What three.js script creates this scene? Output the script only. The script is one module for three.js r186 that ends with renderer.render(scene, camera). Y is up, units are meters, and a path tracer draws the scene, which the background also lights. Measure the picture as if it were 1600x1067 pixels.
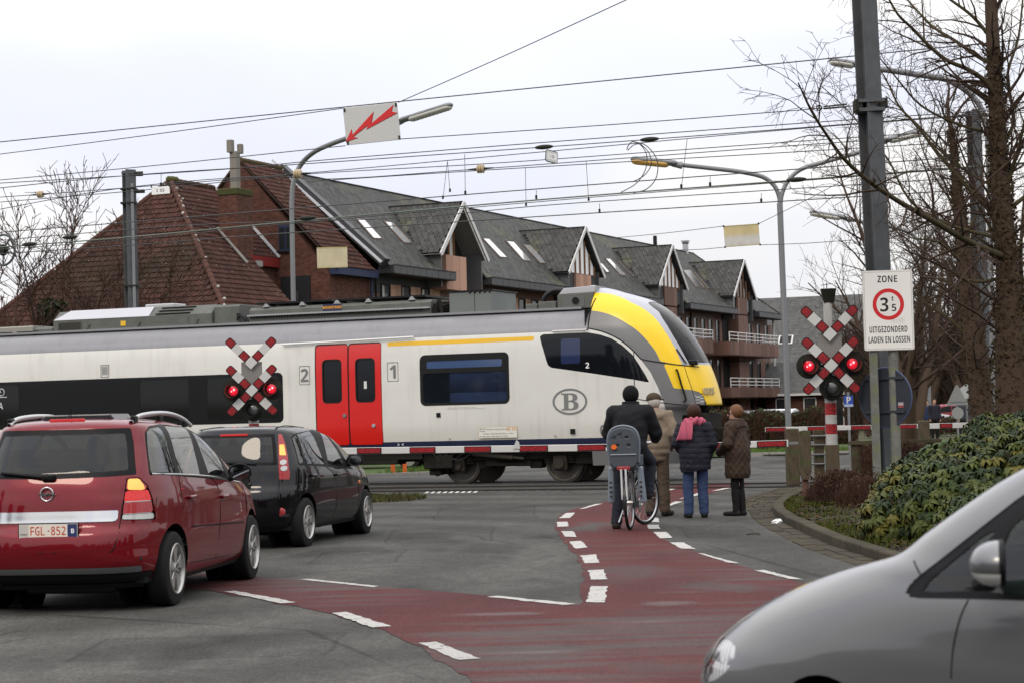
import*as THREE from 'three';
import{mergeGeometries,mergeVertices,toCreasedNormals}from 'three/addons/utils/BufferGeometryUtils.js';
import{RoundedBoxGeometry}from 'three/addons/geometries/RoundedBoxGeometry.js';
import{TextGeometry}from 'three/addons/geometries/TextGeometry.js';
import{FontLoader}from 'three/addons/loaders/FontLoader.js';
const scene=new THREE.Scene();
const FPX=3100,PCX=800,PCY=533.5,ROLL=0.026,HORIZON=645,EYE=1.6;
const camera=new THREE.PerspectiveCamera(2*Math.atan(PCY/FPX)*180/Math.PI,1024/682,0.3,3000);
camera.position.set(0,EYE,0);
camera.rotation.order='YXZ';
camera.rotation.set(Math.atan((HORIZON-PCY)/FPX),0,-ROLL);
camera.focus=31;camera.userData.fStop=5.6;
camera.updateMatrixWorld(true);
const renderer=new THREE.WebGLRenderer({antialias:true});
renderer.toneMapping=THREE.LinearToneMapping;
renderer.toneMappingExposure=1.0;
renderer.shadowMap.enabled=true;
renderer.setSize(1024,682);
const H2=(x,y)=>{let h=Math.imul(x|0,374761393)+Math.imul(y|0,668265263)|0;h=Math.imul(h^(h>>>13),1274126177);return((h^(h>>>16))>>>0)/4294967296;};
function vnoise(x,y,px=0){
const xi=Math.floor(x),yi=Math.floor(y),fx=x-xi,fy=y-yi,u=fx*fx*(3-2*fx),v=fy*fy*(3-2*fy);
const w=(k)=>px?((k%px)+px)%px:k,a=w(xi),b=w(xi+1);
const p=H2(a,yi),q=H2(b,yi),r=H2(a,yi+1),s=H2(b,yi+1);
return p+(q-p)*u+(r-p)*v+(p-q-r+s)*u*v;
}
function fbm(x,y,oct=4,px=0){let s=0,a=0.5,n=0;for(let i=0;i<oct;i++){s+=a*vnoise(x+i*17.3*(px?0:1),y+i*9.1,px);n+=a;a/=2;x*=2;y*=2;px*=2;}return s/n;}
const clamp=(v,a=0,b=1)=>Math.min(b,Math.max(a,v));
const lerp=(a,b,t)=>a+(b-a)*t;
const sstep=(a,b,v)=>{const t=clamp((v-a)/(b-a));return t*t*(3-2*t);};
function rng(seed){let a=seed|0;return()=>{a=(a+0x6d2b79f5)|0;let t=Math.imul(a^(a>>>15),1|a);t=(t+Math.imul(t^(t>>>7),61|t))^t;return((t^(t>>>14))>>>0)/4294967296;};}
{
const W=1024,H=512,d=new Float32Array(W*H*4);
for(let j=0;j<H;j++)for(let i=0;i<W;i++){
const el=(j+0.5)/H*Math.PI-Math.PI/2,s=Math.max(0,Math.sin(el));
const u=i/W,cloud=fbm(u*28,el*13+3,5,28),blue=sstep(0.4,0.66,fbm(u*22,el*12+11,4,22));
const L=0.88*(1+1.7*s)*(0.88+0.2*cloud),k=(j*W+i)*4,b=blue*0.95;
d[k]=L*lerp(1.005,0.84,b);d[k+1]=L*lerp(0.995,0.87,b);d[k+2]=L*lerp(0.985,0.98,b);d[k+3]=1;
if(el<-0.01){d[k]=0.12;d[k+1]=0.12;d[k+2]=0.115;}
}
const t=new THREE.DataTexture(d,W,H,THREE.RGBAFormat,THREE.FloatType);
t.mapping=THREE.EquirectangularReflectionMapping;t.magFilter=THREE.LinearFilter;t.needsUpdate=true;
scene.background=t;scene.environment=t;
}
const sun=new THREE.DirectionalLight(0xfff0dc,1.2);
sun.position.set(-30,60,22);sun.target.position.set(0,0,-35);
sun.castShadow=true;sun.shadow.radius=34;
Object.assign(sun.shadow.camera,{left:-60,right:60,top:60,bottom:-60,near:1,far:250});
scene.add(sun);scene.add(sun.target);
const V=(x,y,z)=>new THREE.Vector3(x,y,z);
const camM=camera.matrixWorld.clone();
function ray(px,py){return V((px-PCX)/FPX,-(py-PCY)/FPX,-1).transformDirection(camM);}
const EYEP=V(0,EYE,0);
function G(px,py,y=0){const r=ray(px,py);return EYEP.clone().addScaledVector(r,(y-EYE)/r.y);}
function D(px,py,depth){const r=ray(px,py);return EYEP.clone().addScaledVector(r,-depth/r.z);}
function loc(root,px,py,axis,val){
root.updateMatrixWorld(true);
const inv=root.matrixWorld.clone().invert(),o=EYEP.clone().applyMatrix4(inv),r=ray(px,py).transformDirection(inv),sc=EYEP.clone().add(ray(px,py)).applyMatrix4(inv).sub(o);
return o.addScaledVector(sc,(val-o[axis])/sc[axis]);
}
const names=new Map();
function numbered(n){const k=names.get(n)||0;names.set(n,k+1);return k?`${n}_${String(k).padStart(3, '0')}`:n;}
function tag(o,label,category,group){if(label)o.userData.label=label;if(category)o.userData.category=category;if(group)o.userData.group=group;return o;}
function thing(name,label,category,pos,turn=0,group){
const o=new THREE.Group();o.name=numbered(name);scene.add(o);
if(pos)o.position.copy(pos);o.rotation.y=turn;o.updateMatrixWorld(true);
return tag(o,label,category,group);
}
const APART=new Set('guard_iron lead_flashing ridge_tile class_number side_socket clamp bracket bolt top_plate plate_support cable_bundle damper cable_duct downpipe fixing rear_stay handlebar_grip fork louvre moss roof_ditch back_rail'.split(' '));
const ISLES=new Set('tail_lamp lower_lens red_lens brake_lens upper_lens lens_rib side_window quarter_window headlamp lamp_lens reflector shoes gloves boots side_grille sill panel_seam sill_stripe body_shell yellow_band nose_shell lit_bulb round_lens eye'.split(' '));
function isles(g){
const p=g.attributes.position,key=new Map(),id=[];for(let i=0;i<p.count;i++){const k=Math.round(p.getX(i)*5000)+','+Math.round(p.getY(i)*5000)+','+Math.round(p.getZ(i)*5000);let q=key.get(k);if(q===undefined)key.set(k,q=key.size);id.push(q);}
const par=[...Array(key.size).keys()],f=(a)=>{while(par[a]!==a)a=par[a]=par[par[a]];return a;},ix=g.index?g.index.array:[...Array(p.count).keys()];
for(let i=0;i<ix.length;i+=3){const a=f(id[ix[i]]);par[f(id[ix[i+1]])]=a;par[f(id[ix[i+2]])]=a;}
const by=new Map();for(let i=0;i<ix.length;i+=3){const r=f(id[ix[i]]);if(!by.has(r))by.set(r,[]);by.get(r).push(ix[i],ix[i+1],ix[i+2]);}
const L=[...by.values()].sort((a,b)=>b.length-a.length);if(L.length<2)return[g];
return L.filter((l)=>l.length>Math.max(9,L[0].length*0.02)).map((l)=>{const m=new Map(),q=new THREE.BufferGeometry(),out=[];for(const i of l){if(!m.has(i))m.set(i,m.size);out.push(m.get(i));}for(const k of Object.keys(g.attributes)){const a=g.attributes[k],n=a.itemSize,d=new Float32Array(m.size*n);for(const[i,j]of m)for(let c=0;c<n;c++)d[j*n+c]=a.array[i*n+c];q.setAttribute(k,new THREE.BufferAttribute(d,n));}q.setIndex(out);return q;});
}
const midOf=(g)=>{g.computeBoundingBox();return g.boundingBox.getCenter(V(0,0,0));};
function part(name,geo,mat,parent,label){
const list=Array.isArray(geo)&&APART.has(name)?geo:!Array.isArray(geo)&&ISLES.has(name)&&geo.attributes.position.count<90000?isles(geo):Array.isArray(geo)&&ISLES.has(name)?geo:null;
if(list){const one=name==='shoes'?'shoe':name==='gloves'?'glove':name==='boots'?'boot':name==='cable_bundle'?'cable':name,ms=list.map((g)=>{let p=parent;if(parent.twins){const c=midOf(g);p=parent.twins.reduce((a,b)=>(b.mid.distanceTo(c)<a.mid.distanceTo(c)?b:a));}const m=part('\u0000'+one,g,mat,p,label);m.mid=midOf(g);return m;});ms[0].twins=ms;return ms[0];}
if(name[0]==='\u0000')name=name.slice(1);
if(Array.isArray(geo))geo=merge(geo);
const m=new THREE.Mesh(geo,mat);m.name=name;m.castShadow=m.receiveShadow=true;parent.add(m);
if(label)m.userData.label=label;
return m;
}
function solo(name,geo,mat,label,category,group){const m=part(numbered(name),geo,mat,scene);return tag(m,label,category,group);}
function struct(name,geo,mat,parent=scene){const m=part(parent===scene?numbered(name):name,geo,mat,parent);if(parent===scene)m.userData.kind='structure';return m;}
function copyOf(o,label,group){const c=o.clone();c.name=numbered(o.name.replace(/_\d{3}$/,''));c.userData={...o.userData};if(label)c.userData.label=label;if(group)c.userData.group=group;scene.add(c);return c;}
function merge(list){
list=list.filter(Boolean).map((g)=>{g=g.index?g.toNonIndexed():g;for(const k of Object.keys(g.attributes))if(!['position','normal','uv'].includes(k))g.deleteAttribute(k);if(!g.attributes.uv)g.setAttribute('uv',new THREE.BufferAttribute(new Float32Array(g.attributes.position.count*2),2));return g;});
return list.length>1?mergeGeometries(list):list[0];
}
function M(color,rough=0.6,opt={}){
const c=Array.isArray(color)?new THREE.Color().setRGB(...color):new THREE.Color(color);
if(rough>=0.55&&opt.specularIntensity===undefined&&!opt.metalness&&!opt.transmission)opt={specularIntensity:0.35,...opt};
const P=opt.clearcoat!==undefined||opt.transmission!==undefined||opt.sheen!==undefined||opt.specularIntensity!==undefined||opt.anisotropy!==undefined;
return new(P?THREE.MeshPhysicalMaterial:THREE.MeshStandardMaterial)({color:c,roughness:rough,side:THREE.DoubleSide,...opt});
}
function tex(W,H,fn,{srgb=false,rep=[1,1]}={}){
const d=new Uint8Array(W*H*4);
for(let j=0;j<H;j++)for(let i=0;i<W;i++){
let c=fn((i+0.5)/W,(j+0.5)/H);if(typeof c==='number')c=[c,c,c];const k=(j*W+i)*4;
for(let m=0;m<3;m++){let x=clamp(c[m]);if(srgb)x=x<=0.0031308?x*12.92:1.055*x**(1/2.4)-0.055;d[k+m]=x*255+0.5;}d[k+3]=255;
}
const t=new THREE.DataTexture(d,W,H);t.wrapS=t.wrapT=THREE.RepeatWrapping;t.magFilter=THREE.LinearFilter;t.minFilter=THREE.LinearMipmapLinearFilter;t.generateMipmaps=true;
if(srgb)t.colorSpace=THREE.SRGBColorSpace;t.repeat.set(...rep);t.needsUpdate=true;return t;
}
const colTex=(W,H,fn,o={})=>tex(W,H,fn,{...o,srgb:true});
function canvasTex(w,h,draw){const c=document.createElement('canvas');c.width=w;c.height=h;draw(c.getContext('2d'),w,h);const t=new THREE.CanvasTexture(c);t.colorSpace=THREE.SRGBColorSpace;return t;}
const tr=(g,x=0,y=0,z=0)=>g.translate(x,y,z);
const box=(w,h,d,x=0,y=0,z=0)=>new THREE.BoxGeometry(w,h,d).translate(x,y,z);
const rbox=(w,h,d,r,x=0,y=0,z=0,s=2)=>new RoundedBoxGeometry(w,h,d,s,Math.min(r,w*0.49,h*0.49,d*0.49)).translate(x,y,z);
const cyl=(r1,r2,h,n=16,x=0,y=0,z=0)=>new THREE.CylinderGeometry(r1,r2,h,n).translate(x,y,z);
const cylX=(r1,r2,h,n=16,x=0,y=0,z=0)=>new THREE.CylinderGeometry(r1,r2,h,n).rotateZ(-Math.PI/2).translate(x,y,z);
const cylZ=(r1,r2,h,n=16,x=0,y=0,z=0)=>new THREE.CylinderGeometry(r1,r2,h,n).rotateX(Math.PI/2).translate(x,y,z);
const sph=(r,x=0,y=0,z=0,n=14)=>new THREE.SphereGeometry(r,n,Math.ceil(n*0.7)).translate(x,y,z);
function basisGeo(g,X,Y,Z,O){return g.applyMatrix4(new THREE.Matrix4().makeBasis(X,Y,Z).setPosition(O));}
function bar(a,b,w,h=w,r=0){
const d=b.clone().sub(a),L=d.length(),z=d.normalize(),x=Math.abs(z.y)>0.98?V(1,0,0):V(0,1,0).cross(z).normalize(),y=z.clone().cross(x);
return basisGeo(r?new RoundedBoxGeometry(w,h,L,2,r):new THREE.BoxGeometry(w,h,L),x,y,z,a.clone().add(b).multiplyScalar(0.5));
}
function rod(a,b,r,n=8,r2=r){const d=b.clone().sub(a),L=d.length(),y=d.normalize(),x=Math.abs(y.y)>0.98?V(1,0,0):V(0,1,0).cross(y).normalize(),z=x.clone().cross(y);return basisGeo(new THREE.CylinderGeometry(r2,r,L,n),x,y,z,a.clone().add(b).multiplyScalar(0.5));}
function tube(pts,r,seg=24,n=8,closed=false,tension=0.5){return new THREE.TubeGeometry(new THREE.CatmullRomCurve3(pts,closed,'catmullrom',tension),seg,r,n,closed);}
function shapeOf(pts,holes=[]){const s=new THREE.Shape(pts.map((p)=>new THREE.Vector2(p[0],p[1])));for(const h of holes)s.holes.push(new THREE.Path(h.map((p)=>new THREE.Vector2(p[0],p[1]))));return s;}
function prism(pts,depth,bevel=0,holes){return new THREE.ExtrudeGeometry(shapeOf(pts,holes),{depth,bevelEnabled:bevel>0,bevelThickness:bevel,bevelSize:bevel,bevelOffset:-bevel,bevelSegments:2,curveSegments:20});}
function polyGeo(P,uvs){
const g=new THREE.BufferGeometry(),pos=[],uv=[];for(let i=1;i<P.length-1;i++)for(const k of[0,i,i+1]){pos.push(P[k].x,P[k].y,P[k].z);uv.push(...(uvs?uvs[k]:[0,0]));}
g.setAttribute('position',new THREE.Float32BufferAttribute(pos,3));g.setAttribute('uv',new THREE.Float32BufferAttribute(uv,2));g.computeVertexNormals();return g;
}
function sheet(pts,y,uvs=1){
const g=new THREE.ShapeGeometry(shapeOf(pts.map(([x,z])=>[x,-z])),12).rotateX(-Math.PI/2).translate(0,y,0),p=g.attributes.position,uv=g.attributes.uv;
for(let i=0;i<p.count;i++)uv.setXY(i,p.getX(i)*uvs,p.getZ(i)*uvs);
return g;
}
const Gp=(px,py,y=0)=>{const p=G(px,py,y);return[p.x,p.z];};
function spline(pts,n=8,closed=false){const c=new THREE.CatmullRomCurve3(pts.map(([x,z])=>V(x,0,z)),closed,'centripetal');return c.getPoints(pts.length*n).map((p)=>[p.x,p.z]);}
function rr(x0,y0,x1,y1,r,n=5){const o=[],c=[[x1-r,y1-r,0],[x0+r,y1-r,1],[x0+r,y0+r,2],[x1-r,y0+r,3]];for(const[cx,cy,q]of c)for(let i=0;i<=n;i++){const a=(q+i/n)*Math.PI/2;o.push([cx+r*Math.cos(a),cy+r*Math.sin(a)]);}return o;}
function boxUV(g,s=1){g=g.index?g.toNonIndexed():g;const p=g.attributes.position,n=g.attributes.normal,uv=new Float32Array(p.count*2);for(let i=0;i<p.count;i++){const ax=Math.abs(n.getX(i)),ay=Math.abs(n.getY(i)),az=Math.abs(n.getZ(i));const q=ax>ay&&ax>az?[p.getZ(i),p.getY(i)]:ay>az?[p.getX(i),p.getZ(i)]:[p.getX(i),p.getY(i)];uv[2*i]=q[0]*s;uv[2*i+1]=q[1]*s;}g.setAttribute('uv',new THREE.BufferAttribute(uv,2));return g;}
const font=await new FontLoader().loadAsync('fonts/droid/droid_sans_bold.typeface.json');
const fontSerif=await new FontLoader().loadAsync('fonts/droid/droid_serif_bold.typeface.json');
const fontThin=await new FontLoader().loadAsync('fonts/droid/droid_sans_regular.typeface.json');
function text(s,size,depth=0.004,f=font,sx=1){const g=new TextGeometry(s,{font:f,size,depth,curveSegments:6,bevelEnabled:false});g.computeBoundingBox();const b=g.boundingBox;g.translate(-(b.min.x+b.max.x)/2,-(b.min.y+b.max.y)/2,0);return g.scale(sx,1,1);}
function surf(fn,nu,nv,wrapU=false){
const P=[],I=[];for(let j=0;j<=nv;j++)for(let i=0;i<=nu;i++)P.push(fn(i/nu,j/nv));
const id=(i,j)=>j*(nu+1)+i;for(let j=0;j<nv;j++)for(let i=0;i<nu;i++)I.push([id(i,j),id(i+1,j),id(i+1,j+1)],[id(i,j),id(i+1,j+1),id(i,j+1)]);
const N=P.map(()=>V(0,0,0)),a=V(0,0,0),b=V(0,0,0);
for(const[p,q,r]of I){a.subVectors(P[q],P[p]);b.subVectors(P[r],P[p]);a.cross(b);N[p].add(a);N[q].add(a);N[r].add(a);}
if(wrapU)for(let j=0;j<=nv;j++){const s=N[id(0,j)].clone().add(N[id(nu,j)]);N[id(0,j)].copy(s);N[id(nu,j)].copy(s);}
N.forEach((n)=>n.normalize());
return{V:P.map((p,i)=>({p,n:N[i]})),I};
}
function cut(S,g){
const val=S.V.map((v)=>{const d=g(v.p.x,v.p.y,v.p.z,v.n);return Math.abs(d)<1e-6?1e-6:d;});
const A={V:S.V.slice(),I:[]},mid=new Map();
const B={V:A.V,I:[]};
const edge=(i,j)=>{const k=i<j?i*4194304+j:j*4194304+i;let m=mid.get(k);if(m===undefined){const t=val[i]/(val[i]-val[j]),a=S.V[i],b=S.V[j];m=A.V.length;A.V.push({p:a.p.clone().lerp(b.p,t),n:a.n.clone().lerp(b.n,t).normalize()});mid.set(k,m);}return m;};
for(const t of S.I){
const s=t.map((i)=>val[i]<0),c=s[0]+s[1]+s[2];
if(c===3){A.I.push(t);continue;}if(c===0){B.I.push(t);continue;}
const odd=c===1?s.indexOf(true):s.indexOf(false),i=t[odd],j=t[(odd+1)%3],k=t[(odd+2)%3],m=edge(i,j),n=edge(i,k);
(c===1?A:B).I.push([i,m,n]);(c===1?B:A).I.push([m,j,k],[m,k,n]);
}
return[A,B];
}
function geoOf(S,offset=0,uvFn){
const map=new Map(),pos=[],nor=[],uv=[],idx=[];
for(const t of S.I)for(const i of t){let k=map.get(i);if(k===undefined){k=map.size;map.set(i,k);const v=S.V[i];pos.push(v.p.x+v.n.x*offset,v.p.y+v.n.y*offset,v.p.z+v.n.z*offset);nor.push(v.n.x,v.n.y,v.n.z);const q=uvFn?uvFn(v.p,v.n):[v.p.x,v.p.y];uv.push(q[0],q[1]);}idx.push(k);}
const g=new THREE.BufferGeometry();g.setAttribute('position',new THREE.Float32BufferAttribute(pos,3));g.setAttribute('normal',new THREE.Float32BufferAttribute(nor,3));g.setAttribute('uv',new THREE.Float32BufferAttribute(uv,2));g.setIndex(idx);return g;
}
function sdPoly(pts){
const n=pts.length;return(x,y)=>{
let d=1e9,s=1;for(let i=0,j=n-1;i<n;j=i++){
const ex=pts[j][0]-pts[i][0],ey=pts[j][1]-pts[i][1],wx=x-pts[i][0],wy=y-pts[i][1],t=clamp((wx*ex+wy*ey)/(ex*ex+ey*ey||1e-9)),bx=wx-ex*t,by=wy-ey*t;
d=Math.min(d,bx*bx+by*by);const c1=y>=pts[i][1],c2=y<pts[j][1],c3=ex*wy>ey*wx;if((c1&&c2&&c3)||(!c1&&!c2&&!c3))s=-s;
}return s*Math.sqrt(d);
};
}
function curve2(pts,n=6,closed=false){const c=new THREE.CatmullRomCurve3(pts.map(([x,y])=>V(x,y,0)),closed,'centripetal');return c.getPoints((pts.length)*n).map((p)=>[p.x,p.y]);}
const sdLine=(pts)=>(x,y)=>{let d=1e9;for(let i=1;i<pts.length;i++){const ex=pts[i][0]-pts[i-1][0],ey=pts[i][1]-pts[i-1][1],wx=x-pts[i-1][0],wy=y-pts[i-1][1],t=clamp((wx*ex+wy*ey)/(ex*ex+ey*ey||1e-9));d=Math.min(d,Math.hypot(wx-ex*t,wy-ey*t));}return d;};
function interp(keys){return(x)=>{if(x<=keys[0][0])return keys[0][1];for(let i=1;i<keys.length;i++)if(x<=keys[i][0]){const[x0,y0]=keys[i-1],[x1,y1]=keys[i];return lerp(y0,y1,(x-x0)/(x1-x0));}return keys[keys.length-1][1];};}
function smoothKeys(keys){
const n=keys.length,d=[],m=[];for(let i=0;i<n-1;i++)d.push((keys[i+1][1]-keys[i][1])/(keys[i+1][0]-keys[i][0]));
for(let i=0;i<n;i++)m.push(i===0?d[0]:i===n-1?d[n-2]:d[i-1]*d[i]<=0?0:2*d[i-1]*d[i]/(d[i-1]+d[i]));
return(x)=>{if(x<=keys[0][0])return keys[0][1];if(x>=keys[n-1][0])return keys[n-1][1];let i=0;while(x>keys[i+1][0])i++;const h=keys[i+1][0]-keys[i][0],t=(x-keys[i][0])/h,t2=t*t,t3=t2*t;return keys[i][1]*(2*t3-3*t2+1)+h*m[i]*(t3-2*t2+t)+keys[i+1][1]*(-2*t3+3*t2)+h*m[i+1]*(t3-t2);};
}
const T=new THREE.Object3D();T.position.copy(G(725,758));T.rotation.y=-Math.atan2(0.362,0.932);T.updateMatrixWorld(true);
const toT=(p)=>T.worldToLocal(p.clone()),fromT=(s,y,z)=>T.localToWorld(V(s,y,z));
const turnT=T.rotation.y;
const asphaltMap=(()=>{
const x0=-13,w=26,z0=-46,d=40,R=rng(5),cracks=[];
for(let i=0;i<64;i++){let x=x0+R()*w,z=z0+R()*d,a=R()*6.3;const pts=[[x,z]];for(let k=0;k<7;k++){a+=(R()-0.5)*1.1;x+=Math.cos(a)*0.35;z+=Math.sin(a)*0.6;pts.push([x,z]);}cracks.push(pts);}
const W=2048,H=2048,crackMask=new Uint8Array(W*H);
for(const pts of cracks)for(let i=1;i<pts.length;i++)for(let t=0;t<1;t+=0.01){const X=lerp(pts[i-1][0],pts[i][0],t)+(vnoise(t*20,i*3)-0.5)*0.06,Z=lerp(pts[i-1][1],pts[i][1],t);const u=Math.floor((X-x0)/w*W),v=Math.floor((Z-z0)/d*H);if(u>0&&v>0&&u<W&&v<H)crackMask[v*W+u]=crackMask[v*W+u+1]=1;}
const joints=[[Gp(300,850),Gp(640,800),Gp(930,775)],[Gp(80,960),Gp(480,985),Gp(660,1060)],[Gp(1100,850),Gp(1300,905)]].map((l)=>sdLine(l)),fixes=[[Gp(690,835),0.7,1.6],[Gp(560,870),0.5,1.0],[Gp(1120,830),0.45,1.2],[Gp(330,1010),0.9,0.7],[Gp(760,800),0.8,2.2]],oil=[];for(let i=0;i<40;i++)oil.push([x0+R()*w,z0+R()*d,0.06+R()*0.22]);
const patch=sdPoly([Gp(700,900),Gp(905,936),Gp(895,868),Gp(800,850)]),hole=Gp(850,839),hole2=Gp(895,880);
const t=colTex(W,H,(u,v)=>{
const x=x0+u*w,z=z0+v*d;
const big=fbm(x*0.25,z*0.16,4),mid=fbm(x*1.3+7,z*0.8,3),fine=H2(Math.floor(u*W),Math.floor(v*H));
let L=0.053*(0.5+0.62*big+0.42*mid)*(0.62+0.76*fine)*(0.8+0.4*fbm(x*9,z*5,2));
const arc=Math.hypot(x+9,z+22),track=Math.sin(arc*3.4+fbm(x*0.4,z*0.3,2)*3);
L*=1+0.2*track*sstep(3,8,arc);
const pd=patch(x,z)+(fbm(x*2,z*2,3)-0.5)*0.9;if(pd<0)L*=0.95+0.22*sstep(0.5,0.7,fbm(x*5,z*3,3));
const hd=Math.hypot((x-hole[0])/0.32,(z-hole[1])/0.5);if(hd<1)L*=0.45+0.55*hd;const h2=Math.hypot((x-hole2[0])/0.16,(z-hole2[1])/0.4);if(h2<1)L*=0.7+0.3*h2;
if(crackMask[Math.floor(v*H)*W+Math.floor(u*W)])L*=0.38;
for(const[c,a,b]of fixes){const q=Math.max(Math.abs(x-c[0])-a,Math.abs(z-c[1])-b)+(mid-0.5)*0.12;if(q<0)L*=q>-0.035?0.6:0.8+0.1*fine;}
for(const j of joints){const q=j(x,z)+(mid-0.5)*0.08;if(q<0.022)L*=0.55;}
for(const[a,b,r]of oil){const q=Math.hypot(x-a,(z-b)*0.6)/r+(mid-0.5)*0.8;if(q<1)L*=0.68+0.32*q*q;}
const stain=sstep(0.62,0.75,fbm(x*0.9+31,z*0.5+4,3));L*=1-0.34*stain;
return[L*1.02,L*1.0,L*0.9];
});
return{t,uv:(x,z)=>[(x-x0)/w,(z-z0)/d]};
})();
const redMap=(()=>{
const x0=-13,w=26,z0=-46,d=40,W=2048,H=2048,R=rng(8),worn=[[Gp(925,822),0.5,1.7,0.95],[Gp(985,893),0.5,1.1,0.5],[Gp(1150,917),0.5,0.7,0.6],[Gp(1010,1042),0.8,0.4,0.45]],pale=[[Gp(1055,942),0.32,0.16],[Gp(1010,972),0.4,0.12],[Gp(760,960),0.5,0.12],[Gp(830,1020),0.5,0.1]];
const t=colTex(W,H,(u,v)=>{
const x=x0+u*w,z=z0+v*d,big=fbm(x*0.6+3,z*0.35,4),mid=fbm(x*2.5,z*1.4+9,3),fine=H2(Math.floor(u*W)+77,Math.floor(v*H)),streak=fbm(x*0.7,z*6,3);
let wear=sstep(0.42,0.72,big*0.55+streak*0.45)*0.78*sstep(-27,-20,z);
for(const[c,rx,rz,am]of worn){const q=Math.hypot((x-c[0])/rx,(z-c[1])/rz)+(mid-0.5)*1.5+(fine-0.5)*0.5;wear=Math.max(wear,am*(1-sstep(0.35,1.05,q)));}let pl=0;for(const[c,rx,rz]of pale){const q=Math.hypot((x-c[0])/rx,(z-c[1])/rz)+(mid-0.5)*2.2+(fine-0.5);pl=Math.max(pl,0.6*(1-sstep(0.3,1,q)));}
const k=(0.55+0.6*big+0.35*mid)*(0.65+0.7*fine),a=0.06*(0.8+0.4*mid)*(0.85+0.3*fine);
return[lerp(lerp(0.07*k,a,wear),0.12,pl),lerp(lerp(0.0145*k,a*0.96,wear),0.105,pl),lerp(lerp(0.0145*k,a*0.9,wear),0.1,pl)];
});
return{t,uv:(x,z)=>[(x-x0)/w,(z-z0)/d]};
})();
const grainBump=tex(512,512,(u,v)=>{const n=H2(Math.floor(u*256),Math.floor(v*256));return 0.35*n+0.65*fbm(u*128,v*128,2,128);},{rep:[26/1.5,40/1.5]});
const asphaltMat=M(0xffffff,0.82,{map:asphaltMap.t,bumpMap:grainBump,bumpScale:0.006});
const redMat=M(0xffffff,0.8,{map:redMap.t,bumpMap:grainBump,bumpScale:0.005});
const worldUV=(g,fn)=>{const p=g.attributes.position,uv=g.attributes.uv;for(let i=0;i<p.count;i++){const q=fn(p.getX(i),p.getZ(i));uv.setXY(i,q[0],q[1]);}return g;};
const earthMap=colTex(512,512,(u,v)=>{const n=fbm(u*8,v*8,5,8),m=fbm(u*32,v*32,3,32),k=0.6+0.8*n,g=sstep(0.4,0.65,m);return[lerp(0.06,0.05,g)*k,lerp(0.05,0.062,g)*k,lerp(0.034,0.026,g)*k];});
struct('ground',worldUV(new THREE.PlaneGeometry(3000,3000,1,1).rotateX(-Math.PI/2).translate(0,-0.06,-600),(x,z)=>[x/6,z/6]),M(0xffffff,1,{map:earthMap}));
const roadPts=[[-60,12],[60,12],Gp(1450,900),Gp(1400,884),Gp(1350,868),Gp(1300,850),Gp(1262,833),Gp(1226,816),Gp(1209,800),Gp(1214,790),Gp(1240,775),Gp(1262,766),[8.2,-37],[30,-33],[34,-58],...spline([Gp(1560,706),Gp(1400,709),Gp(1180,713),Gp(1000,722),Gp(700,742),Gp(575,748)],3),[-14,-55],[-14,-49.5],Gp(470,760),Gp(600,772),Gp(585,786),[-7,-40],[-40,-42]];
const road=struct('road',worldUV(sheet(roadPts,0),asphaltMap.uv),asphaltMat);
const redPts=[Gp(120,870),Gp(330,898),Gp(470,906),Gp(600,917),Gp(700,926),Gp(780,932),Gp(905,945),Gp(902,930),Gp(911,908),Gp(912,890),Gp(902,872),Gp(886,852),Gp(874,836),Gp(868,822),Gp(874,806),Gp(893,796),Gp(945,784),Gp(1000,771),Gp(1045,761),Gp(1100,753),Gp(1190,748),Gp(1178,755),Gp(1140,764),Gp(1090,775),Gp(1050,787),Gp(1022,800),Gp(1012,812),Gp(1018,828),Gp(1040,843),Gp(1075,858),Gp(1130,876),Gp(1190,894),Gp(1255,911),Gp(1330,925),Gp(1480,945),[7,-16.2],[6,-11.5],Gp(900,1180),Gp(775,1120),Gp(738,1067),Gp(690,1036),Gp(655,1010),Gp(600,987),Gp(520,961),Gp(460,947),Gp(350,927),Gp(100,890)];
const redRough=[];{const R=rng(3),c=new THREE.CatmullRomCurve3(redPts.map(([x,z])=>V(x,0,z)),true,'catmullrom',0.25).getSpacedPoints(420);for(const p of c)redRough.push([p.x+(R()-0.5)*0.05,p.z+(R()-0.5)*0.14]);redRough.pop();}
struct('cycle_path',worldUV(sheet(redRough,0.004),redMap.uv),redMat);
const paintMat=M(0xffffff,0.75,{map:colTex(256,256,(u,v)=>{const n=fbm(u*24,v*24,4,24),h=sstep(0.2,0.34,n)*(0.8+0.2*H2(u*256,v*256));return[lerp(0.13,0.5,h),lerp(0.125,0.485,h),lerp(0.12,0.46,h)];}),bumpMap:grainBump,bumpScale:0.003});
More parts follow.
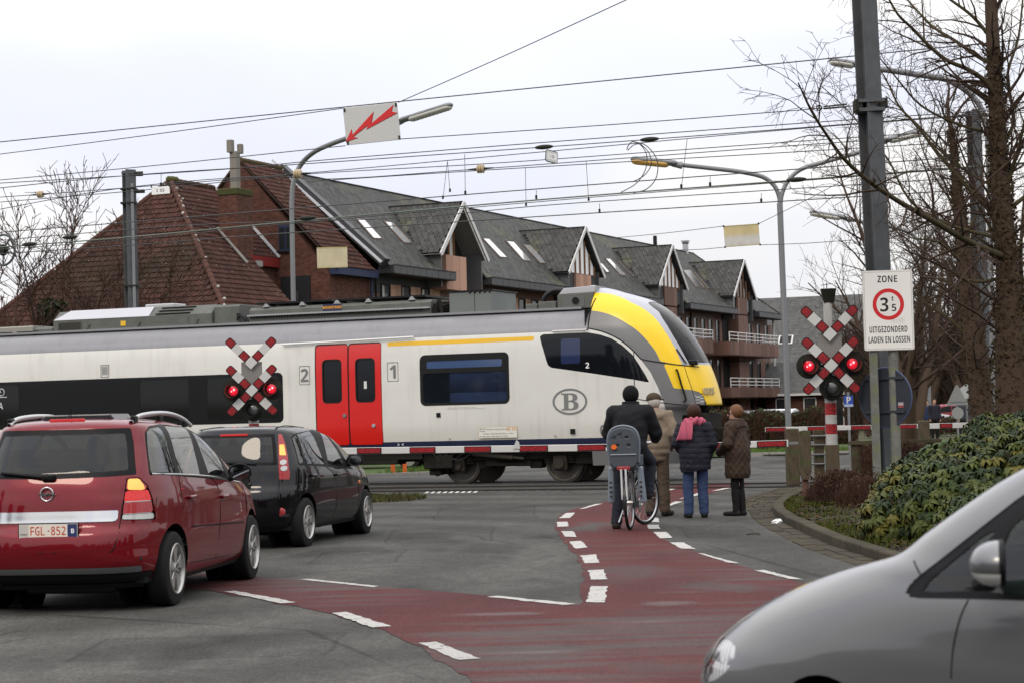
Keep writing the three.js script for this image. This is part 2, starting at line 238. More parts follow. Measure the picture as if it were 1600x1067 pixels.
const dashQ=[
[349,925,367,924,462,942,437,944],[519,959,541,957,612,980,581,982],[653,1006,680,1004,752,1031,717,1033],[466,906,481,905.5,592,916.5,584,918.5],[760,933.5,777,932,900,944.5,880,946.5],
[916.5,942,944,942.5,950,917,923.5,916.6],[923.6,906.5,949,906,943.5,890.7,919,892],[913.7,881,937.6,880,931,867,907.5,868.8],[899,858,918.8,855.9,908.7,845.7,889.8,846.9],[882.8,839,901.4,839.5,895.7,830.5,877,830.5],
[871,823.5,888.4,823,887,815.4,870.4,816],[874,810,890.7,809.7,899,801.3,884,801.9],[904,795.7,913.7,795,941.8,787,930.6,787.8],[1016,816,1030,816.5,1028.5,809.7,1017,809],[1013.6,827,1031.8,826.6,1029,820.4,1012,820.4],
[1031.8,841.8,1051,841,1041.7,831.7,1020.6,832],[1062.8,857.5,1087.5,858.7,1068.4,848.5,1046.5,848],[1090,865,1098,865.5,1155.5,881,1137,879.5],[1180,892,1194,891.4,1254.5,906.5,1235,905.6],[1038,793,1048,790.5,1067,784,1055,783.5],
[1061,780,1075,778,1106,770,1092,770],[1111,767.5,1124,766.5,1144,762.3,1130,763],[1034,768,1044,767,1057,764,1044,764]];
const marks=[];
dashQ.forEach((q,n)=>{
const P=[0,2,4,6].map((k)=>Gp(q[k],q[k+1])),out=[],R=rng(100+n);
for(let k=0;k<4;k++){const a=P[k],b=P[(k+1)%4],L=Math.hypot(a[0]-b[0],a[1]-b[1]),m=Math.max(2,Math.ceil(L/0.09));for(let i=0;i<m;i++){const t=i/m,j=i?0.022:0.012;out.push([lerp(a[0],b[0],t)+(R()-0.5)*j,lerp(a[1],b[1],t)+(R()-0.5)*j*2]);}}
struct('road_marking',sheet(out,0.009),paintMat,road);
});
for(let i=0;i<17;i++){const px=662+i*9.5+(i>9?(i-9)*8:0),py=769.5-i*0.12;struct('road_marking',sheet([Gp(px,py+1.6),Gp(px+(i>8?3.5:6),py+1.6),Gp(px+9,py-1.2),Gp(px+4.5,py-1.2)],0.009),i>8?M([0.085,0.085,0.08],0.9):paintMat,road);}
const railMat=M([0.12,0.09,0.075],0.5,{metalness:0.6}),railTop=M([0.45,0.44,0.43],0.25,{metalness:1});
const railPts=[[-0.07,-0.15],[0.07,-0.15],[0.07,-0.13],[0.012,-0.1],[0.012,-0.035],[0.036,-0.025],[0.036,0],[-0.036,0],[-0.036,-0.025],[-0.012,-0.035],[-0.012,-0.1],[-0.07,-0.13]];
const tracks=new THREE.Group();tracks.name='railway_track';tracks.userData.kind='structure';scene.add(tracks);tracks.position.copy(T.position);tracks.rotation.y=turnT;tracks.updateMatrixWorld(true);
for(const z of[0,-1.5,-4.3,-5.8]){struct('rail',prism(railPts,190).rotateY(Math.PI/2).translate(-95,0.03,z),railMat,tracks);struct('rail_head',box(190,0.004,0.05,0,0.0335,z),railTop,tracks);}
const ballastMap=colTex(256,256,(u,v)=>{let b=9,c=0;const x=u*24,y=v*24,xi=Math.floor(x),yi=Math.floor(y);for(let j=-1;j<2;j++)for(let i=-1;i<2;i++){const X=(xi+i+24)%24,Y=(yi+j+24)%24,d=Math.hypot(xi+i+H2(X,Y)-x,yi+j+H2(X+50,Y)-y);if(d<b){b=d;c=H2(X,Y+99);}}const k=(0.5+0.9*c)*(1-0.6*sstep(0.35,0.7,b));return[0.085*k,0.072*k,0.058*k];});
struct('ballast',boxUV(box(84,0.1,9.4,-47.6,-0.1,-2.9),0.7),M(0xffffff,1,{map:ballastMap}),tracks);
struct('ballast',boxUV(box(70,0.1,9.4,47.5,-0.1,-2.9),0.7),M(0xffffff,1,{map:ballastMap}),tracks);
{const slabM=[0.075,0.085,0.068].map((k)=>M([k,k*0.97,k*0.9],0.9,{map:colTex(128,128,(u,v)=>{const n=0.7+0.5*fbm(u*8,v*8,4,8);return[n,n,n];})})),R=rng(21);
const edge=M([0.03,0.028,0.026],0.7);
for(let s=-5.0;s<12;s+=1.82)for(const[z0,z1]of[[0.06,1.25],[-1.42,-0.08],[-4.2,-1.58],[-5.7,-4.38],[-7.2,-5.88]])struct('crossing_slab',boxUV(box(1.8,0.12,z1-z0-0.02,s+0.91,-0.028+R()*0.006,(z0+z1)/2),0.6),slabM[Math.floor(R()*3)],tracks);
struct('slab_edge',box(17,0.1,0.05,3.5,-0.015,1.29),edge,tracks);
struct('slab_edge',box(17,0.1,0.04,3.5,-0.018,3.1),edge,tracks);
for(const z of[0.045,-1.46,-4.25,-5.75])struct('flangeway',box(17,0.012,0.06,3.5,0.026,z-0.035+0.06),edge,tracks);
}
const kerbLine=new THREE.CatmullRomCurve3([[1600,945],[1520,915],[1440,894],[1400,884],[1350,869],[1300,852],[1260,834],[1225,816],[1208,801],[1215,789],[1240,776],[1272,765],[1330,752]].map(([x,y])=>G(x,y)));
const soilMap=colTex(1024,1024,(u,v)=>{const n=fbm(u*24,v*24,5,24),m=fbm(u*10+0,v*10,4,10),g=sstep(0.48,0.62,m),f=0.7+0.6*H2(u*1024,v*1024),leaf=sstep(0.72,0.78,fbm(u*60,v*60,2,60));const k=(0.5+n)*f;return[lerp(lerp(0.026,0.034,g),0.09,leaf*0.6)*k,lerp(lerp(0.02,0.042,g),0.062,leaf*0.6)*k,lerp(lerp(0.014,0.01,g),0.036,leaf*0.6)*k];});
const kerbStoneMats=[0.9,1,1.12,1.2].map((k)=>M([0.05*k,0.042*k,0.03*k],0.95,{map:colTex(128,128,(u,v)=>{const n=0.65+0.6*fbm(u*8,v*8,4,8),g=sstep(0.5,0.7,fbm(u*4+4,v*4,3,4));return[n,n*(1+0.08*g),n*(1-0.25*g)];})}));
{const kerb=new THREE.Group();kerb.name='kerb';kerb.userData.kind='structure';scene.add(kerb);const gut=new THREE.Group();gut.name='gutter';gut.userData.kind='structure';scene.add(gut);
const L=kerbLine.getLength(),n=Math.round(L/0.78),R=rng(31),up=V(0,1,0);
for(let i=0;i<n;i++){const a=kerbLine.getPointAt(i/n),b=kerbLine.getPointAt((i+1)/n),d=b.clone().sub(a),len=d.length(),x=d.normalize(),z=x.clone().cross(up);const g=boxUV(rbox(len-0.014,0.22,0.17,0.025,0,0.0+(R()-0.5)*0.016,0.085),1.5);basisGeo(g,x,up,z,a.clone().add(b).multiplyScalar(0.5));struct('kerb_stone',g,kerbStoneMats[Math.floor(R()*4)],kerb);}
for(let i=0;i<n*2;i++){const t=(i+0.5)/n/2;if(t<0.1)continue;const a=kerbLine.getPointAt(t),x=kerbLine.getTangentAt(t),z=x.clone().cross(up);const wid=0.34+0.5*sstep(0.55,0.72,t)*(1-sstep(0.86,0.95,t)),rows=Math.round(wid/0.17);
for(let r=0;r<rows;r++){const g=boxUV(rbox(0.37-0.02,0.08,wid/rows-0.012,0.012,0,-0.028+(R()-0.5)*0.016,-(r+0.5)*wid/rows-0.01,1),1.5);basisGeo(g,x,up,z,a);struct('gutter_stone',g,kerbStoneMats[Math.floor(R()*4)],gut);}}
const pts=kerbLine.getPoints(60),inner=pts.map((p,i)=>{const x=kerbLine.getTangent(i/60),z=x.clone().cross(up);return[p.x+z.x*0.165,p.z+z.z*0.165];});
const soil=sheet([...inner,[12,-37],[30,-30],[30,-14]],0.09),g=new THREE.PlaneGeometry(26,30,130,150).rotateX(-Math.PI/2).translate(14,0,-28),sd=sdPoly([...inner,[12,-38],[30,-34],[30,-14],[8,-12]]);
const p=g.attributes.position,keep=[],ix=g.index.array;for(let i=0;i<p.count;i++){const x=p.getX(i),z=p.getZ(i),d=-sd(x,z);p.setY(i,d>-0.05?0.06+0.16*sstep(0,2.5,d)+0.06*(fbm(x*2,z*2,3)-0.4)*sstep(0,0.4,d):-0.2);}
for(let i=0;i<ix.length;i+=3)if([0,1,2].some((k)=>p.getY(ix[i+k])>-0.1))keep.push(ix[i],ix[i+1],ix[i+2]);g.setIndex(keep);g.computeVertexNormals();
struct('soil',worldUV(g,(x,z)=>[x/5,z/5]),M(0xffffff,1,{map:soilMap}));
}
const grassBlade=(()=>{const g=new THREE.BufferGeometry();g.setAttribute('position',new THREE.Float32BufferAttribute([-0.012,0,0,0.012,0,0,0.004,0.09,0.02,0,0,-0.012,0,0,0.012,0.02,0.08,0.004],3));g.computeVertexNormals();return g;})();
function scatter(name,n,seed,geo,mat,place,parent,kind='stuff'){const R=rng(seed),m=new THREE.InstancedMesh(geo,mat,n),o=new THREE.Object3D(),c=new THREE.Color();let k=0;for(let i=0;i<n;i++){if(place(o,R,c,i)===false)continue;o.updateMatrix();m.setMatrixAt(k,o.matrix);m.setColorAt(k,c);k++;}m.count=k;m.name=name;m.castShadow=m.receiveShadow=true;if(parent)parent.add(m);else{m.name=numbered(name);scene.add(m);}if(kind)m.userData.kind=kind;return m;}
{const verge=[Gp(1560,701),Gp(1400,703),Gp(1180,706),Gp(1000,714),Gp(700,733),Gp(560,740),[-30,-62],[-30,-75],[40,-75],[40,-66]],edge=[Gp(1560,705.5),Gp(1400,708.5),Gp(1180,712.5),Gp(1000,721.5),Gp(700,741.5),Gp(575,747.5)];
const area=[...edge,[-30,-56],[-30,-85],[45,-85]],sd=sdPoly(area);
struct('grass_verge',sheet(area,0.05,0.3),M(0xffffff,1,{map:colTex(256,256,(u,v)=>{const k=0.6+0.7*fbm(u*16,v*16,4,16),d=sstep(0.5,0.7,fbm(u*4,v*4,3,4));return[lerp(0.05,0.07,d)*k,lerp(0.085,0.06,d)*k,lerp(0.022,0.03,d)*k];})}));
const kl=new THREE.CatmullRomCurve3(edge.map(([x,z])=>V(x,0,z))),n=34;const k=new THREE.Group();k.name='kerb_001';names.set('kerb',2);k.userData.kind='structure';scene.add(k);const cm=M([0.26,0.25,0.23],0.9);
for(let i=0;i<n;i++)struct('kerb_stone',bar(kl.getPointAt(i/n).setY(0.02),kl.getPointAt((i+0.99)/n).setY(0.02),0.16,0.2),cm,k);
struct('pavement',sheet([Gp(520,752),Gp(572,746.5),Gp(700,741.5),Gp(760,741),Gp(690,748.5),Gp(640,756),Gp(520,759)],0.014),M([0.33,0.33,0.33],0.7));  // pale strip paints the sky reflection on the far road surface
{const c=G(604,781);const mg=scatter('grass',800,44,grassBlade,M([0.06,0.058,0.024],0.95),(o,R,cc)=>{const a=R()*6.28,r=Math.sqrt(R());o.position.set(c.x+Math.cos(a)*r*0.75,0.0,c.z+Math.sin(a)*r*1.6-0.5);o.rotation.set((R()-0.5),R()*6,0);o.scale.setScalar(0.5+R()*0.7);const k=0.6+R()*0.7;cc.setRGB(k,k,k*0.8);});tag(mg,'mossy yellow grass tuft at the track edge ahead of the black hatchback','grass');}
const gr=scatter('grass',9000,41,grassBlade,M([0.08,0.13,0.035],0.9),(o,R,c)=>{const t=R(),p=kl.getPointAt(t);o.position.set(p.x+R()*1.5,0.05,p.z-0.1-R()*5);if(sd(o.position.x,o.position.z)>-0.05)return false;o.rotation.set((R()-0.5)*0.7,R()*6,0);o.scale.setScalar(0.8+R()*1.2);c.setRGB(0.7+R()*0.6,0.75+R()*0.5,0.6+R()*0.4);});
tag(gr,'short green grass on the verge across the tracks','grass');
}
const eDir=ray(2150,610);eDir.y=0;eDir.normalize();
const bO=D(606,440,92),bTurn=Math.atan2(-eDir.z,eDir.x),bPos=V(bO.x,0,bO.z);
const BM={
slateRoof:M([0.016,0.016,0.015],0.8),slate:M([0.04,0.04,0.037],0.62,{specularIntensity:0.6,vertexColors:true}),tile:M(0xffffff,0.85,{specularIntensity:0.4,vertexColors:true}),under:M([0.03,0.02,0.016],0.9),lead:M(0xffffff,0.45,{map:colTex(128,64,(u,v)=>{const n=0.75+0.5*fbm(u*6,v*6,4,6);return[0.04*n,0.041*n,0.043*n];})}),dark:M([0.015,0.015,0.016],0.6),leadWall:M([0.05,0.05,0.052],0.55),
white:M([0.6,0.59,0.57],0.5),terra:[0.85,1,1.12].map((k)=>M([0.42*k,0.25*k,0.18*k],0.7)),brown:[0.82,1,1.15].map((k)=>M([0.165*k,0.092*k,0.07*k],0.6)),wood:M([0.19,0.095,0.045],0.6),glass:M([0.02,0.022,0.025],0.05,{specularIntensity:0.7}),pale:M([0.78,0.79,0.78],0.3),frame:M([0.1,0.07,0.05],0.5),metal:M([0.45,0.45,0.46],0.35,{metalness:0.8}),curtain:M([0.5,0.49,0.46],0.8),blind:M([0.028,0.036,0.075],0.6),
brick:M(0xffffff,0.9,{map:colTex(512,512,(u,v)=>{const rows=32,r=Math.floor(v*rows),fy=v*rows-r,x=u*12+(r%2)*0.5,c=Math.floor(x),fx=x-c,mort=fx<0.05||fy<0.14,n=0.7+0.6*H2(c%12+r*31,r),m=0.75+0.4*fbm(u*6,v*6,4,6);return mort?[0.1*m,0.08*m,0.066*m]:[0.1*n*m,0.041*n*m,0.029*n*m];}),bumpMap:tex(512,512,(u,v)=>{const rows=32,r=Math.floor(v*rows),fy=v*rows-r,x=u*12+(r%2)*0.5,fx=x-Math.floor(x);return fx<0.05||fy<0.14?0:1;}),bumpScale:0.012}),
};
const shadeMossEdge=(g)=>{const n=g.attributes.normal,c=[];for(let i=0;i<n.count;i++){const k=n.getY(i)>0.5?1:0.12;c.push(k,k,k);}g.setAttribute('color',new THREE.Float32BufferAttribute(c,3));return g;};  // darkens side faces in vertex colour, painting course-line shadow and moss
const slateGeo=shadeMossEdge(box(0.275,0.045,0.3)).rotateX(0.12);
const pantile=(()=>{const g=new THREE.PlaneGeometry(0.23,0.38,6,1).rotateX(-Math.PI/2),p=g.attributes.position;for(let i=0;i<p.count;i++){const x=p.getX(i)/0.23;p.setY(i,0.028*Math.sin(x*Math.PI*2)+0.05*(p.getZ(i)/0.38+0.5));}const lip=new THREE.PlaneGeometry(0.23,0.065,6,1),q=lip.attributes.position;for(let i=0;i<q.count;i++){const x=q.getX(i)/0.23;q.setY(i,0.028*Math.sin(x*Math.PI*2)+(q.getY(i)>0?0.05:-0.0));q.setZ(i,0.19);}g.computeVertexNormals();lip.computeVertexNormals();for(const[a,k]of[[g,1],[lip,0.15]])a.setAttribute('color',new THREE.Float32BufferAttribute(new Float32Array(a.attributes.position.count*3).fill(k),3));return mergeGeometries([g,lip]);})();  // lip coloured dark, painting the shadow and moss lines between tile courses
function tileField(parent,name,O,U,W,poly,tw,th,geo,mat,tint,seed,under,label){
const N=W.clone().cross(U).normalize();if(N.y<0)N.negate();if(geo===pantile){const us=poly.map((p)=>p[0]),ws=poly.map((p)=>p[1]),s2=sdPoly(poly);scatter('lichen',Math.min(420,Math.round((Math.max(...us)-Math.min(...us))*(Math.max(...ws)-Math.min(...ws))*1.9)),seed+40,new THREE.SphereGeometry(0.05,6,4),M([0.36,0.34,0.29],0.95),(o,R,c)=>{const u=lerp(Math.min(...us),Math.max(...us),R()),w=lerp(Math.min(...ws),Math.max(...ws),R());if(s2(u,w)>-0.1||fbm(u*0.4+seed,w*0.4,2)<0.42)return false;o.position.copy(O).addScaledVector(U,u).addScaledVector(W,w).addScaledVector(N,0.075);o.scale.set(0.4+R()*0.9,0.3,0.4+R()*0.9);const k=0.5+R()*0.6;c.setRGB(k,k,k);},parent);}const sd=sdPoly(poly),R=rng(seed),mats=[],cols=[],m4=new THREE.Matrix4(),c=new THREE.Color(),us=poly.map((p)=>p[0]),ws=poly.map((p)=>p[1]);
const zAx=W.clone().negate(),xAx=N.clone().cross(zAx).normalize();
let row=0;for(let w=Math.min(...ws)+th*0.4;w<Math.max(...ws);w+=th,row++)for(let u=Math.min(...us)+(row%2)*tw*(geo===slateGeo?0.5:0);u<Math.max(...us);u+=tw){
if(sd(u,w)>-tw*0.3)continue;const p=O.clone().addScaledVector(U,u+(R()-0.5)*0.01).addScaledVector(W,w+(R()-0.5)*0.014).addScaledVector(N,0.02+(R()-0.5)*0.008);
m4.makeBasis(xAx,N,zAx).setPosition(p);if(R()<0.25)m4.multiply(new THREE.Matrix4().makeRotationZ((R()-0.5)*0.05));mats.push(m4.clone());const k=tint(R,u,w);cols.push(k);}
const im=new THREE.InstancedMesh(geo,mat,mats.length);mats.forEach((m,i)=>{im.setMatrixAt(i,m);im.setColorAt(i,c.setRGB(...cols[i]));});im.name=name;im.userData.kind='stuff';im.castShadow=im.receiveShadow=true;
const base=polyFrom(O,U,W,N,poly,-0.02);const r=part('roof',base,under,parent,label);r.add(im);return r;
}
function polyFrom(O,U,W,N,poly,off){const g=new THREE.ShapeGeometry(shapeOf(poly)),p=g.attributes.position;for(let i=0;i<p.count;i++){const u=p.getX(i),w=p.getY(i),q=O.clone().addScaledVector(U,u).addScaledVector(W,w).addScaledVector(N,off);p.setXYZ(i,q.x,q.y,q.z);}g.computeVertexNormals();return g;}
const slateTint=(R,u,w)=>{const k=0.55+0.8*R()+0.35*(fbm(u*0.35,w*0.5,3)-0.5),m=sstep(0.6,0.75,fbm(u*0.5+9,w*0.4,3))*0.5;return[k*(1+m),k*(1+m*0.95),k*(1-0.1*m)];};
const apt=thing('apartment_building','long apartment building with grey slate roof, pointed dormers, roof windows and terracotta balconies','building',bPos,bTurn);
const EZ=0.6,EY=8.5,RZ=-4.7,RY=13.15,A0=-1.2,A1=64.2,roofW=V(0,RY-EY,RZ-EZ),roofL=roofW.length();roofW.normalize();
const DC=[7.15,23.8,39.15,55.0],DW=2.72,DY0=9.48,DY1=12.1;
const roofYz=(z)=>EY+(EZ-z)*(RY-EY)/(EZ-RZ);
{const hipA=A1-4.6;let poly=[[A0,0]];
for(const c of DC){const wv=(12.0-EY)/(RY-EY)*roofL;poly.push([c-DW+0.2,0],[c-DW+0.2,1.0],[c,wv-0.2],[c+DW-0.2,1.0],[c+DW-0.2,0]);}
poly.push([A1,0],[hipA,roofL],[A0+1.4-1.4,roofL]);poly[poly.length-1][0]=A0;
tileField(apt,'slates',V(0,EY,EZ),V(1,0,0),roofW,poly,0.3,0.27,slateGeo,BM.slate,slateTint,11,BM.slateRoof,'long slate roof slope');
part('roof',[polyGeo([V(A0,RY,RZ),V(hipA,RY,RZ),V(A1,EY,-10),V(A0,EY,-10)]),polyGeo([V(hipA,RY,RZ),V(A1,EY,EZ),V(A1,EY,-10)])],BM.slateRoof,apt);
part('ridge_cap',bar(V(A0,RY+0.03,RZ),V(hipA,RY+0.03,RZ),0.22,0.09),BM.slateRoof,apt);part('hip_cap',bar(V(hipA,RY+0.03,RZ),V(A1,EY+0.04,EZ),0.2,0.08),BM.slateRoof,apt);
part('verge',bar(V(A0-0.28,RY+0.16,RZ),V(A0-0.28,EY+0.1,EZ+0.05),0.5,0.42),M([0.03,0.031,0.034],0.5),apt,'dark raised roof edge');part('flashing',bar(V(A0-0.58,RY+0.1,RZ),V(A0-0.58,EY+0.1,EZ),0.12,0.1),M([0.55,0.56,0.6],0.4),apt,'pale lead flashing strip');part('flashing',bar(V(A0-0.5,RY+0.55,RZ-0.35),V(A0-0.5,RY+0.02,RZ+0.25),0.1,0.1),M([0.5,0.5,0.52],0.4),apt);
const seams=[];for(const[a,w]of[[2.6,1],[9.4,1],[25.5,1]])part('roof_seam',bar(V(a+3.4,roofYz(EZ-4.6)+0.05,EZ-4.6),V(a+1.6,roofYz(EZ-1.6)+0.05,EZ-1.6),0.05,0.03),BM.lead,apt);
}
const sections=[[A0+0.1,DC[0]-DW+1.2],[DC[0]+DW,DC[1]-DW+0.1],[DC[1]+DW,DC[2]-DW+0.1],[DC[2]+DW,DC[3]-DW+0.1],[DC[3]+DW,A1+0.5]];
{const R=rng(4);
for(const[x0,x1]of sections){const n=Math.max(2,Math.round((x1-x0)/0.7)),w=(x1-x0)/n;part('eaves_board',box(x1-x0,0.06,0.75,(x0+x1)/2,EY-0.02,EZ-0.1),BM.dark,apt);part('gutter_edge',box(x1-x0,0.03,0.05,(x0+x1)/2,EY+0.03,EZ+0.3),BM.leadWall,apt);
for(let i=0;i<n;i++)part('fascia_panel',box(w-0.025,0.34,0.03,x0+(i+0.5)*w,EY-0.19,EZ+0.27+R()*0.008),BM.lead,apt);part('fascia_end',box(0.03,0.34,0.8,x0,EY-0.19,EZ-0.13),BM.lead,apt);part('soffit',box(x1-x0-0.1,0.04,0.9,(x0+x1)/2,EY-0.38,EZ-0.18),BM.dark,apt);}
part('wall',[box(A1-A0-0.2,EY-0.3,9.2,(A0+A1)/2-0.1,(EY-0.3)/2,-4.95)],BM.brown[1],apt);
part('parapet_band',box(6.5,0.9,0.03,2.4,7.75,-0.33),BM.leadWall,apt);part('corner_post',box(0.25,8,0.12,A0+0.05,4,-0.3),BM.leadWall,apt);
sections.forEach(([s0,s1],si)=>{const pan=si<2?BM.terra:BM.brown;const x0=s0+0.35,x1=si===0?5.6:s1-0.3,n=Math.max(2,Math.floor((x1-x0)/1.62)),w=(x1-x0)/n;
for(const[yb,yt]of[[5.9,7.75],[2.9,5.0],[0.3,2.4]])for(let i=0;i<n;i++){if(yb<5&&si<2)continue;const cx=x0+(i+0.5)*w;const win=part('window',[box(0.92,0.07,0.1,cx,yt-0.03,-0.31),box(0.92,0.07,0.1,cx,yb,-0.31),box(0.07,yt-yb,0.1,cx-0.43,(yb+yt)/2,-0.312),box(0.07,yt-yb,0.1,cx+0.43,(yb+yt)/2,-0.312)],si<2?BM.dark:BM.frame,apt);part('window_pane',box(0.8,yt-yb-0.08,0.02,cx,(yb+yt)/2,-0.33),BM.glass,win);const cw=si<2&&i%2===0?0.3:0.16;if(R()<0.8)part('curtain',box(cw,yt-yb-0.15,0.012,cx-0.4+cw/2,(yb+yt)/2,-0.312),BM.curtain,win);
const g=w-0.95;for(const q of[0,1])part('cladding_panel',box(g/2-0.015,yt-yb,0.05,cx+0.475+g*(q+0.5)/2,(yb+yt)/2,-0.325+R()*0.006),pan[Math.floor(R()*3)],apt);}
for(const y of[5.45,2.6])for(let i=0;i<n;i++){if(si<2)continue;part('cladding_panel',box(w-0.02,y>4?0.88:0.5,0.05,x0+(i+0.5)*w,y,-0.325+R()*0.008),pan[Math.floor(R()*3)],apt);}});
}
DC.forEach((c,i)=>{
const L=V(-DW,DY0-DY1,0),len=L.length(),u=V(0,0,1),zb=EZ-(DY1-EY)/(RY-EY)*(EZ-RZ),ze=EZ-(DY0-EY)/(RY-EY)*(EZ-RZ);
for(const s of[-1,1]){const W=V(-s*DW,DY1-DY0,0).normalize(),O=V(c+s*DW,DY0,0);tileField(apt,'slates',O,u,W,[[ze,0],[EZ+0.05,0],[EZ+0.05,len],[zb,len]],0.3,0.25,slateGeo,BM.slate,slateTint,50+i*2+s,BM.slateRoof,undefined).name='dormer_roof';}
part('dormer_ridge',bar(V(c,DY1+0.04,zb),V(c,DY1+0.04,EZ+0.05),0.16,0.07),BM.slateRoof,apt);
for(const s of[-1,1]){part('bargeboard',bar(V(c,DY1+0.0,EZ+0.1),V(c+s*(DW+0.12),DY0-0.14,EZ+0.1),0.05,0.2),BM.white,apt);if(i===0)part('bargeboard',bar(V(c,DY1-0.24,EZ+0.04),V(c+s*(DW-0.14),DY0-0.15,EZ+0.04),0.05,0.08),BM.white,apt);part('soffit',polyGeo([V(c,DY1-0.12,EZ+0.08),V(c+s*DW,DY0-0.12,EZ+0.08),V(c+s*DW,DY0-0.12,-1),V(c,DY1-0.12,-1)]),i===0?M([0.2,0.2,0.2],0.6):BM.leadWall,apt);  // first dormer soffit coloured lighter to paint its interior as lit
part('dormer_cheek',box(0.12,DY0-EY+0.9,1.5,c+s*(DW-0.35),(DY0+EY)/2-0.25,-0.25),M([0.085,0.085,0.085],0.5),apt);}
const zf=i===0?-0.4:0.36,hw=DW-0.35,yb=8.75;
const gable=part('dormer_gable',prism([[-hw,yb-0.4],[hw,yb-0.4],[hw,DY0-0.2],[0,DY1-0.35],[-hw,DY0-0.2]],0.06).translate(c,0,zf-0.08),i===3?BM.glass:i===0?BM.dark:BM.leadWall,apt);
const np=5,half=i===0?1.5:1.85;for(let k=0;k<np;k++){const x0=lerp(-half,half,k/np),x1=lerp(-half,half,(k+1)/np),h=(x)=>DY1-0.45-Math.abs(x)*(DY1-DY0)/DW;const p=i===3?BM.glass:i===0?(k===1||k===3?BM.curtain:BM.glass):BM.pale;if(i===0&&k>3)continue;part('window_pane',prism([[x0+0.09,yb+0.7],[x1-0.09,yb+0.7],[x1-0.09,h(x1-0.09)],...(x0<0&&x1>0?[[0,h(0)]]:[]),[x0+0.09,h(x0+0.09)]],0.02).translate(c,0,zf),p,gable);}
for(let k=0;k<=np;k++){const x=lerp(-half,half,k/np),top=DY1-0.4-Math.abs(x)*(DY1-DY0)/DW;if(i===0&&k>4)continue;part('mullion',box(0.12,top-yb-0.6,0.1,c+x,(top+yb+0.6)/2,zf+0.03),BM.wood,gable);}
const pan=i===0?BM.terra:i===1?BM.terra:BM.brown,pw=i===0?0.78:0.6,R=rng(70+i),bw=i===0?[-1.75,0.6]:[-1.2,1.2];
for(const[y0,y1]of[[i===0?7.7:8.2,9.42],[6.2,i===0?7.6:8.15],[4.9,6.15],[2.6,4.85],[0.2,2.55]]){if(i===0&&y1<7.7)continue;const n=Math.round((bw[1]-bw[0])/pw);for(let k=0;k<n;k++)part('cladding_panel',box((bw[1]-bw[0])/n-0.02,y1-y0-0.03,0.9,c+lerp(bw[0],bw[1],(k+0.5)/n),(y0+y1)/2,-0.0+R()*0.012),pan[Math.floor(R()*3)],apt);}
if(i===0)part('loggia',[box(5.2,8,0.05,c,4.6,-0.55),box(5.2,0.06,1.8,c,6.2,-0.6)],BM.dark,apt);
else for(const s of[-1,1])part('loggia',box(1.4,7.6,0.05,c+s*1.95,4.4,-0.28),BM.dark,apt);
if(i>=2)for(const[y0,y1,yr]of[[5.22,6.12,6.75],[2.3,2.98,3.62]]){
const b0=c-6.35,b1=c+5.75,n=11,w=(b1-b0)/n,bl=part('balcony',[box(b1-b0,0.14,1.6,(b0+b1)/2,y0+0.02,0.55),box(b1-b0,0.08,1.5,(b0+b1)/2,y1-0.05,0.55)],BM.brown[0],apt);for(let k=0;k<n;k++)part('balcony_panel',box(w-0.03,y1-y0,0.05,b0+(k+0.5)*w,(y0+y1)/2,1.36+R()*0.01),BM.brown[Math.floor(R()*3)],bl);for(const e of[b0,b1])part('balcony_panel',box(0.05,y1-y0,1.6,e,(y0+y1)/2,0.58),BM.brown[1],bl);
for(const q of[0,0.28,0.56])part('railing',[rod(V(b0,y1+0.16+q*0.85,1.36),V(b1,y1+0.16+q*0.85,1.36),0.035,6),rod(V(b1,y1+0.16+q*0.85,1.36),V(b1,y1+0.16+q*0.85,0),0.035,6)],BM.white,bl);for(let k=0;k<=6;k++)part('railing_post',rod(V(lerp(b0,b1,k/6),y1,1.36),V(lerp(b0,b1,k/6),y1+0.66,1.36),0.045,6),BM.white,bl);}
});
const rw=(list,mat,label)=>{const P=list.map(([x,y])=>{let z=-2,p;for(let k=0;k<12;k++){p=loc(apt,x,y,'z',z);z=EZ-(clamp(p.y,EY,RY)-EY)/(RY-EY)*(EZ-RZ);}return p;});const N=V(0,EZ-RZ,RY-EY).normalize(),c=P.reduce((a,p)=>a.add(p),V(0,0,0)).multiplyScalar(0.25);const f=part('roof_window',[0,1,2,3].map((k)=>bar(P[k].clone().addScaledVector(N,0.06),P[(k+1)%4].clone().addScaledVector(N,0.06),0.07,0.1)),BM.frame,apt,label);part('window_pane',polyGeo(P.map((p)=>p.clone().lerp(c,0.02).addScaledVector(N,0.1))),mat,f);};
const skyGlass=M([0.6,0.61,0.63],0.12,{clearcoat:1,metalness:0.5}),darkGlass=M([0.03,0.03,0.035],0.2);  // skyGlass: pale base colour paints the white sky reflection into the panes
for(const[q,m]of[[[[555,344.5],[566.5,345],[594.6,375.5],[582,375]],skyGlass],[[[599,348.6],[611,350],[641,382.5],[630,382]],skyGlass],[[[753,374.8],[762.5,375.5],[791,405],[780,404]],skyGlass],[[[790,379],[801,380],[828,410.5],[817,409.5]],skyGlass],[[[816,384],[826,385],[853,414],[843.5,413.5]],skyGlass],[[[945,406],[952,406.6],[977,433],[969,432]],skyGlass],[[[964,409],[972,409],[997,435],[989.6,434.5]],darkGlass],[[[935,413],[939,413.5],[951,427],[947,428]],skyGlass],[[[1066,423.5],[1077,423.5],[1099.5,452],[1088,450.6]],darkGlass],[[[1083.5,427],[1093,427],[1115,454],[1107,453]],darkGlass]])rw(q,m);
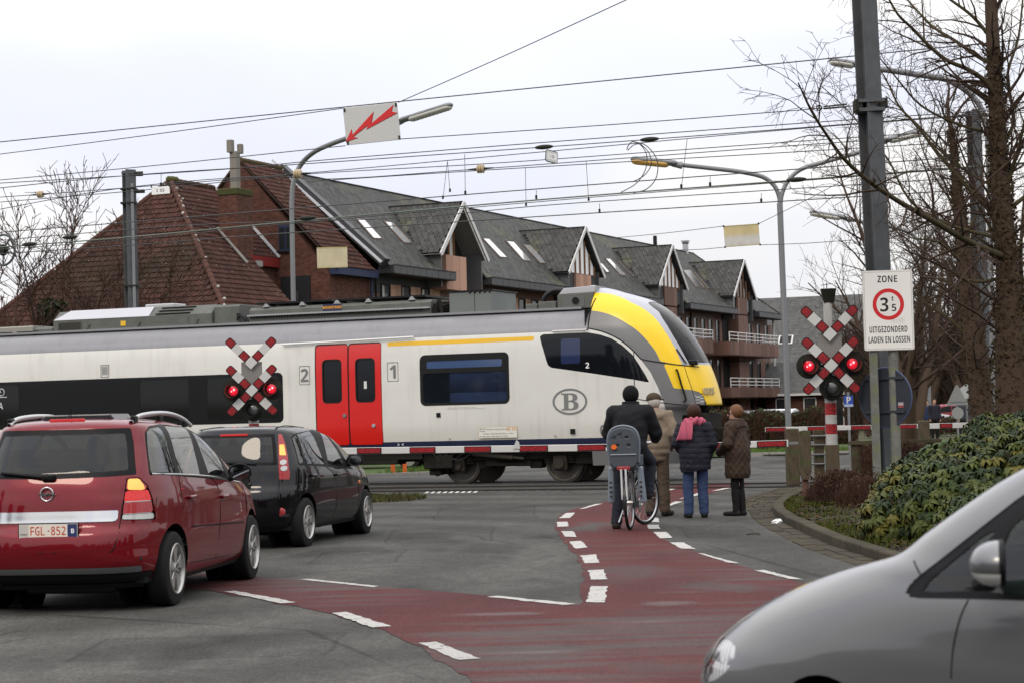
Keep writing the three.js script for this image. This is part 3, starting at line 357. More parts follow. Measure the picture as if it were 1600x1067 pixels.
{const f1=loc(apt,1024,383,'z',RZ),f2=loc(apt,1071.5,390,'z',RZ);part('flue',cyl(0.14,0.16,1.3,10,f1.x,f1.y,f1.z),BM.dark,apt);part('flue',[cyl(0.22,0.22,1.0,12,f2.x,f2.y+0.1,f2.z),cyl(0.34,0.34,0.07,12,f2.x,f2.y+0.62,f2.z),cyl(0.3,0.22,0.12,12,f2.x,f2.y+0.45,f2.z)],BM.metal,apt);part('downpipe',[rod(V(44.5,8,0),V(44.5,0,0),0.07,8),rod(V(A0+0.35,8.1,-0.2),V(A0+0.35,0,-0.2),0.06,8)],BM.dark,apt);part('corner_trim',rod(V(A1-0.2,8.1,0.1),V(A1-0.2,0,0.1),0.09,8),BM.white,apt);}
const red=thing('brick_house','red brick house with dark red tiled roof, tall chimney and hipped wing facing the tracks','house',bPos,bTurn);
const redTint=(br)=>(R,u,w)=>{const k=0.62+0.6*R()+0.5*(fbm(u*0.5,w*0.6,3)-0.5),m=sstep(0.5,0.8,fbm(u*0.3+5,w*0.3,3))*br;return[lerp(0.056,0.034,m)*k,lerp(0.0235,0.0215,m)*k,lerp(0.0175,0.0135,m)*k];};
const aG=-5.36,gz=-4.6,gy=13.25,ey=8.25;
{const W=V(0,gy-ey,gz-0.25).normalize(),len=Math.hypot(gy-ey,gz-0.25);
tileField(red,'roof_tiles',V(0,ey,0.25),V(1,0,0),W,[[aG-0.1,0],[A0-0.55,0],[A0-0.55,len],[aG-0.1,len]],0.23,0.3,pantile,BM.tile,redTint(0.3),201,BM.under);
part('roof',polyGeo([V(aG,gy,gz),V(A0,gy,gz),V(A0,ey,-9.4),V(aG,ey,-9.4)]),BM.under,red);part('ridge_tile',Array.from({length:12},(_,i)=>cylX(0.13,0.14,0.33,10,aG+0.2+i*0.335,gy+0.02,gz)),M([0.07,0.055,0.025],0.9),red,'mossy ridge tiles');
part('wall',boxUV(prism([[-0.15,0],[-0.15,ey-0.3],[gz,gy-0.06],[-9.1,ey],[-9.1,0]].map(([z,y])=>[-z,y]),A0-0.2-aG).rotateY(Math.PI/2).translate(aG,0,0),1/2.4),BM.brick,red,'brick gable wall');
part('verge',bar(V(aG-0.05,gy+0.0,gz),V(aG-0.05,ey,0.2),0.07,0.07),M([0.03,0.016,0.012],0.8),red);part('verge',bar(V(aG-0.05,gy+0.02,gz),V(aG-0.05,ey,-9.3),0.16,0.08),M([0.06,0.03,0.022],0.8),red);
part('eaves_band',box(A0-aG-0.4,0.38,0.5,(aG+A0)/2-0.1,ey-0.17,0.05),BM.blind,red,'dark blue band under the eaves');part('downpipe',rod(V(A0-0.5,8,0.02),V(A0-0.5,0,0.02),0.06,8),BM.blind,red);
const win=part('window',[box(0.08,1.15,0.7,aG-0.0,9.62,-2.3)],BM.blind,red);part('window_pane',box(0.06,0.95,0.26,aG-0.03,9.62,-2.48),BM.glass,win);part('window_pane',box(0.06,0.95,0.26,aG-0.03,9.62,-2.14),BM.glass,win);part('sill',box(0.14,0.07,0.9,aG-0.05,9.02,-2.3),BM.dark,win);
const op=part('window',box(0.1,2.2,1.5,aG,6.8,-1.85),BM.dark,red,'wide dark opening');part('window_pane',box(0.04,1.6,0.6,aG-0.05,6.4,-2.1),BM.glass,op);part('mullion',box(0.06,1.6,0.06,aG-0.06,6.4,-1.75),BM.leadWall,op);
}
{
const ry=12.05,rz=-5.95,eb=0.5,eL=-12.4,eyw=5.3,ha=-8.95,ca=-14.7,cut0=-7.9;
const Wr=V(0,ry-eyw,rz-eb).normalize(),lr=Math.hypot(ry-eyw,rz-eb),wOf=(y)=>(y-eyw)/(ry-eyw)*lr;
const wing=part('hipped_wing',box(cut0-ca-0.4,eyw,eb-eL-0.6,(ca+cut0)/2,eyw/2,(eb+eL)/2),BM.brick,red);
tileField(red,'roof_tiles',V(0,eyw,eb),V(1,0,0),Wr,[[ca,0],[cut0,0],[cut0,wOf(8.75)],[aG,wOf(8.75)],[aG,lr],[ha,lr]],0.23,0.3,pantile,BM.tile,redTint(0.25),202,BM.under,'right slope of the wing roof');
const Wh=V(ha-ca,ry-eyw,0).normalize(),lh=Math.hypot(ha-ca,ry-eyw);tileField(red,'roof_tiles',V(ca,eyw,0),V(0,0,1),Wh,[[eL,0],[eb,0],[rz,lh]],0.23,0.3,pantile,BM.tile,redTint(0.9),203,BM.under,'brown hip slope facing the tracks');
part('roof',polyGeo([V(ha,ry,rz),V(aG,ry,rz),V(aG,eyw,eL),V(ca,eyw,eL)]),BM.under,red);
part('ridge_tile',Array.from({length:10},(_,i)=>cylX(0.13,0.14,0.34,10,ha+0.2+i*0.345,ry+0.04,rz)),M([0.06,0.035,0.022],0.9),red);
{const A=V(ha,ry+0.05,rz),Bq=V(ca,eyw+0.05,eb),C=V(ca,eyw+0.05,eL),n=30,R=rng(9),gs=[],mort=[];for(const E of[Bq,C])for(let i=0;i<n;i++){gs.push(rod(A.clone().lerp(E,i/n),A.clone().lerp(E,(i+1)/n),0.115,8,0.13));if(R()<0.65)mort.push(sph(0.03+R()*0.05,...A.clone().lerp(E,(i+R())/n).add(V((R()-0.5)*0.2,0.07,(R()-0.3)*0.25)).toArray(),7));}part('hip_tile',gs,M([0.075,0.036,0.027],0.9),red);part('mortar',mort,M([0.42,0.4,0.37],0.9),red,'pale mortar spots along the hips');}
part('moss',[0,1,2,3,4].map((i)=>sph(0.16,ha-0.1+i*0.12,ry+0.08,rz+(i%2)*0.1,8).scale(1,1,1)),M([0.07,0.07,0.025],1),red);
part('flashing',bar(V(aG-0.08,10.5,-4.2),V(aG-0.08,8.78,-2.6),0.1,0.1),M([0.5,0.5,0.52],0.5),red);part('flashing',bar(V(aG-0.08,ry+0.1,rz+0.05),V(aG-0.08,ry-0.4,rz+0.6),0.12,0.1),M([0.5,0.5,0.52],0.5),red);
part('fascia',box(aG-cut0+0.1,0.42,0.08,(aG+cut0)/2,8.52,-2.68),M([0.16,0.02,0.018],0.6),red,'dark red fascia board');part('wall',boxUV(box(aG-cut0,8.3,0.2,(aG+cut0)/2,4.15,-3.0),1/2.4),BM.brick,red);part('window',[box(0.7,0.9,0.06,-6.6,7.3,-2.9),box(0.5,0.8,0.07,-6.5,7.28,-2.89)],BM.dark,red);
const q=loc(apt,366,311,'x',-8.3),cz=q.z;const ch=part('chimney',boxUV(box(1.25,4.4,0.95,-8.25,9.25,cz),1/2.4),BM.brick,red);part('chimney_cap',rbox(1.33,0.3,1.03,0.05,-8.25,11.42,cz),M([0.055,0.055,0.022],1),ch,'moss grown chimney cap');const pp=loc(apt,367.5,300,'x',-8.25);part('flue',[rbox(0.34,1.75,0.34,0.03,-8.25,12.35,pp.z),rbox(0.26,0.55,0.26,0.03,-8.4,13.45,pp.z-0.12),rbox(0.22,0.42,0.22,0.03,-8.05,13.35,pp.z+0.16)],M([0.2,0.185,0.16],0.9),ch,'tall concrete flue pipe');part('lead_flashing',[box(0.5,0.25,0.06,-7.6,8.35,cz+0.75).rotateX(0),bar(V(-8.92,9.9,cz-0.52),V(-8.92,8.3,cz+0.95),0.08,0.08)],M([0.26,0.25,0.23],0.7),ch);
}
function house(name,label,pos,turn,w,d,h,rh,wallM,roofM,wins,extra){
const o=thing(name,label,'house',pos,turn);part('wall',boxUV(prism([[-d/2,0],[d/2,0],[d/2,h],[0,h+rh],[-d/2,h]],w).rotateY(Math.PI/2).translate(-w/2,0,0),1/2.4),wallM,o);
for(const s of[-1,1])part('roof',polyGeo([V(-w/2-0.3,h+rh+0.1,0),V(w/2+0.3,h+rh+0.1,0),V(w/2+0.3,h-0.15,s*(d/2+0.35)),V(-w/2-0.3,h-0.15,s*(d/2+0.35))],[[0,0],[w,0],[w,6],[0,6]]),roofM,o);
part('gutter',box(w+0.6,0.16,0.14,0,h-0.18,d/2+0.4),BM.white,o);
for(const[x,y,ww,hh,m]of wins){const f=part('window',box(ww+0.16,hh+0.16,0.08,x,y,d/2+0.01),BM.white,o);part('window_pane',box(ww,hh,0.04,x,y,d/2+0.045),m||BM.glass,f);}
if(extra)extra(o);return o;
}
const farRoof=M(0xffffff,0.7,{map:colTex(256,256,(u,v)=>{const r=Math.floor(v*24),k=(0.75+0.4*H2(Math.floor(u*24+(r%2)*0.5),r))*(v*24-r<0.12?0.6:1);return[0.085*k,0.084*k,0.08*k];},{rep:[0.2,0.2]})});
{const p=D(1262,640,170);p.y=0;house('slate_roofed_house','grey slate roofed house behind the right-hand crossing signal with a small roof window',p,-0.32,11,12,5.2,5.6,BM.brick,farRoof,[[-3,2.2,1,1.5],[0.4,2.2,1,1.5],[3,1.2,1.1,2.2]],(o)=>{const f=part('roof_window',box(1.2,0.12,1.1).rotateX(0.72).translate(-0.9,7.1,4.2),BM.white,o);part('window_pane',box(0.95,0.1,0.85).rotateX(0.72).translate(-0.9,7.15,4.25),BM.dark,f);part('aerial',[rod(V(2,10.6,0),V(2,12,0),0.04,5),rod(V(1.5,11.8,0),V(2.5,11.9,0),0.03,5),rod(V(1.6,11.4,0),V(2.4,11.5,0),0.03,5)],BM.dark,o);});}
{const p=D(1300,640,150);p.y=0;house('brick_terrace','low red brick house with white framed openings seen under the right-hand signal',p,-0.25,9,8,2.6,2.2,BM.brick,farRoof,[[-3.2,1.1,0.9,2],[-1.2,1.1,0.8,2],[0.8,1.1,0.8,2],[2.8,1.1,0.9,2,M([0.5,0.1,0.03],0.6)]]);}
const train=thing('passenger_train','white and grey electric passenger train with red doors and yellow rounded nose crossing the road','train',T.position,turnT);
const tp=(px,py,z=0.69)=>{const p=loc(T,px,py,'z',z);return[p.x,p.y];};
const dirtMap=(r,g,b,amt)=>colTex(512,256,(u,v)=>{const n=fbm(u*12,v*5,4,12),st=fbm(u*70,v*2,3,70),k=1-amt*(0.5*n+0.6*sstep(0.45,0.8,st)*n),lo=sstep(0.35,0.0,v)*amt*0.5;return[r*(k-lo*0.7),g*(k-lo*0.8),b*(k-lo)];},{rep:[1,1]});
const trainUV=(p)=>[p.x/7,(p.y-0.9)/2.6];
const TM={
white:M(0xffffff,0.32,{map:dirtMap(0.67,0.66,0.615,0.2),clearcoat:0.25,clearcoatRoughness:0.3}),grey:M(0xffffff,0.42,{map:dirtMap(0.225,0.225,0.24,0.2)}),noseGrey:M(0xffffff,0.38,{map:dirtMap(0.15,0.15,0.15,0.12)}),
blue:M([0.012,0.018,0.05],0.4),yellow:M(0xffffff,0.3,{map:dirtMap(0.86,0.56,0.0,0.08),clearcoat:0.15,clearcoatRoughness:0.2}),red:M(0xffffff,0.3,{map:dirtMap(0.6,0.006,0.003,0.06),clearcoat:0.4,clearcoatRoughness:0.2}),
silver:M([0.34,0.35,0.39],0.25,{clearcoat:0.4}),black:M([0.007,0.007,0.008],0.4,{specularIntensity:0.5}),glass:M([0.006,0.007,0.009],0.06,{specularIntensity:0.55}),blueGlass:M(0xffffff,0.05,{specularIntensity:0.7,map:colTex(128,64,(u,v)=>{const n=fbm(u*7,v*3,4,7),s=sstep(0.75,0.1,u+(n-0.5)*0.7)*(0.3+0.7*v);return[0.007+0.03*s*n,0.009+0.05*s*n,0.014+0.12*s*n];},{rep:[1.2,2.2]})}),
rubber:M([0.012,0.012,0.012],0.7),roofBox:M(0xffffff,0.6,{map:colTex(256,256,(u,v)=>{const n=0.75+0.4*fbm(u*6,v*10,4,6);return[0.115*n,0.12*n,0.107*n];})}),roofPale:M([0.3,0.3,0.31],0.45),under:M(0xffffff,0.85,{map:colTex(256,256,(u,v)=>{const n=0.4+1.0*fbm(u*10,v*10,4,10);return[0.016*n,0.0145*n,0.0115*n];})}),steel:M([0.1,0.09,0.08],0.45,{metalness:0.8}),decal:M([0.16,0.165,0.16],0.5),ochre:M([0.72,0.42,0.01],0.4),
};
const S0=-15,S1=3.28,ZC=-0.75;
const prof=smoothKeys([[0.82,1.36],[1.0,1.4],[1.4,1.435],[2.6,1.44],[3.0,1.425],[3.35,1.38],[3.6,1.25],[3.76,1.05],[3.84,0.8],[3.885,0.35],[3.9,0]]);
const profY=[];for(let i=0;i<=50;i++)profY.push(0.82+(3.35-0.82)*i/50);for(const y of[3.4,3.45,3.5,3.55,3.6,3.64,3.68,3.72,3.76,3.79,3.82,3.84,3.86,3.875,3.885,3.893,3.9])profY.push(y);
let near=surf((u,v)=>{const y=profY[Math.round(v*(profY.length-1))];return V(lerp(S0,S1,u),y,ZC+prof(y));},340,profY.length-1);
const far=surf((u,v)=>{const y=profY[Math.round(v*(profY.length-1))];return V(lerp(S1,S0,u),y,ZC-prof(y));},20,profY.length-1);
const take=(name,fn,mat,off=0,label,parent=train)=>{const[a,b]=cut(near,fn);near=b;return part(name,geoOf(a,off,trainUV),mat,parent,label);};
{const[dl]=tp(491,560),[dr]=tp(597,640),dt=3.275,db=0.955,mid=(dl+dr)/2;
for(const[x0,x1,nm]of[[dl,mid,'left'],[mid,dr,'right']]){
const sd=sdPoly(rr(x0+0.018,db+0.015,x1-0.018,dt-0.02,0.05));let leaf;{const full=sdPoly(rr(x0,db,x1,dt,0.07));const[a,rest]=cut(near,(x,y)=>full(x,y));near=rest;const[lf,gap]=cut(a,(x,y)=>sd(x,y));part('door_seal',geoOf(gap,-0.02,trainUV),TM.rubber,train);leaf=lf;}
const w=x1-x0,win=rr(x0+w*0.21,1.93,x1-w*0.2,2.93,0.1),sw=sdPoly(win);const[wi,lf2]=cut(leaf,(x,y)=>sw(x,y)),[pane,rim]=cut(wi,(x,y)=>sw(x,y)+0.035);
const d=part('door',geoOf(lf2,-0.012,trainUV),TM.red,train,nm==='right'?undefined:undefined);
part('window_seal',geoOf(rim,-0.008,trainUV),TM.rubber,d);part('window_pane',geoOf(pane,-0.03,trainUV),TM.glass,d);
if(nm==='right'){part('door_button',cylZ(0.04,0.045,0.03,16,...tp(583.5,664.5),0.69),TM.roofPale,d);part('notice',box(0.07,0.17,0.004,...tp(570,601),0.672),M([0.6,0.6,0.58],0.6),d);}
else part('door_button',cylZ(0.04,0.045,0.03,16,...tp(538,649),0.69),TM.decal,d);
}
}
{const c=rr(...tp(657,634),...tp(794.5,549.5),0.12),s=sdPoly(c.map(([x,y])=>[x,y]));const[a,rest]=cut(near,(x,y)=>s(x,y));near=rest;
const up=sdPoly(rr(...tp(666,576),...tp(784,560),0.02)),lo=sdPoly(rr(...tp(662,629.5),...tp(791,579),0.06));const[p1,r1]=cut(a,(x,y)=>up(x,y)),[p2,r2]=cut(r1,(x,y)=>lo(x,y));
const w=part('window',geoOf(r2,0.004,trainUV),TM.rubber,train);part('window_pane',geoOf(p1,-0.004,trainUV),M([0.05,0.085,0.18],0.08),w,'narrow upper pane tinted blue');part('window_pane',geoOf(p2,-0.012,trainUV),TM.blueGlass,w);}
{const[bx,by]=tp(441,660),ty=2.675,s=sdPoly(rr(S0-2,1.52,tp(441.5,600)[0],ty,0.12));const[a,rest]=cut(near,(x,y)=>s(x,y));near=rest;let left=a;const panes=[];
for(const[x0,x1]of[[-40,28],[218,294],[323,434]]){const q=sdPoly(rr(tp(x0,620)[0],1.62,tp(x1,620)[0],2.6,0.05));const[p,r]=cut(left,(x,y)=>q(x,y));left=r;panes.push(p);}
const w=part('window',geoOf(left,0.002,trainUV),M([0.006,0.0065,0.007],0.25,{specularIntensity:0.5}),train,'long dark window band of the first coach');for(const p of panes)part('window_pane',geoOf(p,-0.004,trainUV),M([0.008,0.009,0.009],0.04,{specularIntensity:0.6}),w);
const sym=[];for(const dx of[-0.33,-0.02])sym.push(new THREE.TorusGeometry(0.085,0.012,6,20).translate(tp(5,612)[0]-0.05+dx,2.43,0.69));sym.push(box(0.62,0.02,0.004,tp(5,612)[0]-0.22,2.31,0.694),bar(V(tp(5,612)[0]-0.4,2.43,0.69),V(tp(5,612)[0]-0.15,2.55,0.69),0.015),bar(V(tp(5,612)[0]-0.15,2.55,0.69),V(tp(5,612)[0]-0.08,2.42,0.69),0.015));part('bicycle_symbol',sym,M([0.5,0.5,0.5],0.5),w);part('letter',tr(text('A',0.16),tp(0,635)[0],2.1,0.692),M([0.5,0.5,0.5],0.5),w);}
const outl=[[936,449.5],[951,451.5],[980,459],[1003,465],[1024,472],[1051,489],[1077,515.5],[1097,545],[1111.5,573],[1119,592],[1124,608],[1128.5,632]].map(([x,y])=>{const p=loc(T,x,y,'z',-1.1);return[p.x+0.05,p.y];});
const xfKeys=[[0.4,5.2],[0.75,5.35],[1.4,5.5],[1.58,5.62],...outl.map(([s,y])=>[y,s]).reverse()].filter((k,i,a)=>i===0||k[0]>a[i-1][0]+0.005);
const xf=smoothKeys(xfKeys),noseTop=xfKeys[xfKeys.length-1][0]+0.03;
const noseW=smoothKeys([[0.4,1.3],[0.82,1.36],[1.0,1.4],[1.4,1.435],[2.6,1.44],[3.0,1.425],[3.35,1.385],[3.6,1.3],[3.85,1.17],[4.05,1.0],[4.2,0.82],[4.32,0.58],[noseTop,0.02]]);
const s0y=(y)=>Math.min(3.28,xf(y)-0.1),PE=3.4,QE=2.0;
const noseHW=(s,y)=>{const a=s0y(y),t=clamp((s-a)/(xf(y)-a));return noseW(y)*Math.pow(Math.max(0,1-t**PE),1/QE);};
const npx=(px,py)=>{let z=0.69,p;for(let i=0;i<14;i++){p=loc(T,px,py,'z',z);z=lerp(z,ZC+noseHW(p.x,clamp(p.y,0.4,noseTop)),0.7);}return[p.x,p.y];};
const noseYs=[];for(let i=0;i<=84;i++){const t=i/84;noseYs.push(lerp(0.42,3.9,t));}for(let i=1;i<=26;i++)noseYs.push(lerp(3.9,noseTop,1-(1-i/26)**2));
let nose=surf((u,v)=>{const y=noseYs[Math.round(v*(noseYs.length-1))],a=s0y(y),L=xf(y)-a,w=noseW(y),th=(u-0.5)*Math.PI;
const c=Math.cos(th),sn=Math.sin(th),k=1/(Math.abs(c)**PE+Math.abs(sn)**QE)**0.5;
const zz=clamp(sn*Math.min(1.6,(Math.abs(c)**PE+Math.abs(sn)**QE)**(-1/QE)),-1,1),s=a+L*Math.pow(Math.max(0,1-Math.abs(zz)**QE),1/PE);let x=Math.min(s,xf(y));if(Math.abs(Math.abs(u-0.5)-0.5)<1e-6)x=Math.min(3.28,a);
return V(x,y,ZC-w*zz);},150,noseYs.length-1);
{const probe=nose.V.find((v)=>Math.abs(v.p.y-2)<0.05&&v.p.z>0.5);if(probe&&probe.n.z<0)nose.V.forEach((v)=>v.n.negate());const pb=near.V[2000];if(pb.n.z<0)near.V.forEach((v)=>v.n.negate());if(far.V[200].n.z>0)far.V.forEach((v)=>v.n.negate());}
const takeN=(name,fn,mat,off=0,label,parent=train)=>{const[a,b]=cut(nose,fn);nose=b;return part(name,geoOf(a,off,trainUV),mat,parent,label);};
const P=(list)=>list.map(([x,y])=>npx(x,y));
const gutter=curve2(P([[919.5,513],[938,517],[955,523.5],[972,533],[988.7,547],[1002,561]]),5);
{const win=curve2([tp(842.5,527),tp(846,522.8)],2).slice(0,1).concat([tp(843.5,524),tp(848,522.3)],[[S1,tp(919.5,519.5)[1]]],P([[938,523],[955,528.5],[972,539],[988.7,554],[1000,571],[1009,586],[1015,597.5],[990,592.7]]),[[S1,tp(919,582.3)[1]],tp(862,574.3),tp(857,571.5),tp(855,567.5)]);
const s=sdPoly(win),pane=sdPoly(rr(...tp(876.5,568.5),...tp(905.5,528),0.03));const[a,r]=cut(near,(x,y)=>s(x,y));near=r;const[p,q]=cut(a,(x,y)=>pane(x,y));
const[b,r2]=cut(nose,(x,y,z)=>Math.max(s(x,y),ZC-z));nose=r2;const w=part('cab_window',merge([geoOf(q,-0.004,trainUV),geoOf(b,-0.004,trainUV)]),TM.glass,train,'dark cab side window');part('window_pane',geoOf(p,-0.006,trainUV),M([0.02,0.03,0.08],0.05),w);
part('numeral',tr(text('2',0.125),...tp(918,570.5),0.693),M([0.8,0.8,0.8],0.5),train,'small white figure 2');}
const seamT=(pts,r)=>part('panel_gap',new THREE.TubeGeometry(new THREE.CatmullRomCurve3(pts.map(([x,y])=>V(x,y,ZC+noseHW(x,y)+0.001)),false,'centripetal'),60,r,6),TM.rubber,train);
seamT([[S1,gutter[0][1]],...gutter],0.014);seamT(P([[1002,561],[1018,564],[1035,566.5],[1052,569],[1066,570.5],[1080,571.8],[1092,573]]),0.013);seamT(P([[990.5,549],[991,585],[992,622],[993,690]]),0.009);seamT(P([[992,622.5],[1014,626],[1036,629],[1062,631.5],[1087,633]]),0.01);seamT(P([[1069.6,572],[1074,586],[1079,600],[1084,616],[1087.5,632]]),0.007);seamT([[S1-0.01,3.35],[S1+0.0,3.6],[S1+0.02,3.85],[S1+0.06,4.05]],0.016);
const yTopEdge=P([[928,457.5],[953,459.4],[972,465],[988.7,474],[1004,481.5],[1024,497.5],[1041,520.5],[1055.5,545],[1067,571]]),yLow=P([[1032,564],[1024,548],[1011.7,532.6],[994.6,515.5],[975,502.5],[960,494.5],[941,488],[922,485]]);
takeN('yellow_band',(x,y,z)=>Math.max(sdPoly([[3.1,yTopEdge[0][1]],...curve2(yTopEdge,4),...curve2(yLow,4),[3.1,yLow[yLow.length-1][1]]])(x,y)),TM.yellow);
{const b=P([[1066,570],[1037,568],[1044.6,586],[1053,606],[1082,609],[1092,612]]);const floor=1.66,lim=sdPoly([b[1],b[2],b[3],b[4],[b[5][0],b[5][1]],[5.62,floor+0.2],[7,floor+0.2],[7,b[0][1]+0.0],b[0]]);
const hl=sdPoly(P([[1084,609],[1098,615],[1106,633],[1088,632]]));takeN('headlight',(x,y,z)=>Math.max(hl(x,y),ZC-z),M(0xffffff,0.15,{map:colTex(64,64,(u,v)=>{const c=(Math.floor(u*14)+Math.floor(v*14))%2,n=H2(Math.floor(u*14),Math.floor(v*14));const k=0.05+0.5*n*c;return[k,k,k];},{rep:[7,6]}),clearcoat:1}),-0.01);
takeN('front_panel',(x,y)=>lim(x,y),TM.yellow,0,'yellow front panel');}
{const ws=P([[1012,473.5],[1030,487.5],[1043,509],[1060,537],[1076,566]]),edge=sdPoly([[3.9,6],[ws[0][0],6],...ws,[ws[4][0],2.585],[8,2.585],[8,6]]);takeN('windscreen',(x,y)=>edge(x,y),M([0.006,0.006,0.007],0.1,{specularIntensity:0.28}),-0.006);
takeN('silver_band',(x,y)=>sdPoly([[2,6],[2,yTopEdge[0][1]],...curve2(yTopEdge,4),[8,2.6],[8,6]])(x,y),TM.silver);}
takeN('front_panel',(x,y)=>Math.max(1.66-y,5.6-x),TM.yellow);
takeN('coupler_recess',(x,y)=>Math.max(y-1.66,5.33-x),TM.black,-0.1);
{const wg=P([[1002,562],[1016.5,581],[1028.7,605.6],[1038.5,632.5],[1044.5,659],[1050,690]]);const s=sdPoly([[2,5],[2,0.4],[wg[5][0],0.4],[wg[5][0],wg[5][1]],...wg.slice().reverse(),...gutter.slice().reverse(),[2,3.36]]);takeN('body_shell',(x,y)=>Math.max(s(x,y),1.02-y),TM.white,0,'white cab side panel');takeN('sill_stripe',(x,y)=>Math.max(s(x,y),0.84-y),TM.blue);}
{const vent=sdPoly(P([[1066,648],[1100,648],[1100,665],[1066,663]]));takeN('nose_vent',(x,y,z)=>Math.max(vent(x,y),ZC-z),TM.black,-0.03);}
part('nose_shell',geoOf(nose,0,trainUV),TM.noseGrey,train,'grey painted nose and skirt');
take('yellow_stripe',(x,y,z)=>{const a=tp(604,545)[1],[x0]=tp(604,541),[x1]=tp(834,531);return sdPoly([[x0,3.17],[x1,3.17],[x1,3.265],[x0,3.265]])(x,y);},TM.ochre,0.001,'narrow ochre first class stripe');
take('sill_stripe',(x,y)=>y-1.02,TM.blue);take('body_shell',(x,y)=>y-3.345,TM.white);part('roof_edge',geoOf(near,0,trainUV),TM.grey,train);
part('body_shell',geoOf(far,0,trainUV),TM.white,train);part('gangway_wall',box(0.02,3,2.7,3.2,2.3,ZC),TM.black,train);
part('floor_pan',box(S1-S0+1.2,0.06,2.6,(S0+S1)/2+0.6,0.83,ZC),TM.under,train);
{const rail=(a,b)=>rod(V(tp(a[0],a[1])[0],tp(a[0],a[1])[1],0.7),V(tp(b[0],b[1])[0],tp(b[0],b[1])[1],0.7),0.022,8);part('rain_gutter',rail([441,538.5],[646,526.5]),M([0.66,0.66,0.65],0.4),train);part('rain_gutter',rail([863,518],[916,515.5]),M([0.5,0.5,0.49],0.4),train);}
const dec=(g,px,py,z=0.693)=>tr(g,...tp(px,py),z);
const outline=(w,h,t)=>prism([[-w/2,-h/2],[w/2,-h/2],[w/2,h/2],[-w/2,h/2]],0.002,0,[[[-w/2+t,-h/2+t],[w/2-t,-h/2+t],[w/2-t,h/2-t],[-w/2+t,h/2-t]]]);
part('class_number',[dec(text('2',0.3),475.5,586),dec(outline(0.27,0.43,0.012),475.5,586)],TM.decal,train,'grey figure 2 in a box');part('class_number',[dec(text('1',0.3),613.5,580.5),dec(outline(0.27,0.43,0.012),613.5,580.5)],TM.decal,train,'grey figure 1 in a box');
{const ell=(a,b,n=48)=>Array.from({length:n},(_,i)=>[a*Math.cos(i/n*6.2832),b*Math.sin(i/n*6.2832)]);part('railway_emblem',[dec(prism(ell(0.4,0.285),0.002,0,[ell(0.355,0.242)]),890.5,627),dec(text('B',0.37,0.002,fontSerif,1.25),890.5,627)],TM.decal,train,'grey letter B in an oval ring');}
part('coach_number',[dec(text('0',0.22,0.003,font,0.85),942,671.5),dec(text('8',0.22,0.003,font,0.85),953,671)],TM.decal,train);
{const[s,y]=npx(1107,610.5),e=0.03,a=Math.atan2(-(noseHW(s+e,y)-noseHW(s-e,y))/(2*e),1),g=text('0808',0.16,0.03,font,0.85).rotateX(-0.12).rotateY(a);g.translate(s+Math.sin(a)*0.0,y,ZC+noseHW(s,y));part('fleet_number',g,M([0.5,0.4,0.2],0.5),train);}
part('side_socket',[dec(box(0.1,0.1,0.02),685,648),dec(box(0.11,0.11,0.02),895,673.5)],TM.black,train);
{const plate=canvasTex(512,180,(c,w,h)=>{c.fillStyle='#d2d1c8';c.fillRect(0,0,w,h);c.strokeStyle='#b08a50';c.lineWidth=4;c.strokeRect(3,3,w-6,h-6);c.fillStyle='#4a4844';c.font='bold 30px sans-serif';c.fillText('Masse',14,40);c.fillText('Frein',14,78);c.fillText('2x 68 t nd pa R-R Mg',110,52);c.fillText('R Max 154 (82+67+81t)  119 t',60,122);c.fillText('R+Mg Max 205 (82+71+81t)',14,164);c.strokeStyle='#c08a20';c.lineWidth=6;c.strokeRect(378,14,46,46);c.strokeRect(448,14,46,46);c.beginPath();c.arc(401,37,14,0,7);c.stroke();c.beginPath();c.arc(471,37,14,0,7);c.stroke();});const[x0,y0]=tp(748,684.5),[x1,y1]=tp(808,665.5);part('data_plate',new THREE.PlaneGeometry(x1-x0,y1-y0).translate((x0+x1)/2,(y0+y1)/2,0.69),M(0xffffff,0.5,{map:plate}),train);}
{const lines=canvasTex(512,32,(c,w,h)=>{c.fillStyle='#d2d1c8';c.fillRect(0,0,w,h);c.fillStyle='#55534e';c.font='22px sans-serif';c.fillText('Buitenspiegels  Retroviseurs exterieurs',20,24);});const[x0,y0]=tp(697,637.5),[x1,y1]=tp(757,634.5);part('notice',new THREE.PlaneGeometry(x1-x0,0.05).translate((x0+x1)/2,(y0+y1)/2,0.694),M(0xffffff,0.5,{map:lines}),train);}
{const g=[dec(outline(0.23,0.3,0.015),163,579.5)];for(let i=-2;i<=2;i++)g.push(tr(box(0.012,0.2,0.004),tp(163,579)[0]+i*0.032,tp(163,579)[1],0.694));part('side_grille',g,TM.decal,train);}
for(const[x,y,s]of[[703,687.5,'24'],[868,683,'20']])part('small_number',tr(text(s,0.04),...tp(x,y-2),0.694),TM.decal,train);
part('lifting_mark',[-0.05,0.05].map((d)=>tr(text(d<0?'>':'<',0.08),tp(626,694)[0]+d,tp(626,694)[1],0.694)),M([0.6,0.6,0.6],0.5),train);
const rp=(px,py,z=0.2)=>tp(px,py,z);
const hull=(pts,z0,z1,bev=0.015)=>prism(pts,z1-z0-2*bev,bev).translate(0,0,z0+bev);
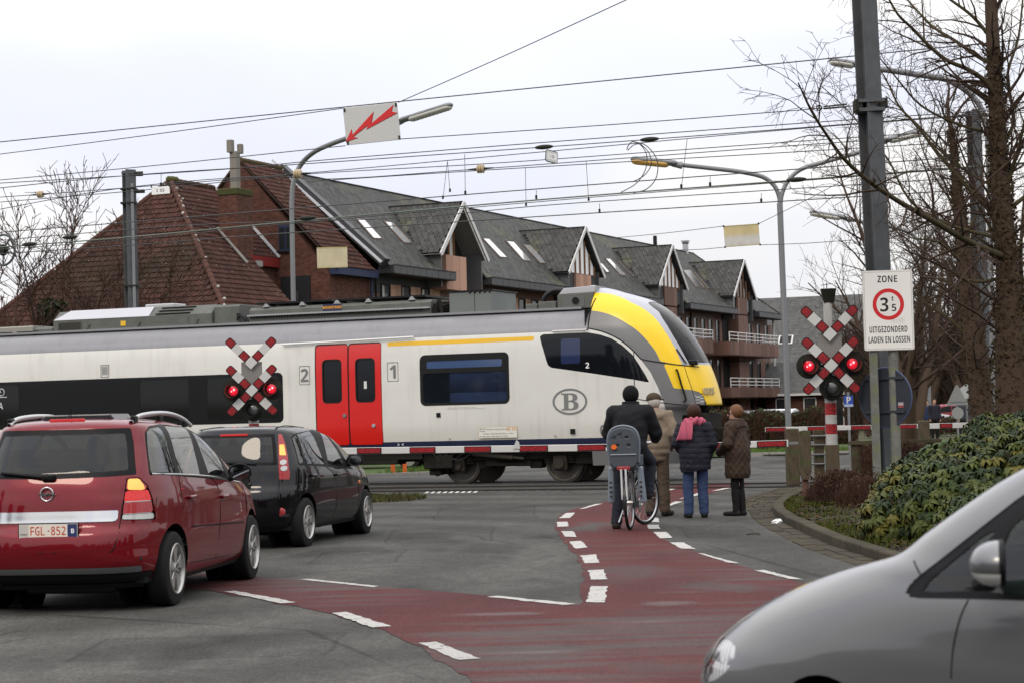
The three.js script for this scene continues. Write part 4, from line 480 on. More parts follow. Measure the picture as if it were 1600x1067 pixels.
{const q=(px,py)=>rp(px,py,0.15);const slab=(name,x0,x1,yt,zf,zb,slope,mat)=>hull([[zb,3.8],[zf,3.8],[zf,yt-slope],[zf-slope*1.3,yt],[zb+slope,yt],[zb,yt-slope]].map(([a,b])=>[-a,b]),0,x1-x0).rotateY(Math.PI/2).translate(x0,0,0);
const u0=part('roof_unit',slab('',-14.8,q(50,510)[0],4.05,0.15,-1.4,0.03),M([0.25,0.24,0.21],0.6),train);part('louvre',[0,1,2].map((i)=>box(0.62,0.03,0.01,-11.5-i*0.75,3.9,0.16)),TM.rubber,u0);part('roof_unit',slab('',q(50,510)[0]+0.02,q(80,510)[0],4.0,0.12,-1.3,0.05),TM.roofBox,train);
const x0=q(82,500)[0],x1=q(330,500)[0],yt=4.36;const u=part('roof_unit',slab('',x0,x1,yt,0.15,-1.6,0.22),TM.roofBox,train,'long grey roof unit with a pale sloping top');part('unit_top',hull([[x0+0.02,0],[q(232,490)[0],0],[q(232,490)[0],0.36],[x0+0.35,0.36]],0,0.012,0.003).rotateX(-0.86).translate(0,yt-0.225,0.155),M([0.42,0.42,0.45],0.4),u);
const gr=[];for(let i=0;i<18;i++)gr.push(box(0.012,0.2,0.015,q(92,510)[0]+i*0.034,3.97,0.165));part('grille',[...gr,box(0.66,0.23,0.004,q(92,510)[0]+0.3,3.97,0.157)],M([0.06,0.06,0.05],0.7),u);part('warning_sticker',box(0.14,0.12,0.004,q(192,507)[0],4.0,0.158),M([0.7,0.42,0.02],0.5),u);
part('louvre',[0,1,2].map((i)=>box(0.95,0.008,0.07,q(268,490)[0]+i*0.03,yt-0.17+i*0.075,0.125-i*0.1)),M([0.06,0.06,0.06],0.7),u);part('service_hatch',box(0.98,0.24,0.012,q(266,505)[0],3.99,0.156),TM.roofBox,u);part('clamp',[135,214,305].map((x)=>rod(V(q(x,515)[0],3.84,0.22),V(q(x+5,515)[0],4.02,0.16),0.014,6)),TM.steel,u);
part('roof_unit',slab('',x1+0.01,q(370,495)[0],yt-0.03,0.05,-1.6,0.05),TM.roofBox,train);part('roof_hatch',rbox(0.8,0.1,0.6,0.03,q(236,480)[0],yt+0.04,-0.5),M([0.4,0.4,0.4],0.5),train);
part('cable_bundle',[0,1,2,3].map((i)=>tube([V(q(368,500)[0],3.95+i*0.05,0.1),V(q(376,500)[0],4.05,0.15-i*0.06),V(q(384,500)[0],3.86,0.1-i*0.05)],0.02,10,6)),TM.black,train);
const y0=q(388,500)[0],y1=q(702,480)[0],b=part('resistor_bank',slab('',y0,q(672,480)[0],4.22,0.12,-1.5,0.07),TM.roofBox,train);part('ledge',box(q(672,480)[0]-y0,0.035,0.1,(y0+q(672,480)[0])/2,4.03,0.17),TM.roofPale,b);part('rib',Array.from({length:60},(_,i)=>box(0.02,0.05,0.02,y0+0.08+i*0.074,3.99,0.17)),TM.under,b);part('top_plate',[box(1.95,0.045,1.4,y0+1.15,4.31,-0.65),box(2.2,0.045,1.4,y0+3.4,4.31,-0.65)],TM.black,b);part('plate_support',[0.35,1.3,2.2,3.0,4.1].map((d)=>hull([[0,4.22],[0.16,4.22],[0.1,4.3],[0.06,4.3]],-0.4,0.05,0.004).translate(y0+d,0,0.05)),TM.roofPale,b);part('type_plate',box(0.48,0.17,0.01,q(518,482)[0],4.13,0.125),TM.blue,b);part('type_plate',tr(text('WEERSTAND',0.06),q(518,482)[0],4.14,0.131),M([0.75,0.32,0.02],0.5),b);
part('insulator_frame',[bar(V(y1-0.45,3.85,0.1),V(y1-0.32,4.2,0.0),0.06),bar(V(y1-0.2,3.85,0.1),V(y1-0.3,4.2,0.0),0.06),...[0,1,2,3].map((i)=>rod(V(y1-0.62,3.95+i*0.06,0.05),V(y1+0.02,4.12-i*0.02,-0.1*i),0.018,6)),box(0.5,0.3,0.9,y1-0.25,4.02,-0.7)],TM.under,train);
const c0=q(702,480)[0],c1=q(769,480)[0];const cube=part('roof_cabinet',rbox(c1-c0,0.5,1.5,0.02,(c0+c1)/2,4.1,-0.6),M([0.15,0.165,0.155],0.55),train,'square grey roof cabinet');part('cabinet_lid',box(c1-c0+0.06,0.025,1.56,(c0+c1)/2,4.362,-0.6),TM.black,cube);part('bolt',[0,1,2,3,4].map((i)=>sph(0.03,c1-0.05-i*0.12,4.33,0.16,8)),TM.black,cube);part('cabinet_seam',box(0.01,0.48,0.004,(c0+c1)/2+0.1,4.1,0.152),TM.under,cube);
part('roof_box',rbox(0.28,0.13,0.4,0.02,q(829,482)[0],3.94,-0.1),TM.roofBox,train);part('roof_box',rbox(0.42,0.18,0.5,0.02,q(855,480)[0],3.95,-0.1),TM.roofBox,train);
part('air_hose',tube([V(q(842,480)[0],3.9,-0.05),V(q(847,462)[0],4.15,-0.05),V(q(858,456)[0],4.28,-0.1),V(q(874,455)[0],4.28,-0.15)],0.06,20,8),TM.black,train);
const a0=q(872,470)[0],a1=q(925,470)[0];const ac=part('air_conditioner',hull([[a0,3.85],[a1+0.02,3.85],[a1+0.06,4.2],[a0-0.0,4.17]],-1.5,0.2,0.02),TM.roofBox,train,'roof air conditioner behind the cab with a round fan');part('unit_top',hull([[a0+0.02,4.18],[a1+0.06,4.2],[a1+0.1,4.34],[a0+0.14,4.31]],-0.5,0.16,0.01),M([0.42,0.42,0.44],0.4),ac);part('side_panel',box(0.5,0.26,0.012,q(899,470)[0]-0.02,4.01,0.203),M([0.12,0.125,0.12],0.6),ac);const fan=part('fan_grille',cylZ(0.085,0.085,0.02,24,q(901,470)[0],4.02,0.206),TM.black,ac);part('fan_ring',new THREE.TorusGeometry(0.09,0.01,6,24).translate(q(901,470)[0],4.02,0.212),TM.roofBox,ac);
part('roof_deck',box(17.8,0.05,2.0,-5.9,3.86,ZC),TM.grey,train);}
function wheelset(s,par){for(const z of[-0.02,-1.48]){const w=part('wheel',[cylZ(0.43,0.43,0.12,36,s,0.46,z),cylZ(0.46,0.46,0.03,36,s,0.46,z-(z>-0.5?0.06:-0.06))],TM.steel,par);part('wheel_rim',new THREE.TorusGeometry(0.37,0.035,8,36).translate(s,0.46,z+(z>-0.5?0.06:-0.06)),M([0.14,0.12,0.1],0.6),par);part('hub',cylZ(0.13,0.1,0.16,20,s,0.46,z+(z>-0.5?0.1:-0.1)),TM.under,par);}part('axle',cylZ(0.09,0.09,1.5,12,s,0.46,ZC),TM.steel,par);}
function bogie(s0,s1){
const b=part('bogie',[rbox(s1-s0+0.9,0.2,0.18,0.04,(s0+s1)/2,0.66,0.2),rbox(s1-s0+0.9,0.2,0.18,0.04,(s0+s1)/2,0.66,-1.7),rbox(0.7,0.3,2.0,0.05,(s0+s1)/2,0.6,ZC),box(0.9,0.2,2.2,(s0+s1)/2,0.75,ZC)],TM.under,train);
wheelset(s0,b);wheelset(s1,b);
for(const s of[s0,s1]){part('axle_box',[rbox(0.34,0.34,0.2,0.05,s,0.48,0.26),cylZ(0.12,0.12,0.08,18,s,0.48,0.38)],M([0.035,0.03,0.024],0.7),b);part('coil_spring',[0,1,2,3].flatMap((i)=>[-0.28,0.28].map((d)=>new THREE.TorusGeometry(0.085,0.022,6,16).rotateX(Math.PI/2).translate(s+d,0.5+i*0.055,0.26))),TM.under,b);part('brake_unit',rbox(0.3,0.3,0.3,0.04,s+(s<(s0+s1)/2?0.62:-0.62),0.52,0.05),TM.under,b);}
part('damper',[rod(V(s0+0.38,0.72,0.36),V(s0+1.35,0.62,0.36),0.055,12),rod(V(s0+0.9,0.67,0.36),V(s0+1.6,0.595,0.36),0.035,12)],M([0.06,0.052,0.04],0.6),b);part('air_spring',cyl(0.28,0.28,0.18,20,(s0+s1)/2,0.86,0.1),TM.rubber,b);part('guard_iron',[bar(V(s0-0.6,0.7,0.1),V(s0-0.62,0.22,0.05),0.08,0.05),bar(V(s1+0.6,0.7,0.1),V(s1+0.62,0.22,0.05),0.08,0.05)],TM.under,b);part('number_tag',box(0.1,0.1,0.01,s0-0.8,0.62,0.3),M([0.4,0.38,0.33],0.6),b);
}
bogie(tp(725,758,0)[0],tp(884,754,0)[0]);
part('equipment_box',[rbox(0.55,0.42,0.5,0.03,tp(672,720)[0],0.6,0.2),rbox(0.4,0.3,0.4,0.03,tp(690,730)[0],0.55,0.35),cylX(0.16,0.16,0.5,16,tp(675,740)[0],0.42,0.1)],TM.under,train);
part('equipment_box',[rbox(4.4,0.34,1.1,0.03,1.2,0.66,ZC),rbox(1.1,0.4,0.5,0.03,1.18,0.62,0.0),rbox(0.5,0.35,0.4,0.03,2.95,0.62,0.1),rbox(0.3,0.5,0.2,0.03,-0.55,0.5,0.25)],TM.under,train);part('underfloor_skirt',[box(14,0.2,0.06,tp(655,712)[0]-7,0.72,0.5),box(12.5,0.24,2.0,tp(655,712)[0]-6.3,0.68,ZC),rbox(1.0,0.1,0.5,0.02,tp(585,720)[0],0.56,0.3)],TM.under,train);  // equipment boxes added to fill the bogie gaps and darken the underside
part('cable_duct',[0,1,2].map((i)=>tube([V(-0.6+i*0.1,0.82,0.5),V(-0.3+i*0.2,0.58,0.52),V(0.1+i*0.2,0.8,0.5)],0.018,12,6)),TM.black,train);
part('coupler',[rbox(0.5,0.3,0.32,0.05,5.75,1.02,ZC),cylX(0.13,0.16,0.9,16,5.3,1.02,ZC),box(0.12,0.42,0.46,6.02,1.02,ZC),...[0,1,2].map((i)=>tube([V(5.5,1.3,ZC+0.3-i*0.3),V(5.85,0.95,ZC+0.34-i*0.3),V(5.6,0.75,ZC+0.3-i*0.3)],0.025,10,6)),rbox(0.5,0.5,1.4,0.05,5.4,1.25,ZC)],TM.under,train);
part('grab_rail',tube([V(...(()=>{const[s,y]=npx(1057,577);return[s,y,ZC+noseHW(s,y)+0.02];})()),...[[1060,579],[1066,600],[1073,622],[1070,628]].map(([x,y])=>{const[s,yy]=npx(x,y);return V(s,yy,ZC+noseHW(s,yy)+0.06);})],0.022,20,8),TM.under,train);
part('mirror_camera',rbox(0.22,0.12,0.14,0.03,...(()=>{const[s,y]=npx(1082,566);return[s+0.02,y,ZC+noseHW(s,y)+0.03];})()),TM.black,train);part('wiper',rod(V(...(()=>{const[s,y]=npx(1056,545);return[s+0.02,y,ZC+noseHW(s,y)];})()),V(...(()=>{const[s,y]=npx(1070,568);return[s+0.04,y,ZC+noseHW(s,y)];})()),0.016,6),TM.black,train);
const CM={
white:M([0.5,0.49,0.47],0.5),red:M(0xffffff,0.4,{map:colTex(64,64,(u,v)=>{const n=H2(Math.floor(u*16),Math.floor(v*16));return[0.09+0.3*n,0.004,0.007];})}),edge:M([0.02,0.012,0.012],0.6),plate:M([0.2,0.19,0.175],0.6),visor:M([0.018,0.019,0.014],0.55),post:M(0xffffff,0.6,{map:colTex(128,128,(u,v)=>{const n=0.75+0.35*fbm(u*8,v*8,4,8);return[0.4*n,0.39*n,0.37*n];})}),wood:M(0xffffff,0.9,{map:colTex(128,256,(u,v)=>{const n=0.6+0.8*fbm(u*16,v*3,4,16),g=sstep(0.5,0.75,fbm(u*3,v*3,3,3));return[lerp(0.075,0.058,g)*n,lerp(0.057,0.062,g)*n,lerp(0.038,0.03,g)*n];})}),
lampRed:M([0.36,0.012,0.03],0.25,{emissive:new THREE.Color().setRGB(1,0.03,0.07),emissiveIntensity:0.26}),lampCore:M([0.9,0.5,0.5],0.2,{emissive:new THREE.Color().setRGB(1,0.45,0.5),emissiveIntensity:1.1}),lens:M([0.08,0.085,0.08],0.12,{clearcoat:1}),galv:M(0xffffff,0.5,{metalness:0.35,map:colTex(128,128,(u,v)=>{const n=0.75+0.45*fbm(u*6,v*12,4,6);return[0.19*n,0.195*n,0.2*n];})}),steelDark:M(0xffffff,0.6,{map:colTex(128,256,(u,v)=>{const n=0.7+0.5*fbm(u*8,v*4,4,8);return[0.085*n,0.09*n,0.095*n];})}),wire:M([0.03,0.03,0.032],0.5),copper:M([0.09,0.12,0.09],0.5),ceramic:M([0.42,0.33,0.2],0.35),signBack:M([0.03,0.034,0.045],0.6),concrete:M(0xffffff,0.9,{map:colTex(128,256,(u,v)=>{const n=0.7+0.5*fbm(u*8,v*8,4,8),g=sstep(0.5,0.8,fbm(u*2,v*3,3,2));return[0.16*n,lerp(0.16,0.17,g)*n,lerp(0.145,0.1,g)*n];})}),
};
function crossing(px,py,depth,yaw,label,bell){
const c=D(px,py,depth),o=thing('crossing_signal',label,'crossing signal',V(c.x,0,c.z),yaw,'level crossing signals'),Y=c.y,q=0.184,hq=0.08;
const board=(name,ox,oy,ang,cols,par,zo)=>{const b=new THREE.Group();b.name=name;par.add(b);b.position.set(ox,oy,0.1+zo);b.rotation.z=ang;cols.forEach(([i,col,end])=>{const pts=end?(()=>{const s=end,x0=i*q-q/2,x1=i*q+q/2,h=hq,r=0.045,out=s>0?[[x0,-h],[x1-r,-h],[x1-r*0.3,-h+r*0.3],[x1,-h+r],[x1,h-r],[x1-r*0.3,h-r*0.3],[x1-r,h],[x0,h]]:[[x1,h],[x0+r,h],[x0+r*0.3,h-r*0.3],[x0,h-r],[x0,-h+r],[x0+r*0.3,-h+r*0.3],[x0+r,-h],[x1,-h]];return out;})():[[i*q-q/2,-hq],[i*q+q/2,-hq],[i*q+q/2,hq],[i*q-q/2,hq]];
if(col==='r'){part('red_field',boxUV(prism(pts.map(([x,y])=>[(x-i*q)*0.8+i*q,y*0.8]),0.006).translate(0,0,0.012),5),CM.red,b);part('board_edge',prism(pts,0.012),CM.edge,b);}else part('white_field',prism(pts,0.014),CM.white,b);});return b;};
const A=Math.PI/4;
board('cross_board',0,Y,A,[[-3,'r',-1],[-2,'w'],[-1,'r'],[0,'w'],[1,'r'],[2,'w'],[3,'r',1]],o,0.02);board('cross_board',0,Y,-A,[[-3,'r',-1],[-2,'w'],[-1,'r'],[1,'r'],[2,'w'],[3,'r',1]],o,0.021);
const cy=Y+0.53;board('chevron_board',0,cy,A,[[0,'w'],[1,'r'],[2,'w'],[3,'r',1]],o,0.02);board('chevron_board',0,cy,Math.PI-A,[[1,'r'],[2,'w'],[3,'r',1]],o,0.021);
part('back_plate',prism([[-0.2,cy+0.02],[0.2,cy+0.02],[0.2,cy-0.28],[0,cy-0.5],[-0.2,cy-0.28]],0.02).translate(0,0,0.05),CM.plate,o);
for(const[x,y,lit]of[[-0.37,Y+0.0,1],[0.37,Y+0.02,1],[0.01,Y-0.38,0]]){const l=part('lamp',[cylZ(0.215,0.2,0.09,32,x,y,-0.02),cylZ(0.13,0.16,0.16,24,x,y,-0.1)],CM.visor,o);const hood=new THREE.CylinderGeometry(0.135,0.125,0.26,28,1,true,-0.5-Math.PI/2-0.6,Math.PI*1.05+1.2).rotateX(Math.PI/2).translate(x,y,0.15);part('lamp_hood',hood,CM.visor,l);part('lamp_lens',new THREE.SphereGeometry(0.105,24,12,0,Math.PI*2,0,1.1).scale(1,0.35,1).rotateX(Math.PI/2).translate(x,y,0.02),lit?CM.lampRed:CM.lens,l);if(lit){part('lamp_glow',[new THREE.SphereGeometry(0.022,10,8).translate(x+0.02,y+0.02,0.075),new THREE.SphereGeometry(0.016,8,6).translate(x-0.03,y-0.01,0.073)],CM.lampCore,l);const pl=new THREE.PointLight(0xff2030,0.05);pl.position.set(x,y,0.12);pl.castShadow=true;o.add(pl);}}
part('lamp_bracket',[box(0.7,0.05,0.04,0,Y+0.0,-0.08),box(0.05,0.7,0.04,0,Y-0.15,-0.08)],CM.visor,o);
const bands=[[Y-0.5,Y+(bell?1.12:0.45),0],[Y-0.64,Y-0.5,0],[Y-0.84,Y-0.64,1],[Y-1.0,Y-0.84,0],[Y-1.17,Y-1.0,1],[Y-1.36,Y-1.17,0]];
for(const[a,b,r]of bands)part(r?'red_band':'post',cyl(r?0.1:a>Y-0.55?0.075:0.1,r?0.1:a>Y-0.55?0.075:0.1,b-a-0.004,20,0,(a+b)/2,-0.14),r?CM.red:CM.post,o);
part('base',boxUV(box(0.22,Y-1.36,0.22,0,(Y-1.36)/2,-0.14)),CM.wood,o);
if(bell)part('loudspeaker',[new THREE.CylinderGeometry(0.19,0.13,0.24,4,1).rotateY(Math.PI/4).scale(0.95,1,0.85).translate(0.02,Y+1.2,-0.14)],CM.visor,o,'black square horn on top');
return o;
}
crossing(1298,571,34,-0.06,'crossing signal with black horn on top and red lamps lit beside the zone sign',true);
crossing(394,609.8,38.4,0.03,'crossing signal with red lamps lit, rising behind the black hatchback roof',false);
function barrier(label,a,b,h,plates,extra){const o=thing('barrier_arm',label,'barrier',a,0,'lowered crossing barriers');const B=b.clone().sub(a),len=B.length();o.rotation.set(0,Math.atan2(-B.z,B.x),Math.asin(B.y/len));o.rotation.order='YXZ';o.updateMatrixWorld(true);part('arm',rbox(len,h,0.07,0.012,len/2,0,0),CM.white,o);for(const[p0,p1]of plates){const x0=loc(o,p0,0,'z',0.04).x,x1=loc(o,p1,0,'z',0.04).x;let s0,s1;const at=(px)=>{const u=loc(o,px,690,'z',0.04);return u.x;};s0=Math.max(0.01,at(p0));s1=Math.min(len-0.01,at(p1));if(s1-s0<0.05)continue;part('plate_edge',box(s1-s0,h*0.92,0.006,(s0+s1)/2,0,0.037),CM.edge,o);part('red_plate',boxUV(box(s1-s0-0.04,h*0.66,0.006,(s0+s1)/2,0,0.042),5),CM.red,o);}part('end_cap',rbox(0.03,h*1.06,0.08,0.01,len,0,0),CM.white,o);if(extra)extra(o,len);return o;}
barrier('nearest lowered barrier, red and white, across the lane in front of the train door',D(420,706,38),D(950.5,698.6,35.6),0.125,[[470,508],[557,595.5],[639.5,680],[725,767],[811.5,856],[902,946]],(o)=>{part('pivot_box',rbox(0.4,0.9,0.35,0.03,-0.2,-0.45,-0.1),CM.galv,o);part('reflector_flag',prism([[0,0],[0.14,0],[0.12,0.12],[0.07,0.16]],0.01).translate(loc(o,803,699,'z',0).x,0.0,0.045),M([0.45,0.45,0.43],0.5),o);});
barrier('short lowered barrier, red and white, passing behind the two women',D(1004,699.5,34.5),D(1231,692.2,34),0.115,[[1015,1045],[1100,1136],[1183,1229.5]],(o,len)=>{part('support_arm',box(0.5,0.04,0.04,len+0.2,0,-0.05),CM.galv,o);});
barrier('far lowered barrier, red and white, beyond the tracks on the right',D(1196,671,52),D(1436,665.5,52),0.12,[[1197,1229],[1263,1297],[1331,1362],[1402,1434]]);
barrier('last lowered barrier on the far right, end near the dark tree trunks',D(1452,665.5,52),D(1545,663,52),0.14,[[1470,1490],[1521,1544]]);
{const p=G(1259,786),f=thing('wooden_post','mossy wooden board on a reddish stake at the kerb corner','post',V(p.x,0,p.z),0.1);part('stake',boxUV(prism([[-0.045,0],[0.045,0],[0.05,0.45],[-0.05,0.45]],0.06),2),M([0.12,0.06,0.05],0.9),f);part('board',boxUV(prism([[-0.05,0.38],[0.05,0.38],[0.1,0.52],[0.1,1.18],[0.0,1.2],[-0.1,1.18],[-0.1,0.52]],0.05,0.008).translate(0,0,0.05),2),CM.wood,f);
const q=G(1282,772),r=thing('step_rail','post with four grey steel rungs beside the mossy board','ladder',V(q.x,0,q.z),0);part('post',boxUV(box(0.17,1.15,0.15,0.0,0.575,0),2),CM.wood,r);part('upright',[box(0.035,1.2,0.05,0.13,0.62,0.08)],CM.galv,r);for(const y of[0.55,0.72,0.89,1.05])part('rung',rod(V(-0.2,y,0.12),V(0.13,y,0.12),0.016,8),CM.galv,r);
const b=D(1445,690,50),bb=thing('wooden_bollard','brown wooden bollard between the far barriers','bollard',V(b.x,0,b.z));part('post',boxUV(rbox(0.26,1.15,0.26,0.03,0,0.57,0),2),CM.wood,bb);const w=D(1238,690,40);const b2=copyOf(bb,'brown wooden post behind the short barrier by the hedge');b2.position.set(w.x,0,w.z);
const fo=thing('low_fence','low weathered wooden fence behind the round sign','fence',V(...(()=>{const u=D(1335,735,38);return[u.x,0,u.z];})()),0.04);part('rail',box(1.8,0.07,0.06,0.8,0.86,0.03),CM.wood,fo);part('rail',box(1.8,0.07,0.06,0.8,0.3,0.03),CM.wood,fo);for(let i=0;i<5;i++)part('slat',boxUV(box(0.19,0.9,0.04,0.05+i*0.36,0.45,0),2),CM.wood,fo);}
const hBeam=(w,d,t)=>[[-w/2,-d/2],[w/2,-d/2],[w/2,-d/2+t],[t/2,-d/2+t],[t/2,d/2-t],[w/2,d/2-t],[w/2,d/2],[-w/2,d/2],[-w/2,d/2-t],[-t/2,d/2-t],[-t/2,-d/2+t],[-w/2,-d/2+t]];
function mast(label,base,top,w,d,rot,extra){const o=thing('catenary_mast',label,'mast',V(base.x,0,base.z));const L=Math.hypot(top.x-base.x,top.y,top.z-base.z),dir=V(top.x-base.x,top.y,top.z-base.z).normalize();o.quaternion.setFromUnitVectors(V(0,1,0),dir);o.updateMatrixWorld(true);part('column',boxUV(prism(hBeam(w,d,0.028),L).rotateX(-Math.PI/2).rotateY(rot),1),CM.steelDark,o);if(extra)extra(o,L);return o;}
{const dB=35,b=D(1391,770,dB);b.y=0;const t=D(1347,-80,dB);t.z=b.z;
mast('tall leaning grey steel mast right of the road carrying the zone sign side',b,t,0.3,0.36,0.35,(o,L)=>{const y=loc(o,1357,163,'z',0).y;part('clamp',[box(0.46,0.06,0.46,0,y+0.04,0),box(0.46,0.06,0.46,0,y-0.12,0)],CM.steelDark,o);part('bracket',[rbox(0.14,0.22,0.3,0.02,-0.22,y-0.03,0.05),rbox(0.14,0.18,0.3,0.02,0.22,y-0.01,0.05)],CM.visor,o);part('base_plate',box(0.6,0.05,0.6,0,0.12,0),CM.steelDark,o);});}
{const p=fromT(-9.8,0,-8.2),q=D(200.5,266,-p.z),pb=D(209,640,-p.z);mast('grey steel mast at the left behind the train in front of the hipped roof',V(pb.x,0,p.z),V(q.x,q.y,p.z),0.3,0.34,0.5,(o,L)=>{part('cap',box(0.36,0.05,0.38,0,L-0.1,0),CM.steelDark,o);part('clamp',[box(0.44,0.05,0.44,0,L-0.55,0),box(0.44,0.05,0.44,0,L-0.95,0),box(0.44,0.05,0.44,0.02,L-4.6+1.3,0),cylX(0.07,0.07,0.25,12,0.28,L-0.12,0.05),rbox(0.3,0.1,0.1,0.02,0.3,L-0.62,0.05),rbox(0.2,0.1,0.12,0.02,0.28,L-4.1,0.05)],CM.visor,o);part('conduit',rod(V(0.14,0,0.19),V(0.14,4.8,0.19),0.06,8),CM.galv,o);part('light_flange',box(0.08,L-0.4,0.012,0.12,L/2-0.2,0.21),CM.galv,o);});}
{const p=fromT(17.5,0,-14),q=D(1521,172,-p.z);const base=D(1545,640,-p.z);mast('grey steel mast at the far right partly hidden by bare branches',V(base.x,0,p.z),V(q.x,q.y,p.z),0.26,0.3,0.4,(o,L)=>part('clamp',[box(0.42,0.06,0.42,0,L-0.1,0),box(0.4,0.06,0.4,0,L-0.5,0)],CM.steelDark,o));}
{const c=D(4,391,57),w=thing('tension_wheel','spoked tension wheel at the far left edge above the train','wheel',c,-0.5);part('rim',new THREE.TorusGeometry(0.44,0.035,8,40),CM.steelDark,w);part('hub',[cylZ(0.12,0.12,0.2,20),cylZ(0.17,0.17,0.05,20)],CM.visor,w);for(let i=0;i<5;i++)part('spoke',rod(V(0,0,0),V(Math.cos(i*1.2566+0.9)*0.43,Math.sin(i*1.2566+0.9)*0.43,0),0.022,6),CM.steelDark,w);}
const wireT=(px,py,off)=>{const p=loc(T,px,py,'z',off);return fromT(p.x,p.y,off);};
function wireGeo(pts,r,sag=0,seg=40){if(pts.length===2){const[a,b]=pts,m=a.clone().lerp(b,0.5);m.y-=sag;pts=[a,m,b];}return new THREE.TubeGeometry(new THREE.CatmullRomCurve3(pts),seg,r,6);}
const wires=[
['topmost overhead wire crossing the whole sky',2.5,[[-60,228],[600,161],[1300,91],[1660,56]],0.012,'wire','feeder_wire'],
['upper of the two closely spaced wires reaching the left mast top',-0.7,[[-60,290],[360,264],[480,252.5],[820,225],[1320,188],[1660,166]],0.011,'wire','catenary_wire'],
['overhead wire with two black spindle clamps right of centre',-0.7,[[-60,300],[192,275],[480,256],[850,230],[1015,218],[1320,194.5],[1660,168]],0.011,'wire','catenary_wire'],
['overhead wire that passes the beige insulator at the far left',-5,[[-60,312],[62,304],[464,272],[820,240],[1320,195.5],[1660,172]],0.011,'wire','catenary_wire'],
['overhead wire just above the beige insulator over the roof ridge',-5,[[-60,321],[237,296],[470,273],[760,256],[1320,216],[1660,194]],0.011,'wire','catenary_wire'],
['overhead wire carrying the beige insulator over the roof ridge',-5,[[-60,338],[192,294],[420,276],[506,280],[751,264],[1320,222],[1660,200]],0.011,'wire','catenary_wire'],
['lower twin wire directly under the insulator over the roof ridge',-5,[[480,284],[760,266],[1320,233],[1660,212]],0.011,'wire','catenary_wire'],
['single overhead wire midway down crossing the brick chimney',-0.7,[[-60,368],[192,348],[480,324.5],[820,297],[1320,259],[1660,234]],0.012,'wire','contact_wire'],
['thick greenish contact wire crossing in front of the red roof',-0.7,[[-60,391],[200,371],[420,350],[860,311],[1320,276],[1660,250]],0.016,'copper','contact_wire'],
['thinner wire running close under the thick greenish wire',-0.7,[[-60,394],[200,375],[420,353],[860,314],[1320,277.5],[1660,252]],0.009,'wire','contact_wire'],
['overhead wire third from the bottom, crossing the first dormer apex',-5,[[-60,381],[300,352],[640,340],[860,320.5],[1320,290],[1660,268]],0.011,'wire','contact_wire'],
['lowest dark contact wire crossing the lamp posts',-5,[[-60,401],[192,384],[420,366.5],[860,337.5],[1320,308.7],[1660,288]],0.013,'wire','contact_wire'],
];
for(const[label,off,px,r,m,nm]of wires){const o=solo(nm,wireGeo(px.map(([x,y])=>wireT(x,y,off)),r,0,90),CM[m],label,'wire','overhead wires');}
const drop=(label,x0,y0,x1,y1,off)=>{const a=wireT(x0,y0,off),b=wireT(x1,y1,off),o=thing('dropper_wire',label,'wire',b,0,'dropper wires');part('wire',rod(a.sub(b),V(0,0,0),0.007,5),CM.wire,o);part('clamp',rbox(0.05,0.09,0.06,0.01,0,0.04,0),CM.visor,o);};
[['thin dropper wire left of the HV sign lamp head',726,241,727,304,-0.7],['dropper wire left half of a narrow pair above the first dormer',699,252,692,311,-5],['dropper wire right half of a narrow pair above the first dormer',699,252,703,300,-5],['dropper wire right of the insulator above the long roof',821,263,822,322,-5],['short dropper wire above the second dormer',838,297,838,311,-0.7],['dropper wire below the rightmost small plate',916,252,920,314,-5],['short dropper wire left of the yellow lamp',937,318,937,332,-5],['long slanting dropper behind the double lamp arm',1074,218,1065,294,-0.7],['short dropper right of the hanging loops',1110,276,1110,291,-0.7],['short dropper beside the double lamp pole',1190,302,1190,316,-5],['short dropper by the left plate',251,272,251,291,-0.7]].forEach((a)=>drop(...a));
const insul=(label,px,py,off,s=1)=>{const p=wireT(px,py,off),o=thing('insulator',label,'insulator',p,turnT,'beige wire insulators');part('shed',[0,1,2].map((i)=>new THREE.SphereGeometry(0.1*s,14,8).scale(0.35,1,1).translate((i-1)*0.055*s,0,0)),CM.ceramic,o);part('end_fitting',[cylX(0.03,0.015,0.25,8,-0.2*s,0,0),cylX(0.015,0.03,0.25,8,0.2*s,0,0)],CM.visor,o);};
insul('beige insulator on a wire at the far left over the bare tree',62,304,-5);insul('beige insulator over the long slate roof',751,264,-5,1.15);insul('beige insulator beside the curved lamp arm',465,272,-5,1.25);
const spin=(label,px,py,off)=>solo('wire_clamp',new THREE.SphereGeometry(0.055,10,8).scale(4.2,1,1).rotateY(turnT).translate(...wireT(px,py,off).toArray()),CM.visor,label,'clamp','black spindle clamps');spin('black spindle clamp above the small plate',850,230,-0.7);spin('black spindle clamp above the hanging loops',1015,218,-0.7);spin('black clamp on the wire at the left over the tree',45,382,-0.7);spin('black clamp beside the left mast on the greenish wire',108,371,-0.7);spin('black clamp on the greenish wire in front of the brick gable',480,341,-0.7);spin('black clamp on the greenish wire by the right mast',1245,281,-0.7);
{const o=thing('jumper_cable','looping black jumper cables hanging by the yellow lamp','cable',wireT(1000,260,-0.7));const c5=(l)=>l.map(([x,y])=>wireT(820+x/3.2,180+y/3.2,-0.7).sub(o.position));for(const l of[[[480,388],[560,340],[605,270],[610,200],[580,150],[540,133],[515,158],[512,178],[545,150],[575,143]],[[540,335],[600,300],[632,248],[622,190],[578,142]],[[545,390],[610,370],[655,320],[666,250],[650,200],[600,148],[545,134]]])part('cable',new THREE.TubeGeometry(new THREE.CatmullRomCurve3(c5(l)),48,0.011,6),CM.wire,o);}
